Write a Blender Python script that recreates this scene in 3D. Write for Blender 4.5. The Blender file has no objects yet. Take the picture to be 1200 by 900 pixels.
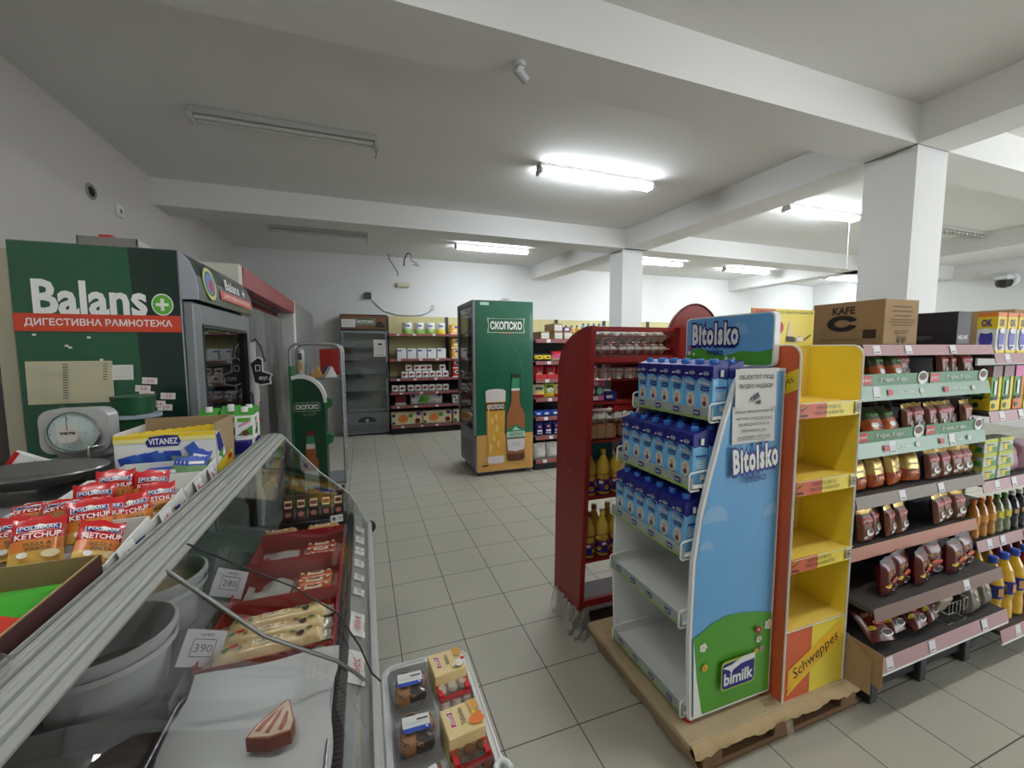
import bpy, math, random
from mathutils import Vector, Matrix
random.seed(7)
R = random.Random(11)
SC = bpy.context.scene
COL = SC.collection
PI = math.pi
V3 = Vector

# ---------------------------------------------------------------- materials
MATS = {}
def lin(c):
    return tuple(((x / 255) / 12.92 if x / 255 <= .04045 else ((x / 255 + .055) / 1.055) ** 2.4) for x in c) + (1,)

def mat(name, rgb, rough=.55, metal=0.0, var=.06, scale=9.0, bump=0.0, coat=0.0, emit=0.0):
    """principled surface whose colour drifts a little with a noise texture"""
    if name in MATS: return MATS[name]
    m = bpy.data.materials.new(name); m.use_nodes = True
    nt = m.node_tree; b = nt.nodes['Principled BSDF']
    b.inputs['Roughness'].default_value = rough; b.inputs['Metallic'].default_value = metal
    b.inputs['Coat Weight'].default_value = coat
    c = lin(rgb)
    tc = nt.nodes.new('ShaderNodeTexCoord'); nz = nt.nodes.new('ShaderNodeTexNoise')
    nz.inputs['Scale'].default_value = scale; nz.inputs['Detail'].default_value = 3
    nt.links.new(tc.outputs['Object'], nz.inputs['Vector'])
    mx = nt.nodes.new('ShaderNodeMix'); mx.data_type = 'RGBA'
    mx.inputs[6].default_value = tuple(x * (1 - var) for x in c[:3]) + (1,)
    mx.inputs[7].default_value = tuple(min(1, x * (1 + var)) for x in c[:3]) + (1,)
    nt.links.new(nz.outputs['Fac'], mx.inputs[0]); nt.links.new(mx.outputs[2], b.inputs['Base Color'])
    if bump:
        bp = nt.nodes.new('ShaderNodeBump'); bp.inputs['Strength'].default_value = bump
        bp.inputs['Distance'].default_value = .01
        n2 = nt.nodes.new('ShaderNodeTexNoise'); n2.inputs['Scale'].default_value = scale * 6; n2.inputs['Detail'].default_value = 4
        nt.links.new(tc.outputs['Object'], n2.inputs['Vector'])
        nt.links.new(n2.outputs['Fac'], bp.inputs['Height']); nt.links.new(bp.outputs['Normal'], b.inputs['Normal'])
    if emit:
        b.inputs['Emission Color'].default_value = c; b.inputs['Emission Strength'].default_value = emit
    MATS[name] = m
    return m

def glass(name, rgb=(255, 255, 255), gloss=.10, rough=.02, body=0.0, bodyrgb=(200, 205, 205)):
    """thin clear pane or film: straight-through light, a fresnel sheen, and a little of its own body colour"""
    if name in MATS: return MATS[name]
    m = bpy.data.materials.new(name); m.use_nodes = True
    nt = m.node_tree; nt.nodes.remove(nt.nodes['Principled BSDF']); out = nt.nodes['Material Output']
    tr = nt.nodes.new('ShaderNodeBsdfTransparent'); tr.inputs['Color'].default_value = lin(rgb)
    gl = nt.nodes.new('ShaderNodeBsdfGlossy'); gl.inputs['Roughness'].default_value = rough
    lw = nt.nodes.new('ShaderNodeLayerWeight'); lw.inputs[0].default_value = .5
    fr = nt.nodes.new('ShaderNodeMath'); fr.operation = 'POWER'; fr.inputs[1].default_value = 5; nt.links.new(lw.outputs['Facing'], fr.inputs[0])
    mul = nt.nodes.new('ShaderNodeMath'); mul.operation = 'MULTIPLY_ADD'
    mul.inputs[1].default_value = .85; mul.inputs[2].default_value = .05 + gloss * .15
    nt.links.new(fr.outputs[0], mul.inputs[0])
    s1 = nt.nodes.new('ShaderNodeMixShader'); nt.links.new(mul.outputs[0], s1.inputs[0])
    src = tr.outputs[0]
    if body:
        df = nt.nodes.new('ShaderNodeBsdfDiffuse'); df.inputs['Color'].default_value = lin(bodyrgb)
        s0 = nt.nodes.new('ShaderNodeMixShader'); s0.inputs[0].default_value = body
        nt.links.new(tr.outputs[0], s0.inputs[1]); nt.links.new(df.outputs[0], s0.inputs[2]); src = s0.outputs[0]
    nt.links.new(src, s1.inputs[1]); nt.links.new(gl.outputs[0], s1.inputs[2])
    nt.links.new(s1.outputs[0], out.inputs['Surface'])
    MATS[name] = m
    return m

# ---------------------------------------------------------------- mesh builder
TXT = {}
def text_mesh(s, bold, space=1.0):
    k = (s, bold, space)
    if k not in TXT:
        cu = bpy.data.curves.new('lettering', 'FONT'); cu.body = s; cu.offset = bold; cu.resolution_u = 2; cu.space_character = space
        ob = bpy.data.objects.new('lettering', cu)
        me = bpy.data.meshes.new_from_object(ob)
        vs = [v.co.to_2d() for v in me.vertices]; fs = [tuple(p.vertices) for p in me.polygons]
        x0 = min(v.x for v in vs); x1 = max(v.x for v in vs); y0 = min(v.y for v in vs); y1 = max(v.y for v in vs)
        TXT[k] = ([((v.x - (x0 + x1) / 2), (v.y - (y0 + y1) / 2)) for v in vs], fs, x1 - x0, y1 - y0)
        bpy.data.objects.remove(ob); bpy.data.curves.remove(cu); bpy.data.meshes.remove(me)
    return TXT[k]

class Face:
    """a flat printed face: (a, b) -> o + a*U + b*V, layers of print a hair apart"""
    EPS = .0006
    def __init__(s, mb, o, U, V, f=None):
        s.mb, s.o, s.U, s.V = mb, V3(o), V3(U), V3(V); s.N = s.U.cross(s.V).normalized(); s.k = 1; s.f = f
    def p(s, a, b, k):
        w = s.o + s.U * a + s.V * b + s.N * (k * s.EPS)
        return w if s.f is None else w + s.N * s.f(a, b)
    def poly(s, pts, m, k=None):
        if k is None: s.k += 1; k = s.k
        n = len(pts)
        s.mb.add([s.p(a, b, k) for a, b in pts], [tuple(range(n))], m)
    def rect(s, a0, a1, b0, b1, m, k=None):
        if s.f is None: s.poly([(a0, b0), (a1, b0), (a1, b1), (a0, b1)], m, k); return
        if k is None: s.k += 1; k = s.k
        n = 5; vs = []; fs = []
        for j in range(n):
            for i in range(n): vs.append(s.p(a0 + (a1 - a0) * i / (n - 1), b0 + (b1 - b0) * j / (n - 1), k))
        for j in range(n - 1):
            for i in range(n - 1): q = j * n + i; fs.append((q, q + 1, q + n + 1, q + n))
        s.mb.add(vs, fs, m)
    def disc(s, a, b, r, m, ry=None, n=20, k=None, a0=0, a1=2 * PI):
        ry = ry or r
        s.poly([(a + r * math.cos(a0 + (a1 - a0) * i / n), b + ry * math.sin(a0 + (a1 - a0) * i / n)) for i in range(n if a1 - a0 >= 6.28 else n + 1)], m, k)
    def ring(s, a, b, r, w, m, ry=None, n=24):
        ry = ry or r; s.k += 1
        vs = []; fs = []
        for i in range(n):
            c, d = math.cos(2 * PI * i / n), math.sin(2 * PI * i / n)
            vs += [s.p(a + r * c, b + ry * d, s.k), s.p(a + (r - w) * c, b + (ry - w) * d, s.k)]
        for i in range(n):
            j = (i + 1) % n; fs.append((2 * i, 2 * j, 2 * j + 1, 2 * i + 1))
        s.mb.add(vs, fs, m)
    def line(s, pts, w, m, k=None):
        if k is None: s.k += 1; k = s.k
        for (a, b), (c, d) in zip(pts, pts[1:]):
            l = math.hypot(c - a, d - b) or 1; nx, ny = -(d - b) / l * w / 2, (c - a) / l * w / 2
            s.poly([(a + nx, b + ny), (c + nx, d + ny), (c - nx, d - ny), (a - nx, b - ny)], m, k)
    def text(s, t, a, b, w, h, m, bold=.02, rot=0, skew=0, k=None, space=1.0):
        if k is None: s.k += 1; k = s.k
        vs, fs, tw, thh = text_mesh(t, bold, space)
        sx = (w / tw) if w else h / thh; sy = (h / thh) if h else sx
        c, d = math.cos(rot), math.sin(rot); out = []
        for x, y in vs:
            x, y = x * sx, y * sy; x += skew * y
            out.append(s.p(a + c * x - d * y, b + d * x + c * y, k))
        s.mb.add(out, fs, m)

class MB:
    def __init__(s, M=None): s.v = []; s.f = []; s.mi = []; s.sm = []; s.ms = []; s.M = M
    def idx(s, m):
        if m not in s.ms: s.ms.append(m)
        return s.ms.index(m)
    def add(s, vs, fs, m, smooth=False):
        o = len(s.v); i = s.idx(m)
        s.v += [tuple(s.M @ V3(v)) if s.M else tuple(v) for v in vs]
        s.f += [tuple(k + o for k in f) for f in fs]; s.mi += [i] * len(fs); s.sm += [smooth] * len(fs)
        return s
    def box(s, x0, x1, y0, y1, z0, z1, m, b=0.0):
        X, Y, Z = (x0, x1), (y0, y1), (z0, z1)
        if b <= 0:
            vs = [(X[i], Y[j], Z[k]) for i in (0, 1) for j in (0, 1) for k in (0, 1)]
            return s.add(vs, [(0, 1, 3, 2), (4, 6, 7, 5), (0, 4, 5, 1), (2, 3, 7, 6), (0, 2, 6, 4), (1, 5, 7, 3)], m)
        b = min(b, (x1 - x0) * .49, (y1 - y0) * .49, (z1 - z0) * .49)
        vs = []; at = {}
        for i in (0, 1):
            for j in (0, 1):
                for k in (0, 1):
                    sg = (1 - 2 * i, 1 - 2 * j, 1 - 2 * k)
                    for ax in range(3):
                        p = [X[i], Y[j], Z[k]]
                        for o in range(3):
                            if o != ax: p[o] += sg[o] * b
                        at[i, j, k, ax] = len(vs); vs.append(tuple(p))
        fs = []
        def ring(ax, e):
            o = [q for q in range(3) if q != ax]; r = []
            for u, w in ((0, 0), (1, 0), (1, 1), (0, 1)):
                c = [0, 0, 0]; c[ax] = e; c[o[0]] = u; c[o[1]] = w; r.append(at[c[0], c[1], c[2], ax])
            return tuple(r if (e == 1) == (ax != 1) else r[::-1])
        for ax in range(3):
            for e in (0, 1): fs.append(ring(ax, e))
        for ax in range(3):
            o = [q for q in range(3) if q != ax]
            for u in (0, 1):
                for w in (0, 1):
                    c0 = [0, 0, 0]; c1 = [0, 0, 0]; c1[ax] = 1
                    for c in (c0, c1): c[o[0]] = u; c[o[1]] = w
                    fs.append((at[(*c0, o[0])], at[(*c1, o[0])], at[(*c1, o[1])], at[(*c0, o[1])]))
        for i in (0, 1):
            for j in (0, 1):
                for k in (0, 1): fs.append(tuple(at[i, j, k, a] for a in range(3)))
        return s.add(vs, fs, m)
    def prism(s, pts, ext, m, m2=None):
        n = len(pts); e = V3(ext); a = [V3(p) for p in pts]; b = [p + e for p in a]
        s.add(a + b, [tuple(range(n)), tuple(range(2 * n - 1, n - 1, -1))], m)
        return s.add(a + b, [(i, (i + 1) % n, n + (i + 1) % n, n + i) for i in range(n)], m2 or m)
    def quad(s, a, b, c, d, m): return s.add([a, b, c, d], [(0, 1, 2, 3)], m)
    def tube(s, pts, r, m, n=8, closed=False, caps=True):
        P = [V3(p) for p in pts]; N = len(P); vs = []; fs = []; up = V3((0, 0, 1)); last = None
        for i, p in enumerate(P):
            if closed: d = P[(i + 1) % N] - P[i - 1]
            else: d = P[min(i + 1, N - 1)] - P[max(i - 1, 0)]
            d.normalize()
            if last is None: u = d.cross(up if abs(d.z) < .95 else V3((1, 0, 0)))
            else: u = last - d * last.dot(d)
            if u.length < 1e-6: u = d.orthogonal()
            u.normalize(); last = u.copy(); w = d.cross(u)
            rr = r[i] if isinstance(r, (list, tuple)) else r
            for k in range(n): vs.append(p + (u * math.cos(2 * PI * k / n) + w * math.sin(2 * PI * k / n)) * rr)
        for i in range(N if closed else N - 1):
            j = (i + 1) % N
            for k in range(n): fs.append((i * n + k, i * n + (k + 1) % n, j * n + (k + 1) % n, j * n + k))
        s.add(vs, fs, m, True)
        if caps and not closed: s.add(vs, [tuple(range(n - 1, -1, -1)), tuple(range((N - 1) * n, N * n))], m)
        return s
    def rod(s, a, b, r, m, n=6): return s.tube([a, b], r, m, n)
    def lathe(s, prof, m, n=16, c=(0, 0, 0), ax='z', smooth=True, ms=None, cap=True, sx=1, sy=1):
        vs = []; N = len(prof)
        for r, z in prof:
            for k in range(n):
                x, y = r * math.cos(2 * PI * k / n) * sx, r * math.sin(2 * PI * k / n) * sy
                p = (x, y, z) if ax == 'z' else ((z, x, y) if ax == 'x' else (x, z, y))
                vs.append((p[0] + c[0], p[1] + c[1], p[2] + c[2]))
        for i in range(N - 1):
            fs = [(i * n + k, i * n + (k + 1) % n, (i + 1) * n + (k + 1) % n, (i + 1) * n + k) for k in range(n)]
            s.add(vs[0:0], [], m)
            o = len(s.v)
            s.add(vs[i * n:(i + 2) * n], [tuple(q - i * n for q in f) for f in fs], ms[i] if ms else m, smooth)
        if cap:
            if prof[0][0] > 1e-5: s.add(vs[:n], [tuple(range(n - 1, -1, -1))], ms[0] if ms else m)
            if prof[-1][0] > 1e-5: s.add(vs[-n:], [tuple(range(n))], ms[-1] if ms else m)
        return s
    def grid(s, fn, nu, nv, m, smooth=True, mf=None):
        vs = [fn(i / nu, j / nv) for j in range(nv + 1) for i in range(nu + 1)]
        for j in range(nv):
            for i in range(nu):
                q = j * (nu + 1) + i
        fs = [(j * (nu + 1) + i, j * (nu + 1) + i + 1, (j + 1) * (nu + 1) + i + 1, (j + 1) * (nu + 1) + i) for j in range(nv) for i in range(nu)]
        if mf is None: return s.add(vs, fs, m, smooth)
        o = len(s.v); s.v += [tuple(s.M @ V3(v)) if s.M else tuple(v) for v in vs]
        for k, f in enumerate(fs):
            s.f.append(tuple(q + o for q in f)); s.mi.append(s.idx(mf((k % nu + .5) / nu, (k // nu + .5) / nv))); s.sm.append(smooth)
        return s
    def face(s, o, U, V, f=None): return Face(s, o, U, V, f)
    def mesh(s, name):
        me = bpy.data.meshes.new(name); me.from_pydata(s.v, [], s.f)
        for m in s.ms: me.materials.append(m)
        me.polygons.foreach_set('material_index', s.mi); me.polygons.foreach_set('use_smooth', s.sm); me.update()
        return me
    def build(s, name, parent=None, loc=None):
        o = bpy.data.objects.new(name, s.mesh(name)); COL.objects.link(o)
        if parent is not None: o.parent = parent
        if loc is not None: o.location = loc
        return o

# ---------------------------------------------------------------- things
def tag(o, label, cat, group=None, loc=None, rz=None):
    o['label'] = label; o['category'] = cat
    if group: o['group'] = group
    if loc is not None: o.location = loc
    if rz is not None: o.rotation_euler = (0, 0, rz) if not isinstance(rz, tuple) else rz
    return o
def thing(name, label, cat, loc=(0, 0, 0), rz=0, group=None):
    o = bpy.data.objects.new(name, None); COL.objects.link(o); o.empty_display_size = .05
    return tag(o, label, cat, group, loc, rz)
def struct(mb, name):
    o = mb.build(name); o['kind'] = 'structure'; return o
PROTO = {}
def use(key, make, name, label, cat, group, loc, rz=0, rot=None, scale=None):
    """first use builds the thing; every later one copies it and each of its parts"""
    if key not in PROTO: r = make(); PROTO[key] = r
    else:
        src = PROTO[key]; r = src.copy(); COL.objects.link(r)
        for ch in [c for c in KIDS.get(src.name, [])]:
            c = ch.copy(); COL.objects.link(c); c.parent = r
    tag(r, label, cat, group, loc, rot if rot is not None else rz)
    if scale is not None: r.scale = scale if isinstance(scale, tuple) else (scale,) * 3
    return r
KIDS = {}
def assemble(name, main, parts=()):
    """main: MB or None; parts: (name, MB) children"""
    r = main.build(name) if main is not None else None
    if r is None:
        r = bpy.data.objects.new(name, None); COL.objects.link(r); r.empty_display_size = .05
    ks = [mb.build(n, r) for n, mb in parts]
    KIDS[r.name] = ks
    return r
ORD = 'first second third fourth fifth sixth seventh eighth ninth tenth eleventh twelfth thirteenth fourteenth fifteenth sixteenth'.split()
def arc(cx, cy, r, a0, a1, n, ry=None):
    ry = ry or r
    return [(cx + r * math.cos(a0 + (a1 - a0) * i / n), cy + ry * math.sin(a0 + (a1 - a0) * i / n)) for i in range(n + 1)]
def rrect(x0, x1, y0, y1, r, n=5):
    return arc(x1 - r, y1 - r, r, 0, PI / 2, n) + arc(x0 + r, y1 - r, r, PI / 2, PI, n) + arc(x0 + r, y0 + r, r, PI, 1.5 * PI, n) + arc(x1 - r, y0 + r, r, 1.5 * PI, 2 * PI, n)

# palette
white = mat('white_print', (236, 236, 232), .5)
black = mat('black_print', (26, 25, 25), .5)
ink = mat('grey_ink', (84, 84, 86), .6)
red = mat('red_print', (196, 28, 34), .45)
dkred = mat('dark_red_print', (120, 22, 24), .5)
navy = mat('navy_print', (30, 34, 128), .45)
royal = mat('royal_blue_print', (38, 76, 176), .4)
blue = mat('light_blue_print', (104, 176, 226), .4)
yellow = mat('yellow_print', (240, 208, 44), .45)
orange = mat('orange_print', (228, 122, 44), .45)
green = mat('green_print', (70, 150, 58), .45)
dkgreen = mat('dark_green_print', (22, 84, 50), .4)
pink = mat('pink_print', (226, 110, 176), .45)
purple = mat('purple_print', (96, 50, 130), .45)
cream = mat('cream_print', (238, 222, 178), .5)
tan = mat('tan_print', (214, 162, 84), .5)
brown = mat('brown_print', (94, 56, 36), .5)
dkbrown = mat('dark_brown_print', (52, 30, 24), .45)
gold = mat('gold_foil', (206, 172, 96), .28, .6)
kraft = mat('kraft_cardboard', (168, 138, 100), .85, bump=.15, var=.1)
whitecard = mat('white_card', (226, 226, 222), .7)
paper = mat('paper_sheet', (222, 220, 214), .8)
inkred = mat('marker_red', (208, 44, 96), .6)
steel = mat('brushed_steel', (176, 178, 180), .32, .9)
chrome = mat('chrome_wire', (200, 202, 205), .2, 1.0)
alu = mat('aluminium_profile', (196, 196, 192), .36, .35, scale=30)
grey = mat('grey_plastic', (128, 130, 132), .5)
ltgrey = mat('light_grey_plastic', (184, 186, 186), .5)
dkgrey = mat('dark_grey_plastic', (58, 60, 62), .5)
whitemetal = mat('white_painted_metal', (238, 239, 236), .4)
whiteplastic = mat('white_plastic', (226, 228, 228), .4)
pane = glass('clear_pane')
film = glass('clear_film', (250, 250, 250), .35, .12, .06)
# ---------------------------------------------------------------- camera
YAW, PITCH, ROLL, FPX = 3.46315143e-01, 8.41231580e-02, 3.79395834e-03, 482.945929
def set_camera():
    cd = bpy.data.cameras.new('camera'); co = bpy.data.objects.new('camera', cd); COL.objects.link(co)
    cy, sy, cp, sp = math.cos(YAW), math.sin(YAW), math.cos(PITCH), math.sin(PITCH)
    f = V3((sy * cp, cy * cp, -sp)); r = V3((cy, -sy, 0)); d = f.cross(r)
    cr, sr = math.cos(ROLL), math.sin(ROLL)
    r2 = r * cr + d * sr; d2 = d * cr - r * sr
    M = Matrix((r2, -d2, -f)).transposed().to_4x4(); M.translation = (0, 0, 1.57542)
    co.matrix_world = M; cd.sensor_fit = 'HORIZONTAL'; cd.sensor_width = 36; cd.lens = FPX / 1200 * 36; cd.clip_start = .02
    SC.camera = co
set_camera()
H = 3.34; HB = 3.07; T = 1 / 3

# ---------------------------------------------------------------- room shell
plaster = mat('white_plaster', (226, 226, 224), .9, var=.025, scale=2.0, bump=.06)
ceilpaint = mat('ceiling_paint', (226, 225, 222), .95, var=.02, scale=1.5, bump=.08)

def tile_material():
    m = bpy.data.materials.new('floor_tiles'); m.use_nodes = True; nt = m.node_tree; b = nt.nodes['Principled BSDF']
    N = nt.nodes.new; L = nt.links.new
    def math_(op, a, c=None):
        n = N('ShaderNodeMath'); n.operation = op
        for i, v in enumerate((a, c)):
            if v is None: continue
            if isinstance(v, (int, float)): n.inputs[i].default_value = v
            else: L(v, n.inputs[i])
        return n.outputs[0]
    tc = N('ShaderNodeTexCoord'); sep = N('ShaderNodeSeparateXYZ'); L(tc.outputs['Object'], sep.inputs[0])
    u = math_('SUBTRACT', math_('DIVIDE', sep.outputs[0], T), .4187 - 40); v = math_('SUBTRACT', math_('DIVIDE', sep.outputs[1], T), .2605 - 40)
    fu, fv = math_('FRACT', u), math_('FRACT', v)
    du = math_('MINIMUM', fu, math_('SUBTRACT', 1, fu)); dv = math_('MINIMUM', fv, math_('SUBTRACT', 1, fv))
    g = math_('LESS_THAN', math_('MINIMUM', du, dv), .0075)
    cb = N('ShaderNodeCombineXYZ'); L(math_('FLOOR', u), cb.inputs[0]); L(math_('FLOOR', v), cb.inputs[1])
    wn = N('ShaderNodeTexWhiteNoise'); L(cb.outputs[0], wn.inputs['Vector'])
    nz = N('ShaderNodeTexNoise'); nz.inputs['Scale'].default_value = 260; nz.inputs['Detail'].default_value = 2; L(tc.outputs['Object'], nz.inputs['Vector'])
    n2 = N('ShaderNodeTexNoise'); n2.inputs['Scale'].default_value = 2.2; n2.inputs['Detail'].default_value = 4; L(tc.outputs['Object'], n2.inputs['Vector'])
    k = math_('ADD', math_('ADD', math_('MULTIPLY', nz.outputs['Fac'], .22), math_('MULTIPLY', wn.outputs['Value'], .08)), math_('MULTIPLY', n2.outputs['Fac'], .22))
    mx = N('ShaderNodeMix'); mx.data_type = 'RGBA'; mx.inputs[6].default_value = lin((178, 175, 160)); mx.inputs[7].default_value = lin((212, 209, 193))
    L(k, mx.inputs[0])
    m2 = N('ShaderNodeMix'); m2.data_type = 'RGBA'; L(g, m2.inputs[0]); L(mx.outputs[2], m2.inputs[6]); m2.inputs[7].default_value = lin((96, 88, 76))
    L(m2.outputs[2], b.inputs['Base Color'])
    L(math_('ADD', math_('MULTIPLY', g, .4), math_('ADD', math_('MULTIPLY', n2.outputs['Fac'], .15), .34)), b.inputs['Roughness'])
    bp = N('ShaderNodeBump'); bp.inputs['Strength'].default_value = .25; bp.inputs['Distance'].default_value = .004
    L(math_('SUBTRACT', 1, g), bp.inputs['Height']); L(bp.outputs['Normal'], b.inputs['Normal'])
    return m

X0, X1, Y0, Y1 = -1.98, 12.2, -3.6, 8.35
struct(MB().box(X0 - .2, X1 + .2, Y0 - .2, Y1 + .2, -.12, 0, tile_material()), 'floor')
struct(MB().box(X0 - .2, X1 + .2, Y0 - .2, Y1 + .2, H, H + .15, ceilpaint), 'ceiling')
struct(MB().box(X0 - .15, X0, Y0 - .2, Y1 + .2, 0, H, mat('dimmed_plaster', (206, 201, 197), .92, var=.05, scale=1.4, bump=.08)), 'wall_left')  # left wall's dimness is put into a darker plaster colour
struct(MB().box(X0, X1, Y1, Y1 + .15, 0, H, plaster), 'wall_back')
struct(MB().box(X1, X1 + .15, Y0 - .2, Y1 + .2, 0, H, plaster), 'wall_right')
WIN = [(5.4, 8.4), (8.8, 11.8)]; WZ0, WZ1 = .35, 2.85
fw = MB(); xs = [X0] + [v for w in WIN for v in w] + [X1]
for i in range(0, len(xs), 2): fw.box(xs[i], xs[i + 1], Y0 - .15, Y0, 0, H, plaster)
for a, b in WIN: fw.box(a, b, Y0 - .15, Y0, 0, WZ0, plaster); fw.box(a, b, Y0 - .15, Y0, WZ1, H, plaster)
struct(fw, 'wall_front')
for i, (a, b) in enumerate(WIN):
    w = MB(); y0, y1 = Y0 - .1, Y0 - .04
    for x in (a, (a + b) / 2 - .025, b - .05): w.box(x, x + .05, y0, y1, WZ0, WZ1, alu)
    for z in (WZ0, WZ1 - .05): w.box(a, b, y0, y1, z, z + .05, alu)
    o = struct(w, 'window_%d' % (i + 1))
    MB().box(a + .05, b - .05, Y0 - .075, Y0 - .065, WZ0 + .05, WZ1 - .05, pane).build('pane', o)
struct(MB().box(X0, X1, 1.96, 2.31, HB, H, ceilpaint), 'ceiling_beam_1')
struct(MB().box(X0, X1, 5.35, 5.72, HB, H, ceilpaint), 'ceiling_beam_2')
lb = MB()
for (ya, xa), (yb, xb) in zip([(Y0, 3.88), (2.31, 3.88), (5.4, 3.735), (Y1, 3.46)], [(2.31, 3.88), (5.4, 3.735), (Y1, 3.46)]):
    vs = [(xa, ya, HB), (xa + .39, ya, HB), (xb + .39, yb, HB), (xb, yb, HB)]
    lb.prism(vs, (0, 0, H - HB), ceilpaint)
struct(lb, 'ceiling_beam_3')
struct(MB().box(9.03, 9.42, Y0, Y1, HB, H, ceilpaint), 'ceiling_beam_4')
struct(MB().box(3.895, 4.275, 1.965, 2.31, 0, HB, plaster), 'pillar_1')
struct(MB().box(3.73, 4.09, 5.4, 5.74, 0, HB, plaster), 'pillar_2')
# ---------------------------------------------------------------- fluorescent lamps
tube_on = mat('lit_tube', (240, 248, 255), .4, emit=36.0, var=0)
tube_dim = mat('lit_dim_tube', (244, 246, 246), .4, emit=20.0, var=0)  # weaker emission, set only to balance the near bay's brightness
tube_off = mat('unlit_tube', (206, 206, 200), .35, coat=.4)
lamp_body = mat('lamp_body', (196, 196, 192), .5)
def make_lamp(on):
    def mk():
        b = MB(); L_ = .66
        b.box(-L_, L_, -.05, .05, -.045, 0, lamp_body, .006)
        parts = []
        if on:
            d = MB(); prof = [(-.055, -.045), (-.05, -.08), (.05, -.08), (.055, -.045)]
            d.prism([(-L_ + .03, y, z) for y, z in prof], (2 * L_ - .06, 0, 0), tube_on if on == 1 else tube_dim); parts.append(('diffuser', d))
        else:
            for y in (-.027, .027):
                t = MB(); t.tube([(-L_ + .04, y, -.066), (L_ - .04, y, -.066)], .014, tube_off, 10); parts.append(('tube', t))
            if on is None:
                for k in range(13):
                    x = -L_ + .05 + k * (2 * L_ - .1) / 12
                    d = MB(); d.box(x - .003, x + .003, -.055, .055, -.088, -.046, lamp_body); parts.append(('louvre_blade', d))
        for sx in (-1, 1):
            e = MB(); e.box(min(sx * L_, sx * (L_ - .035)), max(sx * L_, sx * (L_ - .035)), -.06, .06, -.095, -.045, lamp_body, .006)
            parts.append(('end_cap', e))
        h = MB(); h.tube([(L_ - .02, .03, -.09), (L_ - .018, .032, -.13), (L_ - .03, .03, -.15)], .003, dkgrey, 6); parts.append(('loose_wire', h)) if on is False else None
        return assemble('ceiling_lamp', b, parts)
    return mk
LAMPS = [(-.48, 3.77, 0, 'unlit twin tube ceiling lamp above the green drinks coolers on the left'),
    (2.29, 3.765, 1, 'lit ceiling lamp in the middle bay between the two beams'),
    (5.58, 3.755, 1, 'lit ceiling lamp partly hidden behind the large square pillar, with a hanging pull cord'),
    (8.5, 3.68, None, 'unlit louvred ceiling lamp seen to the right of the large pillar'),
    (-.53, 6.8, 0, 'dim unlit ceiling lamp by the far wall on the left'),
    (2.16, 6.93, 1, 'lit ceiling lamp beyond the far beam, above the beer fridge'),
    (5.55, 6.93, 1, 'lit ceiling lamp just right of the slim far pillar'),
    (8.07, 7.0, 1, 'lit ceiling lamp in the far bay with a small hook below it'),
    (11.3, 7.02, 1, 'farthest lit ceiling lamp, just left of the large pillar'),
    (-.48, .45, 2, 'lit ceiling lamp in the near bay over the deli counter'), (2.29, .45, 2, 'lit ceiling lamp in the near bay over the yellow drinks stand'), (5.58, .45, 2, 'lit ceiling lamp in the near bay over the juice shelves'), (8.5, .45, 2, 'lit ceiling lamp in the near bay over the far right aisle')]
for x, y, on, lab in LAMPS:
    use(('lamp', on), make_lamp(on or (False if on == 0 else None)), 'ceiling_lamp', lab, 'ceiling lamp', 'fluorescent ceiling lamps', (x, y, H))
tag(MB().tube([(6.1, 3.75, 3.255), (6.1, 3.752, 2.95), (6.1, 3.75, 2.62)], .0025, white, 5).build('pull_cord'), 'thin white cord hanging down from the ceiling lamp by the large pillar', 'cord')

# daylight through the shop windows (front right), and a weak sky
for i, (a, b) in enumerate(WIN):
    ld = bpy.data.lights.new('daylight', 'AREA'); ld.shape = 'RECTANGLE'; ld.size = b - a; ld.size_y = WZ1 - WZ0
    ld.energy = (80, 80)[i]; ld.color = (.93, .96, 1.0)
    lo = bpy.data.objects.new('daylight', ld); COL.objects.link(lo)
    lo.location = ((a + b) / 2, Y0 - .2, (WZ0 + WZ1) / 2); lo.rotation_euler = (PI / 2, 0, 0)
    lo.rotation_euler = (math.radians(90), 0, 0)
w = bpy.data.worlds.new('sky'); SC.world = w; w.use_nodes = True
w.node_tree.nodes['Background'].inputs[0].default_value = (.75, .86, 1, 1); w.node_tree.nodes['Background'].inputs[1].default_value = 1.2
SC.view_settings.view_transform = 'Standard'; SC.view_settings.look = 'None'; SC.view_settings.gamma = 1
SC.view_settings.use_curve_mapping = False; SC.view_settings.exposure = 0.95
SC.cycles.use_denoising = True; SC.cycles.max_bounces = 8; SC.cycles.transparent_max_bounces = 16
SC.cycles.caustics_reflective = False; SC.cycles.caustics_refractive = False; SC.cycles.sample_clamp_indirect = 4
# ---------------------------------------------------------------- helpers for print
def outlined(f, t, a, b, w, h, fill, edge, bold=.03, out=.1, rot=0, skew=0, space=1.16):
    _, _, tw, hh = text_mesh(t, bold, space); _, _, tw2, hh2 = text_mesh(t, out, space)
    f.text(t, a, b, w * tw2 / tw, h * hh2 / hh, edge, out, rot, skew, None, space); f.text(t, a, b, w, h, fill, bold, rot, skew, None, space)
def flower(f, a, b, r, petal, core):
    f.k += 1; k = f.k
    for i in range(5):
        t = 2 * PI * i / 5; f.disc(a + r * .6 * math.cos(t), b + r * .6 * math.sin(t), r * .42, petal, n=10, k=k)
    f.disc(a, b, r * .3, core, n=10)
sky = mat('sky_blue_print', (108, 172, 222), .35); skylt = mat('pale_sky_print', (140, 186, 224), .35)
hill = mat('meadow_green_print', (84, 160, 52), .35); carton_blue = mat('carton_blue', (122, 194, 240), .35)
creamoval = mat('carton_oval', (214, 214, 200), .4); capblue = mat('cap_blue', (58, 124, 206), .35)
redpaint = mat('red_painted_board', (142, 30, 28), .42, var=.05, scale=4)
redwire = mat('red_wire', (140, 34, 28), .45)
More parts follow.
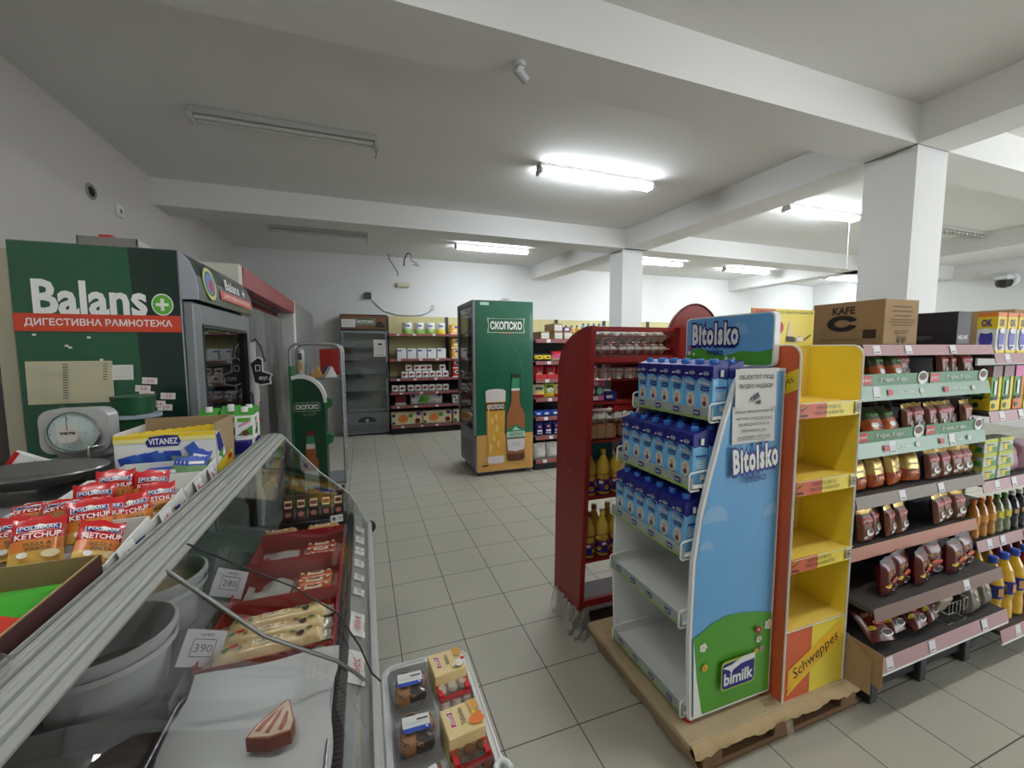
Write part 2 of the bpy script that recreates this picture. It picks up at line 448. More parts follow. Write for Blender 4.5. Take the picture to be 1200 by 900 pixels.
woodcard = mat('stained_cardboard', (166, 142, 110), .9, var=.22, scale=5, bump=.3)
palletwood = mat('pallet_wood', (128, 96, 66), .85, var=.2, scale=6, bump=.3)
tape = glass('packing_tape', (240, 235, 220), .6, .1, .18, (220, 205, 170))
wrap = glass('crumpled_wrap', (246, 246, 242), .5, .2, .45, (226, 222, 212))

# ---------------------------------------------------------------- pallet under the stands
PZ = .15
pal = thing('pallet', 'worn wooden pallet with cardboard-clad side carrying the milk stand and the yellow stand', 'pallet')
for x in (1.135, 1.5, 1.9):
    for y in (1.082, 1.38, 1.66): MB().box(x, x + .1, y, y + .13, .022, .1, palletwood, .004).build('block', pal)
for y in (1.085, 1.38, 1.66): MB().box(1.135, 2.02, y, y + .12, 0, .022, palletwood, .003).build('bottom_board', pal)
for k in range(5): MB().box(1.135, 2.02, 1.1 + k * .14, 1.1 + k * .14 + .125, .1, .122, palletwood, .003).build('deck_board', pal)
sk = MB()
def side_fn(u, v):
    y = 1.07 + u * .7; n = .008 * math.sin(u * 19) + .006 * math.sin(u * 47 + 2)
    return (1.12 - .055 * v + n * (1 - v), y, .004 + v * .118 + (0 if v > .5 else .006 * math.sin(u * 31)))
sk.grid(side_fn, 24, 4, woodcard); sk.build('side_cladding', pal)
sh = MB()
sh.box(1.062, 2.03, 1.075, 1.79, .124, PZ, mat('tan_cardboard', (184, 164, 130), .85, var=.16, scale=7, bump=.2), .003)
top = tag(sh.build('cardboard_sheet'), 'tan cardboard sheet laid on the pallet with a torn taped front flap', 'cardboard', None)
def flap_fn(u, v):
    x = 1.07 + u * .955; w = .006 * math.sin(u * 23) + .006 * abs(math.sin(u * 41 + 1)) + .004 * math.sin(u * 97)
    return (x, 1.074 - .022 * (1 - (1 - v) ** 2) - .003 * math.sin(u * 40) * v, PZ - .004 - v * (.034 + w))
tanflap = mat('torn_cardboard', (186, 160, 118), .85, var=.15, scale=12, bump=.2)
MB().grid(flap_fn, 40, 4, tanflap).build('front_flap', top)
tp = MB(); f = tp.face((1.062, 1.075, PZ + .0012), (1, 0, 0), (0, 1, 0))
for (a, b, w_, r) in ((.08, .03, .05, .6), (.4, .02, .06, -.3), (.62, .03, .05, .9), (.8, .015, .09, 0)):
    c, s = math.cos(r), math.sin(r); f.poly([(a, b), (a + w_ * c, b + w_ * s * .4), (a + w_ * c - .02 * s, b + .03), (a - .02 * s, b + .03)], tape) if a == .4 else None
tp.build('packing_tape', top)
tp = MB()
tp.grid(lambda u, v: (1.5 + .035 * u, 1.035 - .012 * v, .13 - .09 * v), 2, 4, tape)
tp.build('packing_tape', top)

# ---------------------------------------------------------------- blue milk stand
ms = thing('milk_display_stand', 'blue and white milk display stand with printed meadow side panel, on the pallet', 'display stand', (0, 0, 0))
OUT = [(1.318, 1.5), (1.279, 1.445), (1.226, 1.289), (1.18, 1.133), (1.139, .977), (1.111, .796), (1.105, .486), (1.118, .19), (1.12, .17), (1.53, .17), (1.534, 1.5)]
def shrink(p, d, c=(1.34, .75)): return (p[0] + (d if p[0] < c[0] else -d), min(max(p[1], .17 + d), 1.5 - d))
sp = MB(); sp.prism([(x, 1.135, z) for x, z in OUT], (0, .018, 0), whitemetal)
f = sp.face((0, 1.135, 0), (1, 0, 0), (0, 0, 1))
INN = [shrink(p, .012) for p in OUT]
f.poly(INN, sky)
f.poly(arc(1.205, .935, .062, 0, PI, 14), skylt); f.poly(arc(1.168, .835, .034, 0, PI, 12), skylt); f.poly(arc(1.49, .925, .045, 0, PI, 12)[4:] + [(1.521, .925)], skylt)
f.poly([(1.12, .5), (1.16, .515), (1.21, .54), (1.28, .555), (1.36, .55), (1.44, .535), (1.519, .515), (1.519, .182), (1.178, .182), (1.15, .26)], hill)
f.poly([(1.12, .5), (1.16, .515), (1.16, .19), (1.13, .19)], hill)
f.poly([(1.132, .183), (1.172, .183), (1.142, .33), (1.12, .5)], whitemetal)
for a, b, r in ((1.168, .455, .018), (1.5, .47, .022), (1.45, .42, .016)): flower(f, a, b, r, white, yellow)
for a, b, r in ((1.175, .375, .015), (1.435, .375, .012)): flower(f, a, b, r, mat('flower_yellow', (236, 186, 60), .4), orange)
flower(f, 1.462, .38, .012, mat('flower_mauve', (196, 140, 160), .4), red); flower(f, 1.44, .465, .016, red, white)
f.line([(1.443, .46), (1.45, .41), (1.44, .38)], .003, dkgreen)
outlined(f, 'Bitolsko', 1.38, 1.165, .228, .096, white, navy, .045, .13, rot=.08)
f.text('mleko', 1.385, 1.09, .1, .034, navy, .015, rot=.06)
f.o += V3((0, 0, .035))
f.poly(rrect(1.25, 1.425, .225, .345, .02), mat('logo_gold', (176, 196, 70), .4)); f.poly(rrect(1.255, 1.42, .23, .335, .018), navy)
f.poly([(1.255, .32), (1.3, .325), (1.36, .345), (1.42, .345), (1.42, .322), (1.35, .318), (1.31, .303), (1.3, .29), (1.292, .303)], white)
f.text('bimilk', 1.338, .27, .15, .05, white, .03)
for x, z, w_, h_, lines in ((1.307, 1.305, .21, .165, 0), (1.3, 1.2, 0, 0, 1)): pass
sp.build('side_panel', ms)
fp = MB(); fp.prism([(x, 1.622, z) for x, z in OUT], (0, .018, 0), whitemetal); fp.build('side_panel', ms)
bk = MB(); bk.box(1.518, 1.53, 1.153, 1.622, .17, 1.5, whitemetal); bk.build('back_panel', ms)
TR = [(1.2, 1.325), (1.118, 1.075), (1.09, .82), (1.09, .555), (1.11, .19)]
stripm = mat('tray_strip', (166, 176, 168), .4); stripg = mat('tray_strip_grass', (150, 178, 96), .4)
for i, (x, z) in enumerate(TR):
    t = MB(); t.box(x, 1.517, 1.155, 1.62, z - .012, z, whitemetal, .002)
    tr = t.build('tray', ms)
    s = MB(); s.box(x - .006, x, 1.157, 1.618, z - .016, z + .026, stripm)
    f = s.face((x - .006, 1.618, z - .016), (0, -1, 0), (0, 0, 1))
    f.poly([(0, 0), (.461, 0), (.461, .01)] + [(.461 - k * .023, .008 + .008 * (k % 2)) for k in range(1, 20)] + [(0, .01)], stripg)
    for k in range(4): f.poly(rrect(.045 + k * .11, .08 + k * .11, .014, .034, .006, 3), navy); f.text('bimilk', .0625 + k * .11, .024, .026, .009, white)
    s.build('front_strip', tr)
    for y in (1.16, 1.612):
        h = MB(); h.tube([(x + .2, y, z + .05), (x + .05, y, z + .05), (x - .004, y, z + .047), (x - .014, y, z + .04), (x - .015, y, z - .015), (x - .008, y, z - .022), (x + .03, y, z - .02)], .0038, whitemetal, 6); h.build('wire_guard', tr)
for x, y in ((1.135, 1.16), (1.5, 1.16), (1.135, 1.6), (1.5, 1.6)):
    MB().lathe([(.018, PZ + .001), (.02, PZ + .012), (.01, PZ + .02)], mat('red_plastic_foot', (190, 30, 30), .4), 10, (x, y, 0)).build('foot', ms)
hd = MB(); hd.prism([(1.503, y, z) for y, z in rrect(1.165, 1.63, 1.503, 1.72, .025)], (.028, 0, 0), whitemetal)
f = hd.face((1.503, 1.63, 1.503), (0, -1, 0), (0, 0, 1))
f.poly(rrect(.006, .459, .006, .211, .022), sky); f.poly(arc(.3, .13, .05, 0, PI, 12), skylt); f.poly(arc(.1, .14, .035, 0, PI, 12), skylt)
f.poly([(.006, .045), (.08, .075), (.16, .062), (.24, .04), (.32, .062), (.4, .058), (.459, .07), (.459, .014), (.44, .006), (.02, .006), (.006, .02)], hill)
outlined(f, 'Bitolsko', .175, .135, .25, .095, skylt, skylt, .14, .15); outlined(f, 'Bitolsko', .175, .137, .26, .1, white, navy, .045, .13)
f.text('mleko', .185, .058, .09, .032, navy, .015)
for a, b, r in ((.03, .05, .01), (.06, .045, .008), (.25, .03, .009), (.29, .028, .009)): flower(f, a, b, r, white, yellow)
flower(f, .04, .075, .012, red, white)
hd.build('header_board', ms)
def note(name, f_o, U, V, w_, h_, lines, label, cat, skew=0, edge=None, sheet=paper, curl=.004, inkm=ink):
    b = MB(); o, U, V = V3(f_o), V3(U), V3(V); N = U.cross(V).normalized()
    fn = lambda a, bb: .0015 + curl * (abs(2 * a / w_ - 1) ** 3) * (1 - bb / h_)
    b.grid(lambda u, v: o + U * (u * w_) + V * (v * h_) + N * fn(u * w_, v * h_), 6, 6, sheet)
    f = Face(b, o, U, V, fn)
    for (t, a, bb, ww, hh) in lines: f.text(t, a * w_, bb * h_, ww * w_, hh * h_, inkm, .01)
    return tag(b.build(name), label, cat, 'paper notices' if False else None), f, b
n1 = MB(); o1 = (1.318, 1.1335, 1.385)
def sheet_thing(name, o, U, V, w_, h_, draw, label, cat, curl=.004, m=paper, group=None, off=.0015):
    b = MB(); o, U, V = V3(o), V3(U), V3(V); N = U.cross(V).normalized()
    fn = lambda a, bb: off + curl * (abs(2 * a / w_ - 1) ** 3) * (1 - bb / h_)
    b.grid(lambda u, v: o + U * (u * w_) + V * (v * h_) + N * fn(u * w_, v * h_), 6, 6, m)
    if draw: draw(Face(b, o, U, V, fn), w_, h_)
    return tag(b.build(name), label, cat, group)
def d1(f, w, h):
    f.text('ОБЈЕКТОТ ПОД', w * .5, h * .78, w * .84, h * .13, black, .015); f.text('ВИДЕО НАДЗОР', w * .5, h * .55, w * .8, h * .13, black, .015)
    f.poly([(w * .36, h * .24), (w * .55, h * .4), (w * .6, h * .28), (w * .42, h * .16)], black); f.poly([(w * .5, h * .16), (w * .62, h * .2), (w * .62, h * .08), (w * .5, h * .1)], black)
    f.disc(w * .4, h * .2, w * .03, grey)
def d2(f, w, h):
    for i, t in enumerate(('СЕКОЈА УКРАДЕНА РОБА СЕ', 'НАПЛАЌА ДЕСЕТКРАТНО', 'ОД ВРЕДНОСТА И СЕ', 'ПРИЈАВУВА ДО', 'НАДЛЕЖНИ ОРГАНИ')):
        f.text(t, w * .5, h * (.84 - i * .17), w * (.9, .84, .72, .58, .76)[i], h * .085, ink, .008)
    f.line([(w * .5, h * .62), (w * .9, h * .62)], h * .01, ink); f.line([(w * .12, h * .1), (w * .88, h * .1)], h * .01, ink)
sheet_thing('paper_notice', (1.272, 1.132, 1.355), (1, 0, 0), (0, 0, 1), .206, .145, d1, 'upper white paper notice with a surveillance camera drawing on the blue milk stand', 'notice')
sheet_thing('paper_notice', (1.264, 1.1318, 1.222), (1, 0, 0), (0, 0, 1), .214, .14, d2, 'lower white paper notice with five printed lines on the blue milk stand', 'notice')

# milk cartons: front looks to -y in their own axes
def make_carton():
    b = MB(); w_, d_, h_ = .071, .07, .19
    b.box(-w_ / 2, w_ / 2, -d_ / 2, d_ / 2, 0, h_ * .74, carton_blue, .002)
    z = h_ * .74
    b.prism([(-w_ / 2, -d_ / 2, z), (-w_ / 2, d_ / 2, z), (-w_ / 2, d_ / 2, h_ + .012), (-w_ / 2, -d_ / 2, h_ - .006)], (w_, 0, 0), navy)
    for o, U, sd in (((-w_ / 2, -d_ / 2, 0), (1, 0, 0), 0), ((-w_ / 2, d_ / 2, 0), (0, -1, 0), 1), ((w_ / 2, -d_ / 2, 0), (0, 1, 0), 1)):
        f = b.face(o, U, (0, 0, 1))
        if not sd:
            f.poly(arc(.036, .052, .021, 0, 2 * PI, 18, .03)[:-1], creamoval); f.disc(.036, .06, .009, mat('carton_figure', (206, 168, 146), .5), .012, 12); f.disc(.035, .042, .01, mat('carton_figure_dark', (120, 60, 60), .5), .01, 10)
            f.disc(.054, .018, .011, white, n=14); f.disc(.054, .018, .0095, royal, n=14); f.disc(.054, .018, .004, white, n=10)
            f.poly(rrect(.016, .058, .09, .104, .004, 3), navy); f.line([(.02, .097), (.054, .097)], .003, skylt)
            outlined(f, 'Bitolsko', .036, .12, .05, .016, white, navy, .03, .09, rot=-.1)
            f.poly([(0, .135), (.03, .14), (.071, .128), (.071, .141), (0, .141)], navy)
            f.poly(rrect(.033, .06, .15, .163, .005, 3), navy); f.ring(.046, .157, .014, .0015, white, .007, 16); f.text('bimilk', .046, .157, .02, .006, white)
            f.poly([(.01, .153), (.022, .158), (.03, .154), (.022, .151)], white)
        else:
            f.poly([(0, .135), (.03, .14), (.07, .132), (.07, .141), (0, .141)], navy)
            for k in range(4): f.line([(.015, .085 - k * .008), (.055, .085 - k * .008)], .003, white)
            f.rect(.01, .06, .1, .108, navy); f.rect(.03, .055, .015, .035, white)
            f.rect(.03, .045, .145, .17, white)
    c = MB(); c.lathe([(.015, .19), (.0155, .192), (.0155, .205), (.013, .208)], capblue, 16, (0, .002, 0))
    return assemble('milk_carton', b, [('cap', c)])
TN = ['top', 'second', 'third']
for t, rows in ((0, 2), (1, 3), (2, 2)):
    x, z = TR[t]
    for r in range(rows):
        for k in range(6):
            if t == 2 and r == 0 and k > 5: continue
            y = 1.5715 - k * .0735
            use('carton', make_carton, 'milk_carton',
                '%s milk carton from the far end, %s row of the %s tray' % (ORD[k], ('front', 'middle' if rows == 3 else 'rear', 'rear')[r], TN[t]),
                'milk carton', 'milk cartons on the blue stand', (x + .043 + r * .076 + R.uniform(-.001, .001), y, z + .001), -PI / 2 + R.uniform(-.025, .025))

# ---------------------------------------------------------------- yellow and orange drinks stand
standyel = mat('stand_yellow', (242, 212, 98), .45, var=.04, scale=14); standylt = mat('stand_bright_yellow', (244, 220, 70), .42)
standor = mat('stand_orange', (214, 98, 56), .45); whiteedge = mat('white_edge', (232, 230, 220), .5)
ys = thing('drinks_display_stand', 'tall empty yellow and orange cardboard display stand with four shelves, right of the milk stand', 'display stand')
YX0, YX1, YY0, YY1 = 1.542, 1.91, 1.09, 1.3
for x, mo, mi_ in ((YX0, standor, standyel), (YX1 - .008, standylt, standyel)):
    prof = [(YY1, PZ), (YY0, PZ), (YY0, 1.545)] + [(YY0 + .04 - .04 * math.cos(t), 1.545 + .04 * math.sin(t)) for t in (.4, .8, 1.2, PI / 2)] + [(YY1, 1.585)]
    b = MB(); b.prism([(x, y, z) for y, z in prof], (.008, 0, 0), standyel)
    f = b.face((x, YY1, 0), (0, -1, 0), (0, 0, 1)); f.poly([(YY1 - y, z) for y, z in prof], mo)
    if mo is standor:
        f.poly([(.06, 1.35), (.21, 1.42), (.21, 1.5), (.06, 1.43)], yellow)
        f.text('Schweppes', .13, 1.43, .13, .035, black, 0, rot=.4); f.text('Schweppes', .15, .52, .06, .02, dkbrown, 0, rot=PI / 2)
    for (y, z), (y2, z2) in zip(prof[1:], prof[2:]): b.tube([(x + .004, y, z), (x + .004, y2, z2)], .0055, whiteedge, 6)
    b.build('side_panel', ys)
b = MB(); b.box(YX0, YX1, YY1, YY1 + .008, PZ, 1.745, standyel)
f = b.face((YX0, YY1, 0), (1, 0, 0), (0, 0, 1))
f.rect(0, .13, 1.585, 1.743, standor); f.rect(.13, .372, 1.585, 1.743, standylt)
f.text('НОВИ ВКУСОВИ СО ПИКАТЕН КАРАКТЕР', .19, 1.73, .35, .011, dkbrown, 0)
f.disc(.16, 1.665, .022, red, .026); f.poly([(.2, 1.615), (.215, 1.69), (.225, 1.69), (.24, 1.615)], cream); f.poly([(.25, 1.612), (.285, 1.612), (.285, 1.63)], black)
f.poly([(.2, 1.605), (.25, 1.602), (.25, 1.625), (.2, 1.628)], black); f.line([(.31, 1.61), (.35, 1.635)], .006, black); f.rect(.26, .3, 1.605, 1.625, white)
b.build('back_panel', ys)
for z in (1.36, 1.055, .742):
    b = MB(); b.box(YX0 + .008, YX1 - .008, YY0 + .003, YY1, z - .01, z, standyel); s_ = b.build('shelf', ys)
    b = MB(); b.box(YX0 + .008, YX1 - .008, YY0 - .001, YY0 + .003, z - .055, z + .005, standylt)
    f = b.face((YX0 + .008, YY0 - .001, z - .055), (1, 0, 0), (0, 0, 1)); f.rect(0, .155, 0, .06, standor)
    f.text('НОВИ ВКУСОВИ СО', .165, .041, .14, .013, dkbrown, 0); f.text('ПИКАТЕН КАРАКТЕР', .17, .019, .17, .013, dkbrown, 0)
    f.line([(.01, .03), (.045, .05)], .005, dkbrown); f.line([(.01, .04), (.04, .053)], .004, yellow); f.rect(.008, .045, .008, .016, dkbrown)
    f.rect(.32, .352, .006, .054, mat('badge_cream', (230, 226, 200), .5))
    f.k += 1
    for k in range(4): f.ring(.329 + .014 * (k % 2), .021 + .018 * (k // 2), .0085, .003, black, .009, 10)
    f.line([(0, .06), (.36, .06)], .003, whiteedge); b.build('shelf_front', s_)
b = MB(); b.box(YX0 + .008, YX1 - .008, YY0 + .001, YY1, PZ, .447, standyel)
f = b.face((YX0 + .008, YY0 + .001, 0), (1, 0, 0), (0, 0, 1)); W_ = .359
f.poly([(0, PZ), (.15, PZ), (.15, .447), (0, .447)], standor); f.poly([(.15, PZ), (W_, PZ), (W_, .447), (.15, .447)], standylt)
f.poly([(.02, .18), (.32, .4), (.32, .31), (.02, .18)][:3] + [(.3, .33), (.02, .17)], yellow)
f.poly([(.02, .19), (.02, .28), (.33, .43), (.33, .34)], mat('stand_band', (240, 186, 40), .45))
f.text('Schweppes', .18, .305, .28, .06, black, .0, rot=.42, skew=.15)
f.rect(0, W_, .443, .45, whiteedge); b.build('base_box', ys)

# ---------------------------------------------------------------- red racks
rk = thing('wire_rack', 'dark red wooden rack with tall side board and wire baskets, behind the milk stand', 'rack')
PAN = [(2.208, .1), (1.9, .1), (1.80, 1.69), (1.85, 1.69), (1.94, 1.672), (2.015, 1.645), (2.08, 1.61), (2.14, 1.55), (2.17, 1.48)]
b = MB(); b.prism([(1.07, y, z) for y, z in PAN], (.028, 0, 0), redpaint)
f = b.face((1.07, 2.208, 0), (0, -1, 0), (0, 0, 1))
for a, z in ((.12, 1.3), (.2, 1.28), (.12, .95), (.2, .9)): f.disc(a, z, .004, cream, n=8)
b.build('side_board', rk)
b = MB(); b.prism([(1.62, y, z) for y, z in PAN], (.028, 0, 0), redpaint); b.build('side_board', rk)
def bar(x0, x1, y0, y1, z0, z1, n='rail'): MB().box(x0, x1, y0, y1, z0, z1, redpaint, .002).build(n, rk)
bar(1.098, 1.62, 1.835, 1.85, 1.505, 1.535, 'shelf_rail'); bar(1.098, 1.62, 1.84, 1.858, 1.665, 1.69, 'top_rail'); bar(1.098, 1.62, 1.9, 1.925, .15, .19, 'foot_rail')
bar(1.098, 1.62, 1.845, 2.15, 1.495, 1.505, 'shelf'); bar(1.42, 1.62, 2.15, 2.16, 1.1, 1.5, 'back_board')
for nz, (z0, z1, y) in enumerate(((1.54, 1.64, 1.845), (1.41, 1.5, 1.86), (1.09, 1.25, 1.87), (.78, .9, 1.88), (.43, .56, 1.89))):
    w_ = MB(); xs = [1.1 + k * .052 for k in range(11)]
    for x in xs: w_.rod((x, y, z0), (x, y, z1), .0017, redwire, 5)
    for z in (z0, (z0 + z1) / 2, z1): w_.rod((1.1, y, z), (1.62, y, z), .002, redwire, 5)
    pass
    w_.build('wire_basket', rk)
for z in (.775, .425, 1.085): bar(1.098, 1.62, 1.88, 2.15, z - .01, z - .003, 'shelf')
pw = MB()
def wrapfn(u, v):
    a = u * 5.2; x, y = 1.085 + .045 * math.cos(a + 2.6) * (1 + .25 * v), 1.93 + .06 * math.sin(a + 2.6)
    r_ = .012 * math.sin(u * 37 + v * 9) + .01 * math.sin(u * 71 - v * 17)
    return (x + r_, y + r_ * .8 - .02 * v, .16 - .156 * v)
pw.grid(wrapfn, 46, 7, wrap, False)
pw.grid(lambda u, v: (1.062 - .03 * v + .008 * math.sin(u * 40), 1.93 + u * .27, .14 - .136 * v + .006 * math.sin(u * 25)), 24, 4, wrap, False)
pw.build('foot_wrapping', rk)
MB().box(1.08, 1.64, 1.93, 2.2, .0, .1, dkbrown, .004).build('plinth', rk)
rk2 = thing('arched_rack', 'red wooden rack with round arched header board behind the milk stand', 'rack')
b = MB(); pts = [(1.655, 1.3), (1.655, 1.56)] + arc(1.85, 1.6, .195, PI, 0, 20, .235) + [(2.045, 1.3)]
b.prism([(x, 1.94, z) for x, z in pts], (0, .022, 0), redpaint)
b.tube([(x, 1.939, z) for x, z in arc(1.85, 1.6, .195, PI, 0, 20, .235)], .006, mat('red_edge', (104, 18, 18), .4), 6); b.build('header_board', rk2)
MB().box(1.655, 1.675, 1.96, 2.2, 0, 1.56, redpaint).build('upright', rk2); MB().box(2.02, 2.04, 1.96, 2.2, 0, 1.56, redpaint).build('upright', rk2)
MB().box(1.68, 2.01, 1.96, 2.2, 1.3, 1.315, redpaint).build('shelf', rk2); MB().box(1.68, 2.01, 1.96, 2.2, .6, .615, redpaint).build('shelf', rk2)
f = MB(); ff = f.face((1.655, 1.9385, 1.5), (1, 0, 0), (0, 0, 1)); ff.rect(.005, .1, 0, .075, dkbrown); ff.rect(.03, .09, .005, .045, royal); ff.poly([(.04, .01), (.085, .02), (.07, .05)], white); f.build('picture_panel', rk2)

# goods in the red rack
pulp = mat('egg_carton_pulp', (200, 197, 190), .9, bump=.3)
def make_egg():
    b = MB(); w_, d_ = .16, .1
    def fn(u, v, up=1):
        e = min(u, 1 - u, v, 1 - v) * 10
        return ((u - .5) * w_, (v - .5) * d_, up * min(1, e) * (.022 + .01 * math.sin(u * 3 * 2 * PI) * math.sin(v * 2 * 2 * PI)) + .034)
    b.grid(lambda u, v: fn(u, v, 1), 24, 12, pulp); b.grid(lambda u, v: fn(u, v, -1), 24, 12, pulp)
    b.box(-w_ / 2 - .003, w_ / 2 + .003, -d_ / 2 - .003, d_ / 2 + .003, .031, .037, pulp)
    return assemble('egg_carton', b)
for i in range(3):
    for j in range(2):
        use('egg', make_egg, 'egg_carton', '%s egg carton from the side board, %s layer, top basket of red rack' % (ORD[i], ('lower', 'upper')[j]), 'egg carton', 'egg cartons in the red rack', (1.2 + i * .165, 1.93, 1.537 + j * .064 + .003), R.uniform(-.06, .06))
for i in range(2): use('egg', make_egg, 'egg_carton', '%s egg carton from the side board, middle basket of the red rack' % ORD[i], 'egg carton', 'egg cartons in the red rack', (1.19 + i * .17, 1.96, 1.165), 0)
def make_tub():
    b = MB(); b.lathe([(.03, 0), (.036, .05), (.038, .052), (.038, .058), (.0, .06)], mat('clear_tub', (222, 220, 214), .3), 14); return assemble('plastic_tub', b)
for i in range(6): use('tub', make_tub, 'plastic_tub', '%s pale plastic tub from the side board, basket below the egg cartons' % ORD[i], 'tub', 'plastic tubs in the red rack', (1.145 + i * .08, 1.93, 1.415))
for i, x in enumerate((1.19, 1.42)):
    tag(MB().box(x - .085, x + .1, 1.9, 2.1, 1.08 + .012, 1.165, kraft, .003).build('cardboard_box'), ('left', 'right')[i] + ' plain brown cardboard box in the middle basket of the red rack', 'box')
b = MB(); b.box(1.14, 1.25, 1.96, 2.08, 1.29, 1.4, pink, .003); f = b.face((1.14, 1.96, 1.29), (1, 0, 0), (0, 0, 1)); f.rect(.005, .105, .03, .08, dkgreen); f.disc(.03, .055, .02, white); f.disc(.08, .055, .02, mat('mint', (150, 220, 200), .5)); f.rect(.04, .07, .005, .025, white); f.rect(.04, .07, .088, .105, white)
MB().box(1.098, 1.62, 1.92, 2.14, 1.275, 1.285, redpaint).build('shelf', rk)
tag(b.build('candy_box'), 'pink display box of small sweets on the middle shelf of the red rack', 'box')
b = MB(); b.box(1.26, 1.34, 1.97, 2.08, 1.287, 1.34, navy, .004); f = b.face((1.26, 1.97, 1.287), (1, 0, 0), (0, 0, 1)); f.rect(.01, .05, .015, .03, white); tag(b.build('candy_box'), 'small navy and white box beside the pink one in the red rack', 'box')
b = MB(Matrix.Translation((1.36, 2.0, 1.245)) @ Matrix.Rotation(.3, 4, 'Z') @ Matrix.Rotation(.25, 4, 'X')); b.box(-.08, .08, -.05, .05, 0, .035, red, .004); b.face((-.08, -.05, .035), (1, 0, 0), (0, 1, 0)).rect(.03, .1, .03, .07, white); tag(b.build('wafer_pack'), 'red wafer pack lying tilted on the egg cartons in the red rack', 'pack')
b = MB(Matrix.Translation((1.2, 1.985, 1.24)) @ Matrix.Rotation(-.2, 4, 'Z') @ Matrix.Rotation(.2, 4, 'X')); b.box(-.09, .09, -.045, .045, 0, .02, white, .004); f = b.face((-.09, -.045, .02), (1, 0, 0), (0, 1, 0)); f.poly([(.03, 0), (.06, 0), (.1, .09), (.07, .09)], red); f.poly([(.12, 0), (.15, 0), (.18, .05), (.18, .09)], red); tag(b.build('wafer_pack'), 'white pack with red stripes on the egg cartons in the red rack', 'pack')
b = MB(); b.box(1.12, 1.34, 2.0, 2.01, .93, 1.07, mat('teal_card', (52, 130, 160), .6)); tag(b.build('card_sheet'), 'teal blue card standing behind the upper row of oil bottles', 'card')
oil = mat('sunflower_oil', (232, 198, 70), .08, coat=.6); oil.node_tree.nodes['Principled BSDF'].inputs['Transmission Weight'].default_value = .2
def make_oil(cap):
    def mk():
        b = MB(); b.lathe([(.03, 0), (.037, .006), (.038, .1), (.034, .115), (.038, .13), (.037, .16), (.02, .205), (.0135, .22), (.0135, .235), (0, .236)], oil, 16)
        l = MB(); l.lathe([(.0388, .02), (.0388, .09)], navy, 16, cap=False)
        for t in range(8):
            a = t * PI / 4; f = l.face((.0392 * math.cos(a), .0392 * math.sin(a), .055), (-math.sin(a), math.cos(a), 0), (0, 0, 1))
            if t % 2: f.disc(0, -.01, .012, yellow, n=12); f.disc(0, -.01, .006, brown, n=10)
            else: f.rect(-.012, .012, .01, .026, white)
            f.rect(-.014, .014, .028, .033, red)
        c = MB(); c.lathe([(.0155, .228), (.0155, .25), (.013, .253), (0, .253)], cap, 14)
        return assemble('oil_bottle', b, [('label', l), ('cap', c)])
    return mk
capred = mat('cap_brown', (150, 70, 44), .4); capyel = mat('cap_yellow', (232, 196, 70), .4)
for z, nm in ((.78, 'upper'), (.43, 'lower')):
    for r in range(2):
        for i in range(5):
            cy_ = (i + r) % 2
            use(('oil', cy_), make_oil(capyel if cy_ else capred), 'oil_bottle', '%s oil bottle from the side board, %s row, %s oil shelf of red rack' % (ORD[i], ('front', 'rear')[r], nm), 'oil bottle', 'sunflower oil bottles in the red rack', (1.146 + i * .09, 1.94 + r * .09, z - .0065), R.uniform(0, 3))
# ---------------------------------------------------------------- bags
def make_bag(w, h, d, base, bands=(), draw=None, lean=0, name='coffee_bag', nu=8, nv=8):
    """soft pouch: fuller low down, crimped flat at the top; local front is -y"""
    def mk():
        b = MB()
        def th(a, z):
            u = abs(2 * a / w - 1); v = min(max(z / h, 0), 1)
            side = max(0, 1 - u ** 4) ** .55
            vert = (1 - min(1, max(0, (v - .66) / .26)) ** 2) * min(1, .4 + v * 4)
            return d / 2 * side * vert * (1 + .07 * math.sin(a * 160 + z * 90)) + .001
        def mf(u, v):
            for z0, z1, m in bands:
                if z0 <= v <= z1: return m
            return base
        for sg in (-1, 1):
            b.grid(lambda u, v: ((u - .5) * w * (1 - .03 * math.sin(v * PI)), sg * th(u * w, v * h), v * h + .003 * math.sin(u * 40) * (v > .95)), nu, nv, base, True, mf)
        if draw: draw(Face(b, (-w / 2, 0, 0), (1, 0, 0), (0, 0, 1), th), w, h)
        return assemble(name, b)
    return mk
coffee_brown = mat('coffee_bag_brown', (128, 78, 52), .32); coffee_dark = mat('coffee_bag_dark', (44, 28, 24), .3)
bagred = mat('bag_red_foil', (116, 30, 30), .25); bagmaroon = mat('bag_maroon_foil', (96, 36, 32), .22)
bagorange = mat('bag_orange_foil', (206, 100, 44), .3); bagolive = mat('bag_olive_foil', (76, 84, 50), .3)
def dr_grand(f, w, h):
    f.rect(w * .12, w * .88, h * .58, h * .76, red); f.text('grand', w * .5, h * .67, w * .6, h * .1, white, .02)
    f.disc(w * .58, h * .3, w * .26, white, h * .12, 14); f.disc(w * .58, h * .34, w * .19, brown, h * .07, 12)
    f.disc(w * .86, h * .32, w * .08, white, h * .06, 10); f.disc(w * .28, h * .14, w * .13, white, h * .06, 10)
def dr_gold(f, w, h):
    f.disc(w * .5, h * .24, w * .34, dkbrown, h * .13, 14); f.disc(w * .5, h * .26, w * .2, orange, h * .07, 12); f.rect(w * .25, w * .75, h * .5, h * .56, cream)
def dr_dark(f, w, h): f.rect(w * .3, w * .7, h * .55, h * .68, red); f.disc(w * .5, h * .3, w * .18, mat('foil_grey', (120, 112, 108), .35), h * .1, 12)
def dr_olive(f, w, h): f.disc(w * .4, h * .3, w * .2, white, h * .1, 12); f.disc(w * .7, h * .26, w * .16, dkbrown, h * .1, 12); f.rect(w * .2, w * .8, h * .62, h * .7, green)
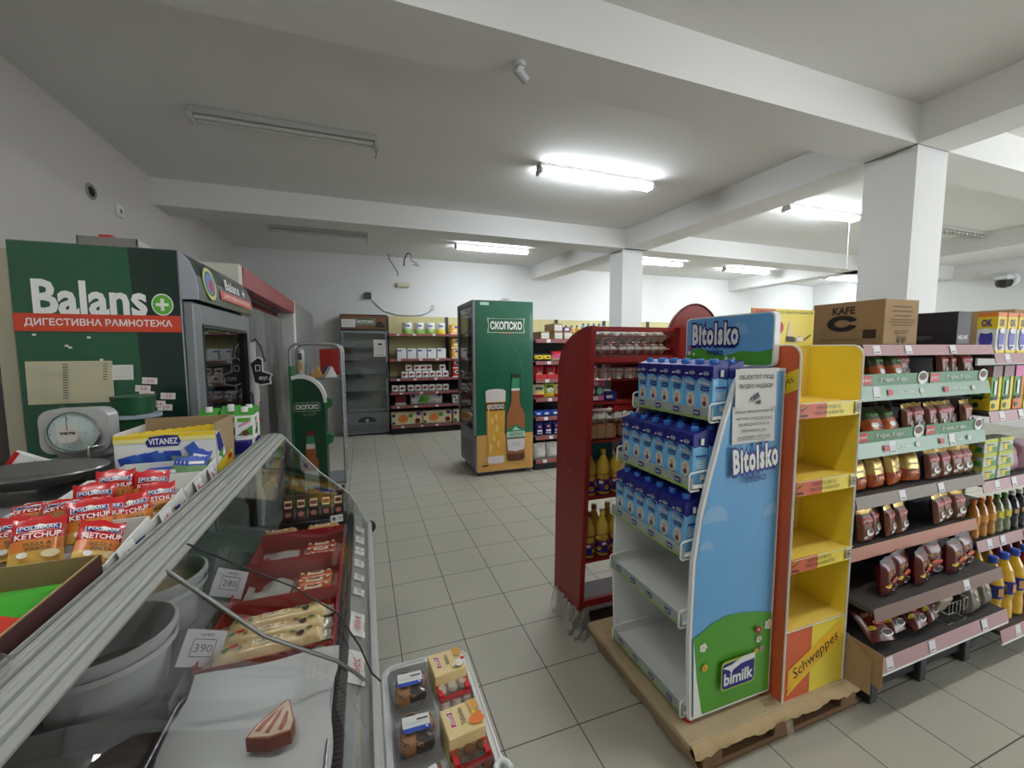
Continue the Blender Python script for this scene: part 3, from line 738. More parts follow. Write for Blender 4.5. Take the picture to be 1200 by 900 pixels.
def dr_bra(f, w, h):
    f.text('BRA', w * .42, h * .62, w * .5, h * .09, tan, .0); f.disc(w * .22, h * .3, w * .16, yellow, h * .05, 14); f.text('NOVO', w * .22, h * .3, w * .2, h * .035, green, 0)
    f.disc(w * .68, h * .17, w * .26, white, h * .09, 16); f.disc(w * .68, h * .18, w * .21, dkbrown, h * .065, 14)
    f.disc(w * .6, h * .42, w * .26, orange, h * .06, 12); f.disc(w * .62, h * .42, w * .18, red, h * .04, 12)
grand = make_bag(.086, .136, .038, coffee_brown, [(.86, 1, gold)], dr_grand)
goldbag = make_bag(.105, .147, .052, gold, [(0, .42, bagorange)], dr_gold)
darkbag = make_bag(.09, .125, .045, coffee_dark, [(.9, 1, brown)], dr_dark)
olivebag = make_bag(.11, .13, .055, bagolive, [(0, .45, bagorange)], dr_olive)
brabag = make_bag(.122, .155, .05, bagmaroon, [(.9, 1, dkbrown), (.2, .34, bagred)], dr_bra)

# ---------------------------------------------------------------- coffee gondola
blackback = mat('dark_back_panel', (32, 30, 30), .7); shelfgrey = mat('shelf_grey', (66, 63, 61), .5)
stripink = mat('price_strip_pink', (176, 136, 138), .3); stripgreen = mat('price_strip_green', (126, 158, 134), .3)
stripbrown = mat('price_strip_brown', (112, 78, 64), .4); stripwood = mat('price_strip_wood', (170, 104, 78), .45); stripolive = mat('price_strip_olive', (108, 92, 66), .4)
ticket = mat('price_ticket', (222, 222, 224), .5)
GX0, GX1, GYB = 1.925, 2.89, 1.54
def gondola(name, label, X0_, X1_, yb, rows, zt, zbase, legs=True):
    g = thing(name, label, 'shelving unit')
    MB().box(X0_, X1_, yb, yb + .02, zbase, zt, blackback).build('back_panel', g)
    for x in (X0_, X1_ - .03): MB().box(x, x + .03, yb - .03, yb, .16 if x < 1.95 else 0, zt, dkgrey, .002).build('upright', g)
    for (z, yf, m, hgt, tick, txt) in rows:
        s = MB(); s.box(X0_, X1_, yf, yb, z - .022, z, shelfgrey, .003)
        o = s.build('shelf', g)
        st = MB(); st.prism([(X0_, yf, z + .004), (X0_, yf - .012, z - hgt), (X0_, yf - .008, z - hgt), (X0_, yf + .0, z - .002)], (X1_ - X0_, 0, 0), m)
        n = V3((0, -.012, -hgt - .004)); l = n.length
        f = st.face((X0_, yf - .012, z - hgt), (1, 0, 0), (-n).normalized())
        W = X1_ - X0_
        for t in tick: f.rect(t * W, t * W + .045, .006, l - .004, ticket); f.rect(t * W + .006, t * W + .038, .012, .016, ink)
        if txt:
            for k in range(2):
                a = (.3 + .42 * k) * W
                f.text('В најрис... В најус...', a, l * .5, .15, .014, white, .01)
                f.disc(a + .12, l * .5, .016, mat('strip_cup', (206, 200, 190), .4), .012, 12); f.rect(a - .12, a - .09, l * .3, l * .7, red)
        st.build('price_strip', o)
        if m in (stripbrown, stripink) and yf < 1.0:
            e = MB(); e.box(X0_, X1_, yf - .012, yf - .004, z - hgt - .012, z - hgt, whitemetal, .002); e.build('edge_rail', o)
    return g
ROWS = [(1.585, 1.105, stripink, .042, (.06, .28, .62), 0), (1.412, 1.105, stripgreen, .058, (.08,), 1), (1.17, 1.105, stripgreen, .058, (.22, .68), 1),
        (.944, 1.095, stripolive, .047, (.3, .6), 0), (.712, 1.105, stripwood, .047, (), 0), (.507, 1.003, stripbrown, .047, (.66,), 0), (.313, .972, stripink, .052, (.04, .34, .76), 0)]
ga = gondola('shelving_unit', 'shelving unit full of coffee bags beside the yellow stand, under the kraft box', GX0, GX1, GYB, ROWS, 1.56, .16)
MB().box(2.06, GX1, 1.08, GYB, .05, .1, blackback).build('base', ga)
for x in (2.06, 2.42, GX1 - .1): MB().box(x, x + .05, 1.06, 1.13, 0, .29, dkgrey, .004).build('leg', ga)
def tray(x0, x1, y, z, lab):
    b = MB(); trg = mat('tray_green', (74, 130, 84), .45)
    b.box(x0, x1, y, y + .004, z, z + .052, trg); b.box(x0, x1, y, y + .3, z, z + .003, trg); b.box(x0, x0 + .003, y, y + .3, z, z + .03, trg); b.box(x1 - .003, x1, y, y + .3, z, z + .03, trg)
    f = b.face((x0, y, z), (1, 0, 0), (0, 0, 1)); w_ = x1 - x0
    f.rect(.0, .07, .008, .046, red); f.text('grand', .035, .027, .055, .018, white, .02)
    f.text('В најрис... В најус...', w_ * .48, .026, w_ * .42, .022, white, .01)
    f.disc(w_ - .05, .03, .036, white, .03, 16); f.disc(w_ - .05, .035, .028, brown, .017, 14)
    tag(b.build('display_tray'), lab, 'tray', 'green card trays of coffee')
for z, nm in ((1.412, 'upper'), (1.17, 'lower')):
    tray(1.93, 2.4, 1.107, z + .001, 'green printed card tray at the left end of the %s green coffee shelf' % nm)
    tray(2.41, 2.885, 1.107, z + .001, 'green printed card tray at the right end of the %s green coffee shelf' % nm)
def put(key, mk, name, lab, cat, grp, pts, tilt=.12):
    for i, p in enumerate(pts):
        x, y, z = p[:3]; t = p[3] if len(p) > 3 else tilt
        use(key, mk, name, lab(i), cat, grp, (x, y, z + .036 * math.sin(t)), rot=(-t, 0, R.uniform(-.22, .22)))
def ordl(s): return lambda i: s % ORD[i]
E_ = .004
put('grand', grand, 'coffee_bag', ordl('%s brown coffee bag with cup picture from the left, on the upper green tray shelf'), 'coffee bag', 'brown coffee bags', [(x, y, 1.416 + E_) for x, y in ((2.325, 1.210), (2.420, 1.220), (2.588, 1.146), (2.683, 1.156), (2.777, 1.146))])
put('olive', olivebag, 'coffee_bag', ordl('%s green and orange coffee bag from the left, upper green tray shelf'), 'coffee bag', 'green and orange coffee bags', [(x, y, 1.416 + E_) for x, y in ((2.093, 1.135), (2.167, 1.231), (2.209, 1.135))], .3)
put('dark', darkbag, 'coffee_bag', ordl('%s dark coffee bag from the left, at the back of the upper green tray shelf'), 'coffee bag', 'dark coffee bags', [(x, 1.368, 1.416 + E_) for x in (2.314, 2.420, 2.546)])
put('grand', grand, 'coffee_bag', ordl('%s brown coffee bag with cup picture from the left, on the lower green tray shelf'), 'coffee bag', 'brown coffee bags', [(x, y, 1.174 + E_) for x, y in ((2.346, 1.146), (2.435, 1.156), (2.525, 1.146), (2.614, 1.146), (2.698, 1.156), (2.798, 1.135))])
put('olive', olivebag, 'coffee_bag', ordl('%s green and orange coffee bag from the left, lower green tray shelf'), 'coffee bag', 'green and orange coffee bags', [(x, y, 1.174 + E_) for x, y in ((2.093, 1.135), (2.157, 1.231), (2.209, 1.135))], .45)
put('dark', darkbag, 'coffee_bag', ordl('%s dark coffee bag from the left, at the back of the lower green tray shelf'), 'coffee bag', 'dark coffee bags', [(x, 1.315, 1.174 + E_) for x in (2.390, 2.502)])
put('gold', goldbag, 'coffee_bag', ordl('%s gold foil coffee bag with orange base from the left, olive edged shelf'), 'coffee bag', 'gold coffee bags', [(2.03 + k * .062, 1.15 + .03 * (k % 2), .944 + E_) for k in range(7)], .2)
put('grand', grand, 'coffee_bag', ordl('%s brown coffee bag from the left, beside the gold bags on the olive edged shelf'), 'coffee bag', 'brown coffee bags', [(x, 1.135, .944 + E_) for x in (2.546, 2.641, 2.735, 2.819)])
put('dark', darkbag, 'coffee_bag', ordl('%s dark coffee bag from the left, behind the gold bags'), 'coffee bag', 'dark coffee bags', [(x, 1.347, .944 + E_) for x in (2.104, 2.230, 2.378)])
put('grand', grand, 'coffee_bag', ordl('%s brown coffee bag from the left, on the wood coloured shelf edge'), 'coffee bag', 'brown coffee bags', [(x, y, .712 + E_) for x, y in ((2.078, 1.135), (2.178, 1.156), (2.251, 1.135), (2.335, 1.135), (2.630, 1.135), (2.714, 1.146), (2.798, 1.135))])
put('dark', darkbag, 'coffee_bag', ordl('%s dark coffee bag from the left, at the back of the wood edged shelf'), 'coffee bag', 'dark coffee bags', [(x, 1.315, .712 + E_) for x in (2.269, 2.656)])
put('bra', brabag, 'coffee_bag', ordl('%s maroon coffee bag with yellow oval from the left, front of the brown edged shelf'), 'coffee bag', 'maroon coffee bags', [(x, y, .507 + E_) for x, y in ((2.115, 1.062), (2.241, 1.083), (2.356, 1.062), (2.493, 1.093), (2.619, 1.062), (2.746, 1.083))], .06)
put('bra', brabag, 'coffee_bag', ordl('%s maroon coffee bag from the left, rear row of the brown edged shelf'), 'coffee bag', 'maroon coffee bags', [(x, 1.283, .507 + E_) for x in (2.188, 2.420, 2.630)], .06)
put('bra', brabag, 'coffee_bag', ordl('%s maroon coffee bag from the left, lying back on the lowest coffee shelf'), 'coffee bag', 'maroon coffee bags', [(2.005 + k * .13, 1.0 + .015 * (k % 2), .313 + .012) for k in range(4)], .95)
greybag = make_bag(.12, .15, .07, mat('bag_grey_black', (104, 96, 86), .35), [(.9, 1, black)], lambda f, w, h: (f.disc(w * .5, h * .5, w * .14, cream, h * .16, 12), f.disc(w * .5, h * .5, w * .07, dkbrown, h * .09, 10)))
put('greybag', greybag, 'coffee_bag', ordl('%s dark grey bag with cream emblem from the left, lowest coffee shelf'), 'coffee bag', 'dark grey bags', [(x, y, .313 + E_) for x, y in ((2.69, 1.02), (2.815, 1.03), (2.75, 1.13))], .25)
# small wire basket on the lowest shelf
wb = thing('wire_basket', 'chrome wire basket holding a pale packet on the lowest coffee shelf', 'basket', (2.54, 1.06, .316))
fr = MB()
for z in (0, .05, .1): fr.tube([(-.075, -.06, z), (.075, -.06, z), (.075, .1, z), (-.075, .1, z)], .0025, chrome, 5, True)
fr.build('frame', wb)
for k in range(6): MB().tube([(-.075 + k * .03, -.06, .1), (-.075 + k * .03, -.06, 0), (-.075 + k * .03, .1, 0), (-.075 + k * .03, .1, .1)], .0018, chrome, 5).build('wire', wb)
tag(MB(Matrix.Rotation(.35, 4, 'X')).box(-.055, .055, -.02, .02, .0, .09, mat('pale_packet', (200, 180, 150), .5), .008).build('packet'), 'pale packet standing in the chrome wire basket on the lowest coffee shelf', 'packet', None, (2.54, 1.085, .322))
# cardboard leaning between the yellow stand and the coffee shelves
tag(MB().prism([(1.9135, .99, .152), (1.9135, 1.085, .152), (1.9135, 1.085, .36), (1.9135, .99, .3)], (.004, 0, 0), woodcard).build('cardboard_sheet'), 'brown cardboard sheet standing on the pallet beside the yellow stand', 'cardboard')
b = MB(); b.prism([(1.9195, .955, .2), (1.9195, 1.3, .2), (1.9195, 1.3, .36), (1.9195, .955, .345)], (.004, 0, 0), kraft)
tag(b.build('cardboard_sheet'), 'kraft cardboard sheet at the left end of the lowest coffee shelf', 'cardboard')
# ---------------------------------------------------------------- boxes on top
def carton_box(name, x0, x1, y0, y1, z0, z1, m, label, draw=None, flap=True):
    b = MB(); b.box(x0, x1, y0, y1, z0, z1, m, .002)
    if draw: draw(b, x0, x1, y0, y1, z0, z1)
    o = b.build(name); tag(o, label, 'box')
    if flap:
        t = MB(); f = t.face((x0, y0, z1), (1, 0, 0), (0, 1, 0)); f.rect(0, x1 - x0, (y1 - y0) * .44, (y1 - y0) * .56, tape); t.build('tape', o)
    return o
def dkafe(b, x0, x1, y0, y1, z0, z1):
    f = b.face((x0, y1, z0), (0, -1, 0), (0, 0, 1)); D, h = y1 - y0, z1 - z0
    f.text('KAFE', D * .46, h * .8, D * .32, h * .17, black, .03)
    f.k += 1; pts = arc(D * .45, h * .5, D * .22, .35, 2 * PI - .35, 30, h * .19); pin = arc(D * .45, h * .5, D * .11, .3, 2 * PI - .3, 30, h * .085)
    k = f.k
    for i in range(30): f.poly([pts[i], pts[i + 1], pin[i + 1], pin[i]], black, k)
    f.rect(D * .74, D * .91, h * .15, h * .34, dkbrown); f.text('Произведува', D * .4, h * .12, D * .55, h * .04, dkbrown, 0)
    f = b.face((x0, y0, z0), (1, 0, 0), (0, 0, 1)); w_ = x1 - x0
    for i, (c, l) in enumerate(((.84, .55), (.74, .62), (.64, .5), (.55, .72), (.49, .78), (.43, .6), (.3, .4), (.26, .3))): f.line([(w_ * (.5 - l / 2), h * c), (w_ * (.5 + l / 2), h * c)], .004, mat('box_print', (112, 92, 66), .8))
    f.rect(w_ * .4, w_ * .48, h * .05, h * .18, mat('box_print', (112, 92, 66), .8)); f.rect(w_ * .54, w_ * .62, h * .05, h * .18, mat('box_print', (112, 92, 66), .8))
carton_box('cardboard_box', 2.1, 2.335, 1.13, 1.43, 1.5895, 1.785, kraft, 'large kraft box lettered KAFE with a big black letter C, on top shelf', dkafe)
def dnes(b, x0, x1, y0, y1, z0, z1):
    bb = mat('black_card', (36, 34, 40), .5)
    f = b.face((x0, y0, z0), (1, 0, 0), (0, 0, 1)); w_, h = x1 - x0, z1 - z0; f.text('NESCAFE', w_ * .45, h * .22, w_ * .7, h * .12, white, .02); f.line([(w_ * .15, h * .1), (w_ * .75, h * .1)], .003, grey)
    f = b.face((x0, y1, z0), (0, -1, 0), (0, 0, 1))
    for c, l in ((.35, .5), (.25, .8), (.2, .85), (.14, .7)): f.line([(.05, h * c), (.05 + .22 * l, h * c)], .003, grey)
carton_box('cardboard_box', 2.62, 2.73, 1.12, 1.44, 1.5895, 1.745, mat('black_card', (36, 34, 40), .5), 'black printed coffee box to the right of the kraft box on the top shelf', dnes)
carton_box('cardboard_box', 2.4, 2.58, 1.36, 1.53, 1.5895, 1.75, kraft, 'small plain kraft box partly hidden behind the black box on top shelf')
# ---------------------------------------------------------------- juice gondola
HX0, HX1, HYB = 2.905, 3.8, 1.54
HR = [(1.543, 1.1, stripink, .045, (.1, .35, .6), 0), (1.254, 1.1, stripink, .05, (.1, .3, .55), 0), (.896, 1.1, stripink, .05, (.12, .3, .5), 0), (.586, 1.1, stripink, .05, (.1, .24, .5), 0), (.181, .99, stripink, .055, (.15, .4), 0)]
gb = gondola('shelving_unit', 'shelving unit with juice cartons and bottles at the right edge, next to the coffee shelves', HX0, HX1, HYB, HR, 1.7, .06)
MB().box(HX0, HX1, 1.1, HYB, .05, .1, blackback).build('base', gb)
for x in (HX0 + .04, HX1 - .1): MB().box(x, x + .05, 1.1, 1.16, 0, .06, dkgrey, .004).build('leg', gb)
def make_juice(kind):
    def mk():
        b = MB(); w_, d_, h_ = (.085, .07, .2) if kind == 0 else (.092, .07, .225)
        if kind == 0:
            b.box(-w_ / 2, w_ / 2, -d_ / 2, d_ / 2, 0, h_, white, .003)
            for o, U, L_ in (((-w_ / 2, -d_ / 2, 0), (1, 0, 0), w_), ((-w_ / 2, d_ / 2, 0), (0, -1, 0), d_)):
                f = b.face(o, U, (0, 0, 1))
                f.rect(0, L_, .12, .2, yellow); f.rect(0, L_, .18, .2, orange); f.rect(0, L_, 0, .015, yellow); f.disc(L_ / 2, .07, L_ * .34, mat('juice_violet', (78, 74, 170), .4), .055, 16); f.text('OK', L_ / 2, .15, L_ * .55, .035, navy, .03)
                f.rect(L_ * .2, L_ * .8, .035, .04, white); f.disc(L_ * .5, .11, L_ * .3, white, .014, 12)
        else:
            m1 = yellow if kind == 1 else orange
            b.box(-w_ / 2, w_ / 2, -d_ / 2, d_ / 2, 0, h_, mat('juice_green', (66, 150, 60), .4), .003)
            for o, U, L_ in (((-w_ / 2, -d_ / 2, 0), (1, 0, 0), w_), ((-w_ / 2, d_ / 2, 0), (0, -1, 0), d_)):
                f = b.face(o, U, (0, 0, 1))
                f.rect(0, L_, 0, .05, m1); f.poly([(0, .05), (L_, .05), (L_, .07)], m1); f.rect(L_ * .72, L_, .07, .2, m1); f.rect(0, L_, .17, .225, pink if kind == 2 else mat('juice_mauve', (150, 110, 120), .5)); f.text('IZVOR', L_ * .4, .12, .07, .03, white, .02, rot=PI / 2) if False else f.rect(L_ * .25, L_ * .5, .08, .15, white)
                f.disc(L_ * .3, .025, L_ * .16, dkgreen, .014, 12); f.rect(L_ * .1, L_ * .65, .055, .07, black)
        return assemble('juice_carton', b)
    return mk
for i in range(7): use('juice0', make_juice(0), 'juice_carton', '%s orange and blue juice carton from the left, on the top juice shelf' % ORD[i], 'juice carton', 'orange and blue juice cartons', (2.975 + i * .1, 1.145, 1.5475), R.uniform(-.04, .04))
for i in range(7): use('juice%d' % (1 + (i in (2, 5))), make_juice(1 + (i in (2, 5))), 'juice_carton', '%s green and yellow juice carton from the left, on the second juice shelf' % ORD[i], 'juice carton', 'green and yellow juice cartons', (2.975 + i * .109, 1.145, 1.2585), R.uniform(-.04, .04))
def make_tea():
    b = MB(); b.box(-.065, .065, -.035, .035, 0, .07, mat('tea_box', (200, 208, 190), .5), .002)
    for o, U, L_ in (((-.065, -.035, 0), (1, 0, 0), .13), ((-.065, .035, 0), (0, -1, 0), .07)):
        f = b.face(o, U, (0, 0, 1)); f.rect(0, L_, .052, .07, mat('tea_yellow', (190, 200, 60), .5)); f.disc(L_ * .45, .025, L_ * .2, yellow, .018, 12); f.rect(L_ * .55, L_ * .9, .005, .03, green); f.line([(L_ * .1, .045), (L_ * .7, .04)], .004, black)
    return assemble('tea_box', b)
for c in range(2):
    for k in range(3): use('tea', make_tea, 'tea_box', '%s green and white tea box from the bottom of the %s stack, third juice shelf' % (ORD[k], ('left', 'right')[c]), 'tea box', 'tea boxes on the juice shelves', (2.985 + c * .147, 1.145, .9005 + k * .0705), R.uniform(-.03, .03))
put('pinkbag', make_bag(.13, .16, .07, mat('bag_pinkish_clear', (170, 130, 140), .25), (), None, name='sweet_bag'), 'sweet_bag', ordl('%s pinkish clear sweet bag from the left, beside the tea boxes'), 'sweet bag', 'pinkish sweet bags', [(3.3, 1.16, .9), (3.46, 1.16, .9), (3.62, 1.16, .9)], .15)
def liquid(name, rgb, t=.35):
    m = mat(name, rgb, .1, coat=.5); m.node_tree.nodes['Principled BSDF'].inputs['Transmission Weight'].default_value = t; return m
def make_bottle(h, r, liq, capm, lab, labm2=None, name='juice_bottle'):
    def mk():
        b = MB(); b.lathe([(r * .8, 0), (r, .01), (r * .97, h * .2), (r * .88, h * .3), (r * .97, h * .38), (r, h * .6), (r * .75, h * .76), (r * .36, h * .88), (r * .33, h * .93), (0, h * .931)], liq, 18)
        l = MB(); l.lathe([(r * 1.01, h * .4), (r * 1.02, h * .6)], lab, 18, cap=False)
        if labm2:
            for t in range(6):
                a = t * PI / 3; f = l.face((r * 1.035 * math.cos(a), r * 1.035 * math.sin(a), h * .5), (-math.sin(a), math.cos(a), 0), (0, 0, 1)); f.rect(-r * .3, r * .3, -h * .06, h * .06, labm2)
        c = MB(); c.lathe([(r * .4, h * .9), (r * .42, h * .985), (r * .36, h), (0, h)], capm, 14)
        return assemble(name, b, [('label', l), ('cap', c)])
    return mk
BOT = [(make_bottle(.2, .03, liquid('juice_orange', (214, 140, 30)), orange, mat('label_amber', (206, 140, 60), .4)), 3, 'orange'),
       (make_bottle(.2, .03, liquid('juice_clear', (196, 204, 150), .7), green, mat('label_lime', (180, 196, 90), .4), yellow), 2, 'pale lemon'),
       (make_bottle(.2, .032, liquid('juice_dark', (30, 22, 34), .1), white, mat('label_violet', (52, 40, 86), .4), gold), 5, 'dark')]
x = 2.945; n = 0
for q, (mk, cnt, nm) in enumerate(BOT):
    for i in range(cnt): use('jb%d' % q, mk, 'juice_bottle', '%s small bottle of %s drink from the left, fourth juice shelf' % (ORD[i], nm), 'bottle', 'small %s bottles' % nm, (x, 1.14, .5905)); x += .076
BIG = [(make_bottle(.34, .045, liquid('juice_yellow', (236, 186, 24), .25), royal, navy, mat('label_tan', (190, 140, 80), .4)), 3, 'yellow'), (make_bottle(.34, .045, liquid('juice_red', (150, 40, 44), .25), royal, mat('label_navy', (40, 44, 110), .4), white), 5, 'red')]
for r, y in enumerate((1.06, 1.165)):
    x = 2.97
    for q, (mk, cnt, nm) in enumerate(BIG):
        for i in range(cnt): use('bb%d' % q, mk, 'juice_bottle', '%s big bottle of %s juice from the left, %s row, bottom juice shelf' % (ORD[i], nm, ('front', 'rear')[r]), 'bottle', 'big %s juice bottles' % nm, (x, y, .1855), R.uniform(0, 2)); x += .105
carton_box('cardboard_box', 3.45, 3.78, 1.24, 1.5, 1.5475, 1.79, kraft, 'plain kraft box on top of the juice shelves, behind the orange cartons')
# ---------------------------------------------------------------- beer fridge in the middle of the shop
steelgrey = mat('fridge_grey', (128, 132, 136), .4, .3); fridgedark = mat('fridge_interior', (62, 66, 68), .6); fridgelight = mat('fridge_liner', (150, 156, 158), .5)
beergreen = mat('fridge_green', (20, 92, 66), .3, coat=.3, var=.12, scale=1.2); beertan = mat('fridge_tan', (206, 156, 84), .35); beergold = mat('beer_gold', (212, 158, 62), .35, var=.2, scale=14); foam = mat('foam_print', (214, 208, 204), .4)
bottlebrown = mat('bottle_print_brown', (152, 92, 50), .35); bottledark = mat('bottle_print_dark', (92, 50, 34), .35); labelgreen = mat('label_print_green', (46, 128, 88), .4); labelpale = mat('label_print_pale', (182, 206, 190), .4)
def badge(f, a, b, w, h, rim=True):
    if rim: f.poly([(a - w * .5, b + h * .5), (a - w * .25, b + h * .46), (a + w * .25, b + h * .46), (a + w * .5, b + h * .5), (a + w * .47, b), (a + w * .5, b - h * .5), (a - w * .5, b - h * .5), (a - w * .47, b)], mat('badge_rim', (170, 186, 160), .4))
    k = .93
    f.poly([(a - w * .5 * k, b + h * .44), (a + w * .5 * k, b + h * .44), (a + w * .5 * k * .97, b), (a + w * .5 * k, b - h * .44), (a - w * .5 * k, b - h * .44), (a - w * .5 * k * .97, b)], dkgreen)
    f.text('СКОПСКО', a, b, w * .84, h * .56, white, .035)
FX, FX1, FY, FY1, FZ = 1.275, 2.025, 4.82, 5.64, 2.165
fr = thing('beer_fridge', 'tall green and tan fridge printed with a beer glass and bottle, beside the far shelving', 'fridge')
b = MB(); b.box(FX, FX1, FY, FY + .04, .05, FZ, steelgrey, .006)
f = b.face((FX, FY, 0), (1, 0, 0), (0, 0, 1))
f.rect(.006, .744, .52, FZ - .006, beergreen); f.rect(.006, .744, .06, .52, beertan)
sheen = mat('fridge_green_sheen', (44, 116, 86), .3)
badge(f, .392, 1.865, .49, .18); f.rect(.31, .47, 1.765, 1.775, mat('badge_red', (170, 70, 50), .4)); f.rect(.06, .17, 2.105, 2.14, labelpale)
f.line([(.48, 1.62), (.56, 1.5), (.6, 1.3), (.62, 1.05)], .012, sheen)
f.poly([(.12, 1.02), (.375, 1.02), (.35, .2), (.14, .2)], beergold); f.poly([(.118, 1.06), (.377, 1.06), (.374, .93), (.12, .93)], foam); f.disc(.247, 1.06, .13, foam, .03)
f.poly([(.124, .92), (.372, .92), (.37, .82), (.127, .82)], bottledark); f.text('СКОПСКО', .248, .87, .22, .06, white, .03)
f.poly([(.14, .25), (.35, .25), (.355, .18), (.33, .155), (.16, .155), (.135, .18)], foam)
for dx, dz in ((.2, .7), (.26, .6), (.22, .48), (.28, .4), (.18, .36), (.25, .74)): f.disc(dx, dz, .022, mat('beer_bright', (230, 190, 110), .35), .045, 10)
f.line([(.15, .9), (.165, .27)], .014, mat('beer_bright', (230, 190, 110), .35))
f.poly([(.39, .2), (.42, .17), (.6, .17), (.628, .2), (.632, .74), (.615, .8), (.575, .86), (.56, .93), (.555, 1.12), (.455, 1.12), (.45, .93), (.435, .86), (.4, .8), (.385, .74)], bottlebrown)
f.poly([(.45, 1.08), (.56, 1.08), (.555, 1.25), (.46, 1.25)], labelgreen); f.rect(.455, .56, 1.22, 1.27, black); f.rect(.45, .56, 1.06, 1.09, foam)
f.poly([(.388, .56), (.43, .6), (.51, .63), (.59, .6), (.63, .56), (.63, .46), (.388, .46)], labelgreen); f.rect(.388, .63, .475, .545, labelpale); f.text('СКОПСКО', .51, .51, .18, .045, dkgreen, .02)
f.poly([(.46, .56), (.5, .61), (.54, .58), (.58, .56)], labelpale)
f.poly([(.388, .45), (.63, .45), (.62, .31), (.51, .29), (.4, .31)], foam); f.text('ПИВО', .51, .38, .1, .04, mat('faint_print', (170, 168, 166), .5), 0); f.poly([(.39, .2), (.42, .17), (.6, .17), (.628, .2), (.625, .26), (.393, .26)], bottledark)
f.ring(.66, .16, .04, .006, mat('stamp_print', (190, 140, 70), .4)); f.rect(.06, .14, .13, .15, bottledark)
b.build('side_panel', fr)
b = MB(); b.box(FX, FX1, FY1 - .04, FY1, .05, FZ, steelgrey, .006); b.build('side_panel', fr)
b = MB(); b.box(FX + .03, FX1, FY + .04, FY1 - .04, FZ - .06, FZ, steelgrey); b.build('top_panel', fr)
b = MB(); b.box(FX1 - .04, FX1, FY + .04, FY1 - .04, .05, FZ - .06, fridgelight); b.build('back_panel', fr)
b = MB(); b.box(FX + .02, FX1 - .04, FY + .04, FY1 - .04, .05, .42, dkgrey); b.build('base_cabinet', fr)
b = MB(); b.box(FX - .012, FX + .02, FY + .0, FY1, .07, .5, steelgrey, .005)
f = b.face((FX - .012, FY1, .07), (0, -1, 0), (0, 0, 1))
for k in range(7): f.line([(.1, .08 + k * .04), (.7, .08 + k * .04)], .012, dkgrey)
b.build('base_grille', fr)
d = MB(); d.box(FX - .035, FX, FY, FY + .05, .52, FZ, steelgrey, .006); d.box(FX - .035, FX, FY1 - .05, FY1, .52, FZ, steelgrey, .006); d.box(FX - .035, FX, FY + .05, FY1 - .05, FZ - .06, FZ, steelgrey, .006); d.box(FX - .035, FX, FY + .05, FY1 - .05, .52, .58, steelgrey, .006)
do = d.build('door', fr); MB().box(FX - .02, FX - .014, FY + .05, FY1 - .05, .58, FZ - .06, pane).build('pane', do)
MB().tube([(FX - .035, FY + .09, 1.1), (FX - .07, FY + .09, 1.13), (FX - .07, FY + .09, 1.42), (FX - .035, FY + .09, 1.45)], .009, dkgrey, 8).build('handle', do)
for z in (.7, .98, 1.26, 1.54, 1.82):
    b = MB(); b.box(FX + .06, FX1 - .05, FY + .045, FY1 - .045, z - .008, z, mat('shelf_wire_white', (190, 194, 194), .5)); b.build('shelf', fr)
for x, y in ((FX + .06, FY + .07), (FX1 - .1, FY + .07), (FX + .06, FY1 - .08), (FX1 - .1, FY1 - .08)): MB().lathe([(.02, 0), (.024, .02), (.014, .05)], dkgrey, 10, (x, y, 0)).build('foot', fr)
def make_beer():
    b = MB(); b.lathe([(.026, 0), (.03, .008), (.03, .13), (.013, .19), (.012, .225), (0, .226)], mat('beer_bottle_glass', (84, 50, 28), .1, coat=.5), 14)
    l = MB(); l.lathe([(.0306, .04), (.0306, .1)], labelpale, 14, cap=False); c = MB(); c.lathe([(.0145, .222), (.0145, .234), (0, .236)], dkgreen, 12)
    return assemble('beer_bottle', b, [('label', l), ('cap', c)])
for s_, z in enumerate((.7, .98, 1.26)):
    for i in range(5): use('beer', make_beer, 'beer_bottle', '%s beer bottle from the near side, %s shelf of the beer fridge' % (ORD[i], ('lowest', 'second', 'third')[s_]), 'bottle', 'beer bottles in the fridge', (FX + .13, FY + .15 + i * .12, z + .001))
b = MB(); b.grid(lambda u, v: (1.62 + u * .26, 5.0 + v * .2, FZ + .004 + .05 * math.sin(u * PI) * math.sin(v * PI) * (1 + .5 * math.sin(u * 23 + v * 11))), 16, 10, film, False); tag(b.build('plastic_bag'), 'crumpled clear plastic bag lying on top of the beer fridge', 'bag')

# ---------------------------------------------------------------- far shelving along the gondola behind the red rack
shelfred = mat('price_strip_red', (150, 84, 84), .35); beige = mat('beige_back_panel', (206, 196, 142), .6)
def simple_shelves(name, label, x0, x1, yf, yb, zs, ztop, panel, strip=.045, lower=None, tk=3):
    g = thing(name, label, 'shelving unit')
    if lower: MB().box(x0, x1, yb, yb + .03, lower, ztop, panel).build('back_panel', g); MB().box(x0, x1, yb, yb + .03, .0, lower, blackback).build('back_panel', g)
    else: MB().box(x0, x1, yb, yb + .03, 0, ztop, panel).build('back_panel', g)
    for x in (x0, x1 - .025): MB().box(x, x + .025, yb - .04, yb, 0, ztop, dkgrey).build('upright', g)
    for n, z in enumerate(zs):
        s = MB(); s.box(x0 + .002, x1 - .002, yf, yb - .0, z - .02, z, mat('shelf_board', (120, 108, 100), .5), .002); o = s.build('shelf', g)
        s = MB(); s.box(x0 + .002, x1 - .002, yf - .006, yf, z - strip, z + .003, shelfred)
        f = s.face((x0, yf - .006, z - strip), (1, 0, 0), (0, 0, 1))
        for t in range(tk): a = (.12 + t * .3 + .05 * math.sin(n * 3 + t * 5)) * (x1 - x0); f.rect(a, a + .055, .004, strip, ticket)
        s.build('price_strip', o)
    MB().box(x0, x1, yf + .03, yb, 0, min(zs) - .04, blackback).build('plinth', g)
    return g
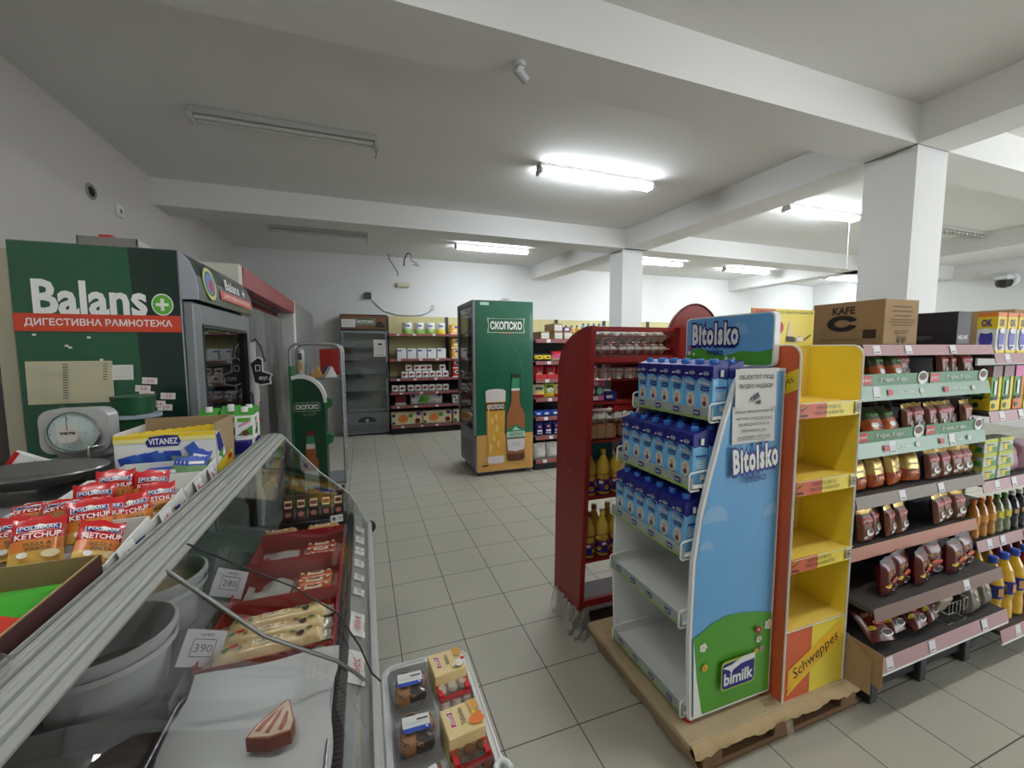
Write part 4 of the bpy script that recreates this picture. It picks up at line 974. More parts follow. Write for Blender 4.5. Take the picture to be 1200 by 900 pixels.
SZ = [1.70, 1.42, 1.19, .945, .70, .45, .14]
simple_shelves('shelving_unit', 'shelving unit with snacks and bagged goods right beside the beer fridge', 2.06, 3.3, 4.82, 5.26, SZ, 1.72, blackback)
simple_shelves('shelving_unit', 'far shelving unit topped with red bottles, seen over the red rack', 3.31, 4.6, 4.82, 5.26, SZ, 1.72, blackback)
def P(name, lab, cat, mb, loc, rz=0, grp=None): return tag(mb.build(name), lab, cat, grp, loc, rz)
def make_stickbox():
    b = MB(); b.box(-.06, .06, 0, .3, 0, .1, kraft, .002); f = b.face((-.06, 0, 0), (1, 0, 0), (0, 0, 1)); f.rect(.008, .112, .012, .08, whitecard); f.line([(.02, .05), (.1, .05)], .006, ltgrey); f.line([(.02, .035), (.09, .035)], .005, ltgrey); return assemble('cardboard_box', b)
for i, (x, z, l) in enumerate(((2.2, 1.701, 'leftmost small kraft box with white label on the top shelf beside the beer fridge'), (2.39, 1.701, 'second small kraft box with white label, lower one of the stacked pair'), (2.53, 1.701, 'third small kraft box with white label on the top shelf'), (2.66, 1.701, 'fourth small kraft box with white label, next to the red rack'), (2.385, 1.803, 'small kraft box stacked on another, top shelf beside the beer fridge'))):
    use('stick', make_stickbox, 'cardboard_box', l, 'box', 'small white labelled boxes', (x, 4.84, z))
b = MB(); b.box(-.06, .06, 0, .12, 0, .06, purple, .004); b.face((-.06, 0, 0), (1, 0, 0), (0, 0, 1)).rect(.03, .09, .015, .045, white); P('candy_box', 'violet and white sweet box on top of the small kraft boxes', 'box', b, (2.53, 4.88, 1.803))
smallorange = make_bottle(.2, .032, liquid('syrup_orange', (232, 160, 50), .2), black, yellow, name='syrup_bottle'); smallblue = make_bottle(.23, .036, liquid('water_blue', (130, 186, 226), .3), royal, mat('label_sky', (96, 160, 220), .4), name='water_bottle'); smallred = make_bottle(.18, .034, mat('ketchup_red', (190, 40, 36), .3), red, cream, name='sauce_bottle')
for i in range(3): use('so', smallorange, 'syrup_bottle', '%s orange bottle with black cap from the left, top shelf right of the kraft boxes' % ORD[i], 'bottle', 'orange bottles on the far top shelf', (2.66 + i * .085, 5.16, 1.802 - .1))
for i in range(5): use('sb', smallblue, 'water_bottle', '%s blue bottle from the left, top shelf of the far shelving' % ORD[i], 'bottle', 'blue bottles on the far top shelf', (2.93 + i * .085, 5.16, 1.702))
for i in range(8): use('sr', smallred, 'sauce_bottle', '%s red sauce bottle from the left, on the far shelf seen over the red rack' % ORD[i], 'bottle', 'red sauce bottles on the far top shelf', (3.74 + i * .1, 4.95, 1.702))
def sbag(w, h, d, base, bands, decs, nm='snack_bag'):
    def dr(f, W, Hh):
        for t in decs:
            if t[0] == 'r': f.rect(W * t[1], W * t[2], Hh * t[3], Hh * t[4], t[5])
            else: f.disc(W * t[1], Hh * t[2], W * t[3], t[5], Hh * t[4], 12)
    return make_bag(w, h, d, base, bands, dr, name=nm)
SB = {
 'yb': sbag(.12, .1, .07, yellow, [(0, .25, black), (.75, 1, black)], [('r', .3, .7, .4, .6, black)], 'snack_bag'),
 'pk': sbag(.25, .13, .12, cream, [(.3, .6, pink), (.6, 1, red)], [('d', .3, .45, .12, .16, red), ('d', .65, .5, .12, .16, white)], 'sweet_bag'),
 'rd': sbag(.15, .18, .07, red, [(.85, 1, dkred)], [('d', .5, .3, .3, .16, cream), ('d', .5, .28, .16, .1, gold), ('r', .2, .8, .55, .75, dkred)], 'snack_bag'),
 'pw': sbag(.13, .2, .07, white, [(0, .15, purple), (.8, 1, royal)], [('r', .2, .8, .5, .65, royal), ('d', .5, .35, .2, .1, pink)], 'snack_bag'),
 'gy': sbag(.17, .2, .08, mat('chips_lime', (176, 190, 60), .35), [(0, .25, yellow), (.85, 1, green)], [('d', .5, .5, .3, .16, white), ('r', .2, .8, .62, .78, dkgreen), ('d', .4, .3, .2, .1, gold)], 'snack_bag'),
 'gr': sbag(.17, .17, .08, cream, [(0, .3, red)], [('r', .2, .8, .6, .8, dkgreen), ('d', .55, .4, .25, .14, yellow)], 'snack_bag'),
 'bl': sbag(.14, .08, .06, royal, [], [('r', .2, .6, .3, .6, white)], 'biscuit_pack'),
 'yw': sbag(.14, .2, .07, white, [(.75, 1, yellow)], [('d', .4, .3, .2, .14, green), ('d', .7, .5, .14, .1, black), ('r', .2, .8, .55, .68, yellow)], 'snack_bag'),
 'nv': sbag(.105, .17, .07, navy, [], [('d', .5, .66, .2, .12, red), ('r', .2, .85, .3, .42, white), ('r', .15, .85, .12, .2, white), ('d', .5, .7, .1, .06, white)], 'coffee_bag'),
 'fl': make_bag(.19, .2, .1, mat('flour_bag_white', (222, 220, 212), .7), (), None, name='flour_bag'),
}
NMS = {'yb': ('yellow and black snack bag', 'snack bag'), 'pk': ('pink and red sweet bag', 'sweet bag'), 'rd': ('red snack bag', 'snack bag'), 'pw': ('white and purple bag', 'snack bag'), 'gy': ('lime green crisps bag', 'snack bag'), 'gr': ('cream and red snack bag', 'snack bag'), 'bl': ('blue biscuit pack', 'biscuit pack'), 'yw': ('white bag with yellow top', 'snack bag'), 'nv': ('navy coffee bag', 'coffee bag'), 'fl': ('white flour bag', 'flour bag')}
def shelf_run(rowname, items, z, y):
    cnt = {}
    for k, x in items:
        i = cnt[k] = cnt.get(k, -1) + 1; nm = {'snack bag': 'snack_bag', 'sweet bag': 'sweet_bag', 'biscuit pack': 'biscuit_pack', 'coffee bag': 'coffee_bag', 'flour bag': 'flour_bag'}[NMS[k][1]]
        use(('s', k), SB[k], nm, '%s %s from the left, %s beside the beer fridge' % (ORD[i], NMS[k][0], rowname), NMS[k][1], NMS[k][0] + 's', (x, y, z + .002), R.uniform(-.2, .2))
shelf_run('second shelf', [('yb', 2.13), ('yb', 2.25), ('pk', 2.44), ('yb', 2.63), ('pk', 2.82)], 1.42, 4.9)
b0 = [('rd', 2.14), ('rd', 2.31), ('rd', 2.47), ('pw', 2.62), ('rd', 2.78), ('pw', 2.93)]
shelf_run('third shelf', b0, 1.19, 4.92)
for i in range(3): tag(MB().box(2.07 + i * .165, 2.225 + i * .165, 4.835, 4.845, 1.192, 1.25, red).build('display_card'), '%s low red display card in front of the red snack bags' % ORD[i], 'card', 'red display cards')
shelf_run('fourth shelf', [('gr', 2.14), ('gy', 2.29), ('gr', 2.45), ('gy', 2.62), ('gr', 2.8), ('gy', 2.98)], .945, 4.92)
shelf_run('fifth shelf', [('bl', 2.13), ('bl', 2.25), ('bl', 2.37), ('yw', 2.5), ('yw', 2.65), ('bl', 2.82)], .70, 4.9)
shelf_run('sixth shelf', [('nv', 2.14 + k * .125) for k in range(7)], .45, 4.9)
shelf_run('lowest shelf', [('fl', 2.16 + k * .19) for k in range(5)], .14, 4.93)

# ---------------------------------------------------------------- shelving on the far wall
BZ = [1.865, 1.405, 1.04, .785, .53, .16]
simple_shelves('shelving_unit', 'far wall shelving bay left of the beer fridge, with tins, white boxes and paper packs', .455, 1.59, 7.82, 8.27, BZ, 2.215, beige, .04, 1.05)
simple_shelves('shelving_unit', 'far wall shelving bay mostly behind the beer fridge, with yellow and red packs', 1.6, 2.8, 7.82, 8.27, BZ, 2.215, beige, .04, 1.05)
for i in range(4): simple_shelves('shelving_unit', '%s beige topped shelving bay on the far wall to the right of the beer fridge' % ORD[i], 2.81 + i * 1.21, 4.01 + i * 1.21, 7.82, 8.27, [1.865, 1.405, .9, .16], 2.215, beige, .04)
def make_tin(m1):
    def mk():
        b = MB(); b.lathe([(.088, 0), (.09, .005), (.09, .09), (.09, .2), (.086, .208), (0, .209)], white, 20, ms=[m1, m1, white, white, white])
        f = b.face((-.05, -.0915, .1), (1, 0, 0), (0, 0, 1)); f.text('Perfex', .05, .05, .09, .04, navy, .04); f.rect(.01, .09, -.04, -.03, white); return assemble('paper_roll_pack', b)
    return mk
for i, x in enumerate((.79, 1.005, 1.21, 1.41)):
    use('tin%d' % (i == 3), make_tin(yellow if i == 3 else mat('pack_lime', (150, 196, 90), .45)), 'paper_roll_pack', ('first white and green round pack from the left, top shelf on the far wall', 'second white and green round pack from the left, top shelf on the far wall', 'third white and green round pack from the left, top shelf on the far wall', 'white and yellow round pack on the top shelf on the far wall')[i], 'pack', 'round packs on the far top shelf', (x, 7.92, 1.867))
def make_pack(w, h, d, base, decs, name):
    def mk():
        b = MB(); b.box(-w / 2, w / 2, 0, d, 0, h, base, min(w, h) * .08); f = b.face((-w / 2, 0, 0), (1, 0, 0), (0, 0, 1))
        for t in decs:
            if t[0] == 'r': f.rect(w * t[1], w * t[2], h * t[3], h * t[4], t[5])
            elif t[0] == 'd': f.disc(w * t[1], h * t[2], w * t[3], t[5], h * t[4], 14)
            else: f.poly([(w * a, h * c) for a, c in t[1]], t[2])
        return assemble(name, b)
    return mk
yp = make_pack(.21, .19, .2, mat('pack_amber', (228, 170, 50), .4), [('d', .5, .72, .3, .14, white), ('d', .5, .72, .2, .09, navy), ('d', .4, .35, .2, .14, cream), ('r', 0, 1, .0, .1, white)], 'paper_pack')
for i, (x, z, l) in enumerate(((1.71, 1.867, 'amber and white paper pack on the top shelf just left of the beer fridge'), (1.72, 1.407, 'lower amber paper pack of the stacked pair left of the beer fridge'), (1.72, 1.6, 'upper amber paper pack of the stacked pair left of the beer fridge'), (1.96, 1.407, 'amber paper pack partly hidden behind the beer fridge door'))): use('yp', yp, 'paper_pack', l, 'pack', 'amber paper packs', (x, 7.9, z))
wbx = make_pack(.17, .19, .2, whitecard, [('r', .1, .45, .72, .86, navy), ('d', .3, .79, .14, .05, royal), ('r', .0, 1, 0, .12, mat('pale_base', (208, 214, 210), .5))], 'tissue_box')
for i in range(5): use('wb', wbx, 'tissue_box', '%s white tissue box from the left, second shelf on the far wall' % ORD[i], 'box', 'white tissue boxes', (.68 + i * .185, 7.9, 1.407))
rw = make_pack(.112, .125, .15, white, [('d', .5, .55, .36, .22, red), ('d', .48, .5, .22, .16, dkbrown), ('d', .62, .42, .12, .1, white), ('r', .15, .85, .08, .16, dkbrown)], 'tea_box')
for i in range(7): use('rw', rw, 'tea_box', '%s white and red box from the left, bottom layer, third shelf on far wall' % ORD[i], 'box', 'white and red boxes', (.72 + i * .128, 7.88, 1.041))
for i, x in enumerate((.8, .95, 1.06, 1.17, 1.43)): use('rw', rw, 'tea_box', '%s white and red box from the left, upper layer, third shelf on far wall' % ORD[i], 'box', 'white and red boxes', (x, 7.88, 1.1665))
for i in range(8): use('rw', rw, 'tea_box', '%s white and red box from the left, fourth shelf on the far wall' % ORD[i], 'box', 'white and red boxes', (.545 + i * .132 + .02 * (i > 1), 7.88, .786))
P('paper_pack', 'dark red pack with white base, fifth shelf on the far wall', 'pack', MB().box(-.1, .1, 0, .2, 0, .055, white, .006).box(-.1, .1, 0, .2, .056, .2, dkred, .02), (.64, 7.9, .532))
P('diaper_pack', 'wide pack with a big green leaf picture, fifth shelf on the far wall', 'pack', *[None]) if False else None
use('dp', make_pack(.6, .21, .22, mat('pack_pale_grey', (204, 202, 204), .45), [('d', .42, .5, .16, .34, mat('leaf_green', (112, 180, 50), .4)), ('p', [(.2, .3), (.35, .8), (.45, .5), (.3, .2)], green), ('d', .08, .8, .06, .16, purple), ('d', .9, .85, .07, .18, purple), ('p', [(.6, .7), (.9, .4), (.8, .2)], white)], 'diaper_pack'), 'diaper_pack', 'wide pale pack with a big green leaf picture, fifth shelf on the far wall', 'pack', None, (1.12, 7.9, .532))
op = make_pack(.56, .25, .22, mat('pack_cream', (222, 208, 172), .45), [('d', .38, .5, .17, .32, mat('flower_orange', (218, 140, 60), .4)), ('d', .38, .5, .1, .2, orange), ('d', .08, .75, .05, .12, navy), ('d', .08, .2, .05, .1, dkgreen), ('d', .88, .85, .08, .16, purple), ('d', .85, .3, .09, .2, dkred), ('d', .62, .7, .08, .16, green)], 'diaper_pack')
for i, x in enumerate((.74, 1.31)): use('op', op, 'diaper_pack', '%s big cream pack with orange flower from the left, lowest shelf on the far wall' % ORD[i], 'pack', 'big flower packs', (x, 7.86, .162))
use('op', op, 'diaper_pack', 'big cream flower pack partly behind the beer fridge, lowest shelf on the far wall', 'pack', 'big flower packs', (1.9, 7.86, .162))
rp = make_pack(.18, .17, .2, mat('pack_red', (196, 50, 40), .4), [('d', .45, .6, .3, .2, white), ('d', .45, .6, .16, .12, navy), ('r', 0, 1, 0, .12, white)], 'detergent_pack')
for i, (x, z, l) in enumerate(((1.72, 1.042, 'lower red detergent pack left of the beer fridge, third shelf'), (1.72, 1.213, 'upper red detergent pack left of the beer fridge, third shelf'))): use('rp', rp, 'detergent_pack', l, 'pack', 'red detergent packs', (x, 7.88, z))
sp_ = make_pack(.1, .17, .15, white, [('d', .4, .7, .25, .12, black), ('d', .6, .35, .25, .12, black), ('r', .1, .9, .05, .12, grey)], 'detergent_pack')
for i in range(4): use('sp', sp_, 'detergent_pack', '%s white and black pack from the left, fifth shelf on far wall' % ORD[i], 'pack', 'white and black packs', (1.67 + i * .11, 7.88, .532))

# ---------------------------------------------------------------- drinks fridge at the far wall
ff = thing('drinks_fridge', 'grey empty glass door drinks fridge standing at the far wall', 'fridge')
A0, A1, B0, B1 = -.36, .435, 7.98, 8.34
for x in (A0, A1 - .03): MB().box(x, x + .03, B0, B1, .03, 2.21, steelgrey, .004).build('side_panel', ff)
MB().box(A0 + .03, A1 - .03, B1 - .03, B1, .03, 2.21, mat('fridge_back', (158, 172, 166), .6)).build('back_panel', ff); MB().box(A0 + .03, A1 - .03, B0, B1 - .03, 2.18, 2.21, steelgrey).build('top_panel', ff)
b = MB(); b.box(A0, A1, B0 - .03, B0, 1.93, 2.21, dkbrown, .006); f = b.face((A0, B0 - .03, 1.93), (1, 0, 0), (0, 0, 1)); f.rect(.01, .78, .02, .26, mat('header_wood', (116, 78, 48), .4)); badge(f, .41, .15, .36, .11, True); f.poly([(.58, .05), (.62, .15), (.7, .16), (.77, .05)], black); f.rect(.02, .25, .05, .19, whitecard); f.line([(.04, .15), (.22, .15)], .012, ltgrey); f.line([(.04, .1), (.2, .1)], .012, ltgrey); b.build('header_sign', ff)
b = MB(); b.box(A0, A1, B0 - .025, B0, .03, .43, steelgrey, .006); f = b.face((A0, B0 - .025, .03), (1, 0, 0), (0, 0, 1))
for k in range(5): f.line([(.06, .05 + k * .03), (.73, .05 + k * .03)], .008, dkgrey)
f.poly(arc(.4, .22, .16, 0, PI, 14, .1), dkgrey); f.disc(.4, .25, .03, ltgrey, n=12); b.build('base_grille', ff)
MB().box(A0 + .03, A1 - .03, B0, B1 - .03, .03, .43, dkgrey).build('base_cabinet', ff)
d = MB(); d.box(A0, A0 + .05, B0 - .03, B0, .44, 1.92, steelgrey, .005); d.box(A1 - .05, A1, B0 - .03, B0, .44, 1.92, steelgrey, .005); d.box(A0 + .05, A1 - .05, B0 - .03, B0, 1.87, 1.92, steelgrey, .005); d.box(A0 + .05, A1 - .05, B0 - .03, B0, .44, .5, steelgrey, .005)
do = d.build('door', ff); MB().box(A0 + .05, A1 - .05, B0 - .018, B0 - .012, .5, 1.87, pane).build('pane', do); MB().box(A1 - .03, A1 - .01, B0 - .06, B0 - .03, 1.05, 1.35, dkgrey, .004).build('handle', do)
for z in (.8, 1.12, 1.38, 1.62): b = MB(); b.box(A0 + .04, A1 - .04, B0 + .03, B1 - .035, z - .012, z, dkgrey); b.build('shelf', ff)
def d3(f, w, h): f.poly([(w * .3, h * .75), (w * .6, h * .8), (w * .7, h * .65), (w * .45, h * .68)], black); [f.line([(w * .15, h * (.5 - k * .09)), (w * .85, h * (.5 - k * .09))], h * .025, ltgrey) for k in range(4)]; f.line([(w * .15, h * .1), (w * .85, h * .1)], h * .03, ink)
sheet_thing('paper_notice', (.19, 7.948, 1.45), (1, 0, 0), (0, 0, 1), .21, .31, d3, 'white paper notice stuck to the glass door of the far drinks fridge', 'notice')

# ---------------------------------------------------------------- yoghurt fridge with green side (left)
balgreen = mat('balans_green', (30, 86, 58), .28, coat=.3, var=.35, scale=1.4); baldark = mat('balans_dark_green', (18, 44, 36), .28, coat=.3, var=.2); balred = mat('balans_red', (206, 70, 44), .4); plusgreen = mat('plus_green', (96, 176, 56), .4)
bf = thing('dairy_fridge', 'glass door fridge with dark green side wall and red lettered band', 'fridge')
C0, C1, D0, D1, EZ = -1.262, -.722, 2.157, 3.09, 2.0
b = MB(); b.box(C0, C1, D0, D0 + .035, .04, EZ, steelgrey, .004); f = b.face((C0, D0, 0), (1, 0, 0), (0, 0, 1))
f.rect(.004, .536, .06, EZ - .004, balgreen); f.poly([(.37, .06), (.536, .06), (.536, EZ - .004), (.37, EZ - .004), (.385, 1.5)], baldark)
f.text('Balans', .243, 1.785, .36, .14, white, .03)
f.disc(.475, 1.768, .038, white, .046, 24); f.disc(.475, 1.768, .034, plusgreen, .041, 24); f.rect(.469, .481, 1.742, 1.794, white); f.rect(.453, .497, 1.762, 1.774, white)
f.rect(.004, .536, 1.653, 1.722, balred); f.text('ДИГЕСТИВНА РАМНОТЕЖА', .27, 1.687, .47, .034, white, .02)
for a, z in ((.055, 1.635), (.22, 1.625), (.16, 1.585), (.15, 1.592), (.255, 1.535)): f.rect(a, a + .012, z, z + .008, whitecard)
b.build('side_panel', bf)
MB().box(C0, C1, D1 - .035, D1, .04, EZ, steelgrey, .004).build('side_panel', bf); MB().box(C0, C1, D0 + .035, D1 - .035, EZ - .05, EZ, steelgrey).build('top_panel', bf); MB().box(C0, C0 + .03, D0 + .035, D1 - .035, .04, EZ - .05, mat('fridge_back_olive', (150, 146, 104), .6)).build('back_panel', bf); MB().box(C0 + .03, C1, D0 + .035, D1 - .035, .04, .4, dkgrey).build('base_cabinet', bf)
prof = [(C1, 1.795), (C1 + .06, 1.795), (C1 + .062, 1.84), (C1 + .055, 1.9), (C1 + .035, 1.96), (C1 + .01, 1.99), (C1, 1.995)]
b = MB(); b.prism([(x, D0, z) for x, z in prof], (0, .012, 0), mat('header_cap', (150, 154, 162), .4)); b.prism([(x, D0 + .012, z) for x, z in prof], (0, D1 - D0 - .024, 0), baldark); b.prism([(x, D1 - .012, z) for x, z in prof], (0, .012, 0), mat('header_cap', (150, 154, 162), .4))
f = b.face((C1 + .0625, D0, 1.8), (0, 1, 0), V3((-.02, 0, .17)).normalized())
f.k += 8
f.disc(.17, .085, .085, mat('emblem_ring', (186, 190, 90), .4), .075, 24); f.disc(.17, .085, .066, dkgreen, .058, 24); f.disc(.17, .085, .055, mat('emblem_blue', (60, 110, 180), .4), .048, 24); f.disc(.18, .075, .025, red, .03, 14)
f.rect(.3, .9, .03, .075, balred); f.text('Balans', .53, .115, .26, .055, white, .02); f.text('+', .75, .11, .05, .045, white, .05); f.text('ДИГЕСТИВНА РАМНОТЕЖА', .6, .052, .5, .022, white, .01)
b.build('header_sign', bf)
d = MB(); x0, x1 = C1, C1 + .04
d.box(x0, x1, D0 + .005, D0 + .1, .1, 1.785, steelgrey, .006); d.box(x0, x1, D1 - .06, D1 - .005, .1, 1.785, steelgrey, .006); d.box(x0, x1, D0 + .1, D1 - .06, 1.69, 1.785, steelgrey, .006); d.box(x0, x1, D0 + .1, D1 - .06, .1, .4, steelgrey, .006)
do = d.build('door', bf); MB().box(x0 + .012, x0 + .018, D0 + .1, D1 - .06, .4, 1.69, glass('door_pane_tinted', (196, 202, 204), .3)).build('pane', do)
g = MB()
for a, c in ((D0 + .1, D0 + .112), (D1 - .072, D1 - .06)): g.box(x0 + .02, x0 + .041, a, c, .4, 1.69, black)
g.box(x0 + .02, x0 + .041, D0 + .1, D1 - .06, 1.68, 1.69, black); g.build('gasket', do)
MB().tube([(x1, D1 - .1, .95), (x1 + .02, D1 - .1, .97), (x1 + .02, D1 - .1, 1.3), (x1, D1 - .1, 1.32)], .008, dkgrey, 8).build('handle', do)
for z in (.62, .86, 1.1, 1.32, 1.5): MB().box(C0 + .04, C1 - .03, D0 + .04, D1 - .04, z - .01, z, ltgrey).build('shelf', bf)
yo = make_pack(.09, .1, .09, white, [('r', 0, 1, .45, .75, plusgreen), ('r', .1, .9, .1, .2, royal)], 'yoghurt_pack')
for s_, z in enumerate((1.5, 1.32, 1.1, .86)):
    for i in range(6 if s_ else 5): use('yo', yo, 'yoghurt_pack', '%s yoghurt pack from the near side, %s shelf of the green sided fridge' % (ORD[i], ('top', 'second', 'third', 'fourth')[s_]), 'yoghurt', 'yoghurt packs', (C1 - .14, D0 + .16 + i * .13, z + .001), PI / 2)
def lines(n, red_=False):
    def dr(f, w, h):
        for k in range(n): f.line([(w * .06, h * (.92 - k * .84 / n)), (w * (.35 + .1 * math.sin(k * 5)), h * (.92 - k * .84 / n))], h * .012, ltgrey); f.rect(w * .42, w * .48, h * (.91 - k * .84 / n), h * (.93 - k * .84 / n), ink)
        for k in range(n // 2): f.line([(w * .52, h * (.92 - k * .84 / n)), (w * (.7 + .1 * math.sin(k * 3)), h * (.92 - k * .84 / n))], h * .012, ltgrey); f.rect(w * .92, w * .97, h * (.91 - k * .84 / n), h * (.93 - k * .84 / n), ink)
    return dr
sheet_thing('price_list', (-1.238, D0 - .002, 1.365), (1, 0, 0), (0, 0, 1), .268, .17, lines(14), 'large yellowed handwritten price list on the green fridge side', 'price list', m=mat('aged_paper', (198, 192, 160), .8))
sheet_thing('paper_note', (-.972, D0 - .002, 1.455), (1, 0, 0), (0, 0, 1), .07, .062, lambda f, w, h: [f.line([(w * .1, h * (.8 - k * .2)), (w * .9, h * (.8 - k * .2))], h * .02, ltgrey) for k in range(4)], 'small white note beside the yellowed price list on the green fridge', 'note')
for i, (a, z, t, l) in enumerate(((.385, 1.437, '35', 'topmost'), (.36, 1.405, '25', 'second from top'), (.372, 1.38, '60', 'third from top'), (.445, 1.37, '25', 'rightmost'), (.408, 1.338, '34', 'second from bottom'), (.432, 1.322, '29', 'bottom'))):
    sheet_thing('price_label', (C0 + a, D0 - .002 - .0008 * i, z), V3((1, 0, -.08)).normalized(), V3((.08, 0, 1)).normalized(), .052, .027, lambda f, w, h, t=t: (f.text(t, w * .55, h * .5, w * .45, h * .5, inkred, 0), f.line([(w * .1, h * .5), (w * .25, h * .5)], h * .06, ink)), l + ' of the six small handwritten price labels on the green fridge side', 'price label', curl=.001, group=None)
tb = thing('metal_tray', 'shallow metal tray lying on top of the green sided fridge', 'tray', (-1.02, 2.42, EZ + .001)); t = MB(); t.box(-.12, .09, -.08, .25, 0, .004, steel); t.build('base', tb)
for a in ((-.12, .09, -.08, -.076), (-.12, .09, .246, .25), (-.12, -.116, -.08, .25), (.086, .09, -.08, .25)): MB().box(*a, .004, .07, mat('tray_metal', (140, 138, 132), .35, .6)).build('side', tb)
P('tape_pack', 'small red and yellow pack standing in the metal tray above the green fridge', 'pack', MB().box(-.025, .025, -.02, .02, 0, .065, yellow, .003).box(-.024, .024, -.02, .02, .0655, .085, red, .004), (-1.06, 2.4, EZ + .0055))
tag(MB().box(-1.345, -1.29, 2.21, 2.24, 0, 1.975, mat('beige_board', (186, 180, 156), .7), .003).build('wooden_board'), 'narrow beige board standing to the left of the green sided fridge', 'board')

# ---------------------------------------------------------------- red topped wall cooler with night cover
wc = thing('wall_cooler', 'long wall cooler with red canopy and dirty grey pulled-down cover', 'cooler')
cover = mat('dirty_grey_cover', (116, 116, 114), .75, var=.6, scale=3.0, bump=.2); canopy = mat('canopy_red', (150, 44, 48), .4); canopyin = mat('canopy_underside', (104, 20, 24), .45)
MB().box(-1.9, -.725, 3.13, 3.19, 0, 2.13, mat('cooler_cream', (214, 212, 196), .5), .01).build('end_panel', wc); MB().box(-1.9, -.735, 5.36, 5.4, 0, 2.1, mat('cooler_white', (210, 210, 206), .5), .006).build('end_panel', wc)
b = MB(); b.prism([(-.85, 3.19, 2.0), (-.725, 3.19, 1.995), (-.72, 3.19, 2.12), (-.85, 3.19, 2.13)], (0, 2.17, 0), canopy); b.build('canopy', wc)
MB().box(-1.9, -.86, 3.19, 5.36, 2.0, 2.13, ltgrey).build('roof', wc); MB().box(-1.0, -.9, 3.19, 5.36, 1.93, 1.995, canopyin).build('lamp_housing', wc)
MB().grid(lambda u, v: (-.86 + .01 * math.sin(u * 60) * (1 - v) + .004 * math.sin(u * 17), 3.195 + u * 2.16, .5 + v * 1.43), 80, 4, cover).build('night_cover', wc)
b = MB(); b.prism([(-1.9, 3.19, .08), (-.78, 3.19, .08), (-.74, 3.19, .3), (-.76, 3.19, .52), (-1.9, 3.19, .52)], (0, 2.17, 0), grey); b.build('base', wc); MB().box(-1.9, -1.85, 3.19, 5.36, .52, 2.0, fridgelight).build('back_panel', wc)
cr = MB(); cr.box(-1.9, -.745, 5.43, 7.45, 0, 2.15, mat('cabinet_grey', (134, 134, 132), .6, var=.12), .008); tag(cr.build('cold_cabinet'), 'tall plain grey cabinet beyond the red topped wall cooler', 'cabinet')
MB().box(-.744, -.735, 5.43, 5.5, 0, 2.15, white).build('edge_strip', bpy.data.objects['cold_cabinet'])
pl = thing('wrapped_pole', 'white pole wrapped in red-marked film standing beside the green sided fridge door', 'pole', (-.69, 3.127, 0))
wrapw = mat('pole_wrap', (196, 190, 188), .4, bump=.2, scale=20)
b = MB(); b.tube([(.008 * math.sin(k * 1.3), .006 * math.cos(k * 1.7), .03 + k * .08) for k in range(21)], [.03 + .004 * math.sin(k * 2.1) for k in range(21)], wrapw, 12); b.build('shaft', pl); MB().lathe([(.031, 0), (.031, .015), (.029, .03)], grey, 16).build('base', pl)
for k in range(7): z = .75 + k * .12; MB().tube([(.036 * math.cos(t), .036 * math.sin(t), z + .012 * t) for t in [i * .4 for i in range(9)]], .008, mat('wrap_red', (180, 50, 60), .4), 6).build('red_band', pl)
b = MB(); b.tube([(0, 0, 1.62), (.03, -.01, 1.65), (.06, -.01, 1.6), (.08, 0, 1.5)], .006, dkgrey, 6); b.build('hook', pl)
sg = MB(); sg.prism([(x, -.045, z) for x, z in ((0, 1.5), (.05, 1.535), (.075, 1.52), (.075, 1.44), (.13, 1.42), (.115, 1.39), (.12, 1.355), (.06, 1.345), (.02, 1.36))], (0, .008, 0), whitecard); f = sg.face((0, -.045, 0), (1, 0, 0), (0, 0, 1))
f.poly([(.006, 1.49), (.048, 1.525), (.068, 1.512), (.068, 1.435), (.118, 1.415), (.106, 1.39), (.11, 1.363), (.06, 1.353), (.025, 1.367)], black); f.text('вкус', .075, 1.39, .05, .03, white, .02); f.rect(.03, .06, 1.44, 1.48, white); f.rect(.035, .055, 1.445, 1.475, black)
tag(sg.build('hanging_sign'), 'small black and white cut-out sign hanging on the wrapped pole', 'sign', None, (-.69, 3.127, 0))

# ---------------------------------------------------------------- roll cage and green beer promotion stand
rc = thing('roll_cage', 'tall chrome roll cage behind the green beer promotion stand', 'cart', (0, 0, 0))
tubeg = mat('galvanised_tube', (176, 178, 180), .35, .6)
for y in (4.78, 5.25):
    b = MB(); b.tube([(-.705, y, .12), (-.71, y, 1.52)] + [(-.62 - .09 * math.cos(t), y, 1.55 + .09 * math.sin(t)) for t in (.3, .7, 1.1, 1.5)] + [(-.31 + .09 * math.sin(t), y, 1.55 + .09 * math.cos(t)) for t in (.1, .5, .9, 1.3)] + [(-.22, y, 1.52), (-.215, y, .12)], .014, tubeg, 8); b.build('frame', rc)
for z in (.15, .45, .75, 1.05, 1.3):
    for x in (-.705, -.217): MB().rod((x, 4.78, z), (x, 5.25, z), .008, tubeg).build('side_bar', rc)
for z in (.14, 1.28): MB().box(-.7, -.225, 4.78, 5.25, z - .02, z, grey, .003).build('deck', rc)
for x in (-.68, -.25):
    for y in (4.8, 5.22): MB().lathe([(.045, -.012), (.05, 0), (.045, .012)], black, 14, (x, y, .05), 'x').build('wheel', rc); MB().box(x - .02, x + .02, y - .02, y + .02, .05, .125, grey).build('wheel_fork', rc) if False else MB().rod((x + .02, y, .05), (x + .02, y, .125), .006, grey).build('wheel_fork', rc)
gs = thing('promotion_stand', 'dark green beer promotion stand with curved white-rimmed top and bottle picture', 'display stand')
gsg = mat('stand_dark_green', (16, 66, 42), .4)
pr_ = [(-.668, 0), (-.37, 0), (-.37, 1.06)] + [(-.58 + .21 * math.cos(t), 1.06 + .25 * math.sin(t)) for t in (.2, .5, .8, 1.1, 1.4)] + [(-.6, 1.31), (-.668, 1.31)]
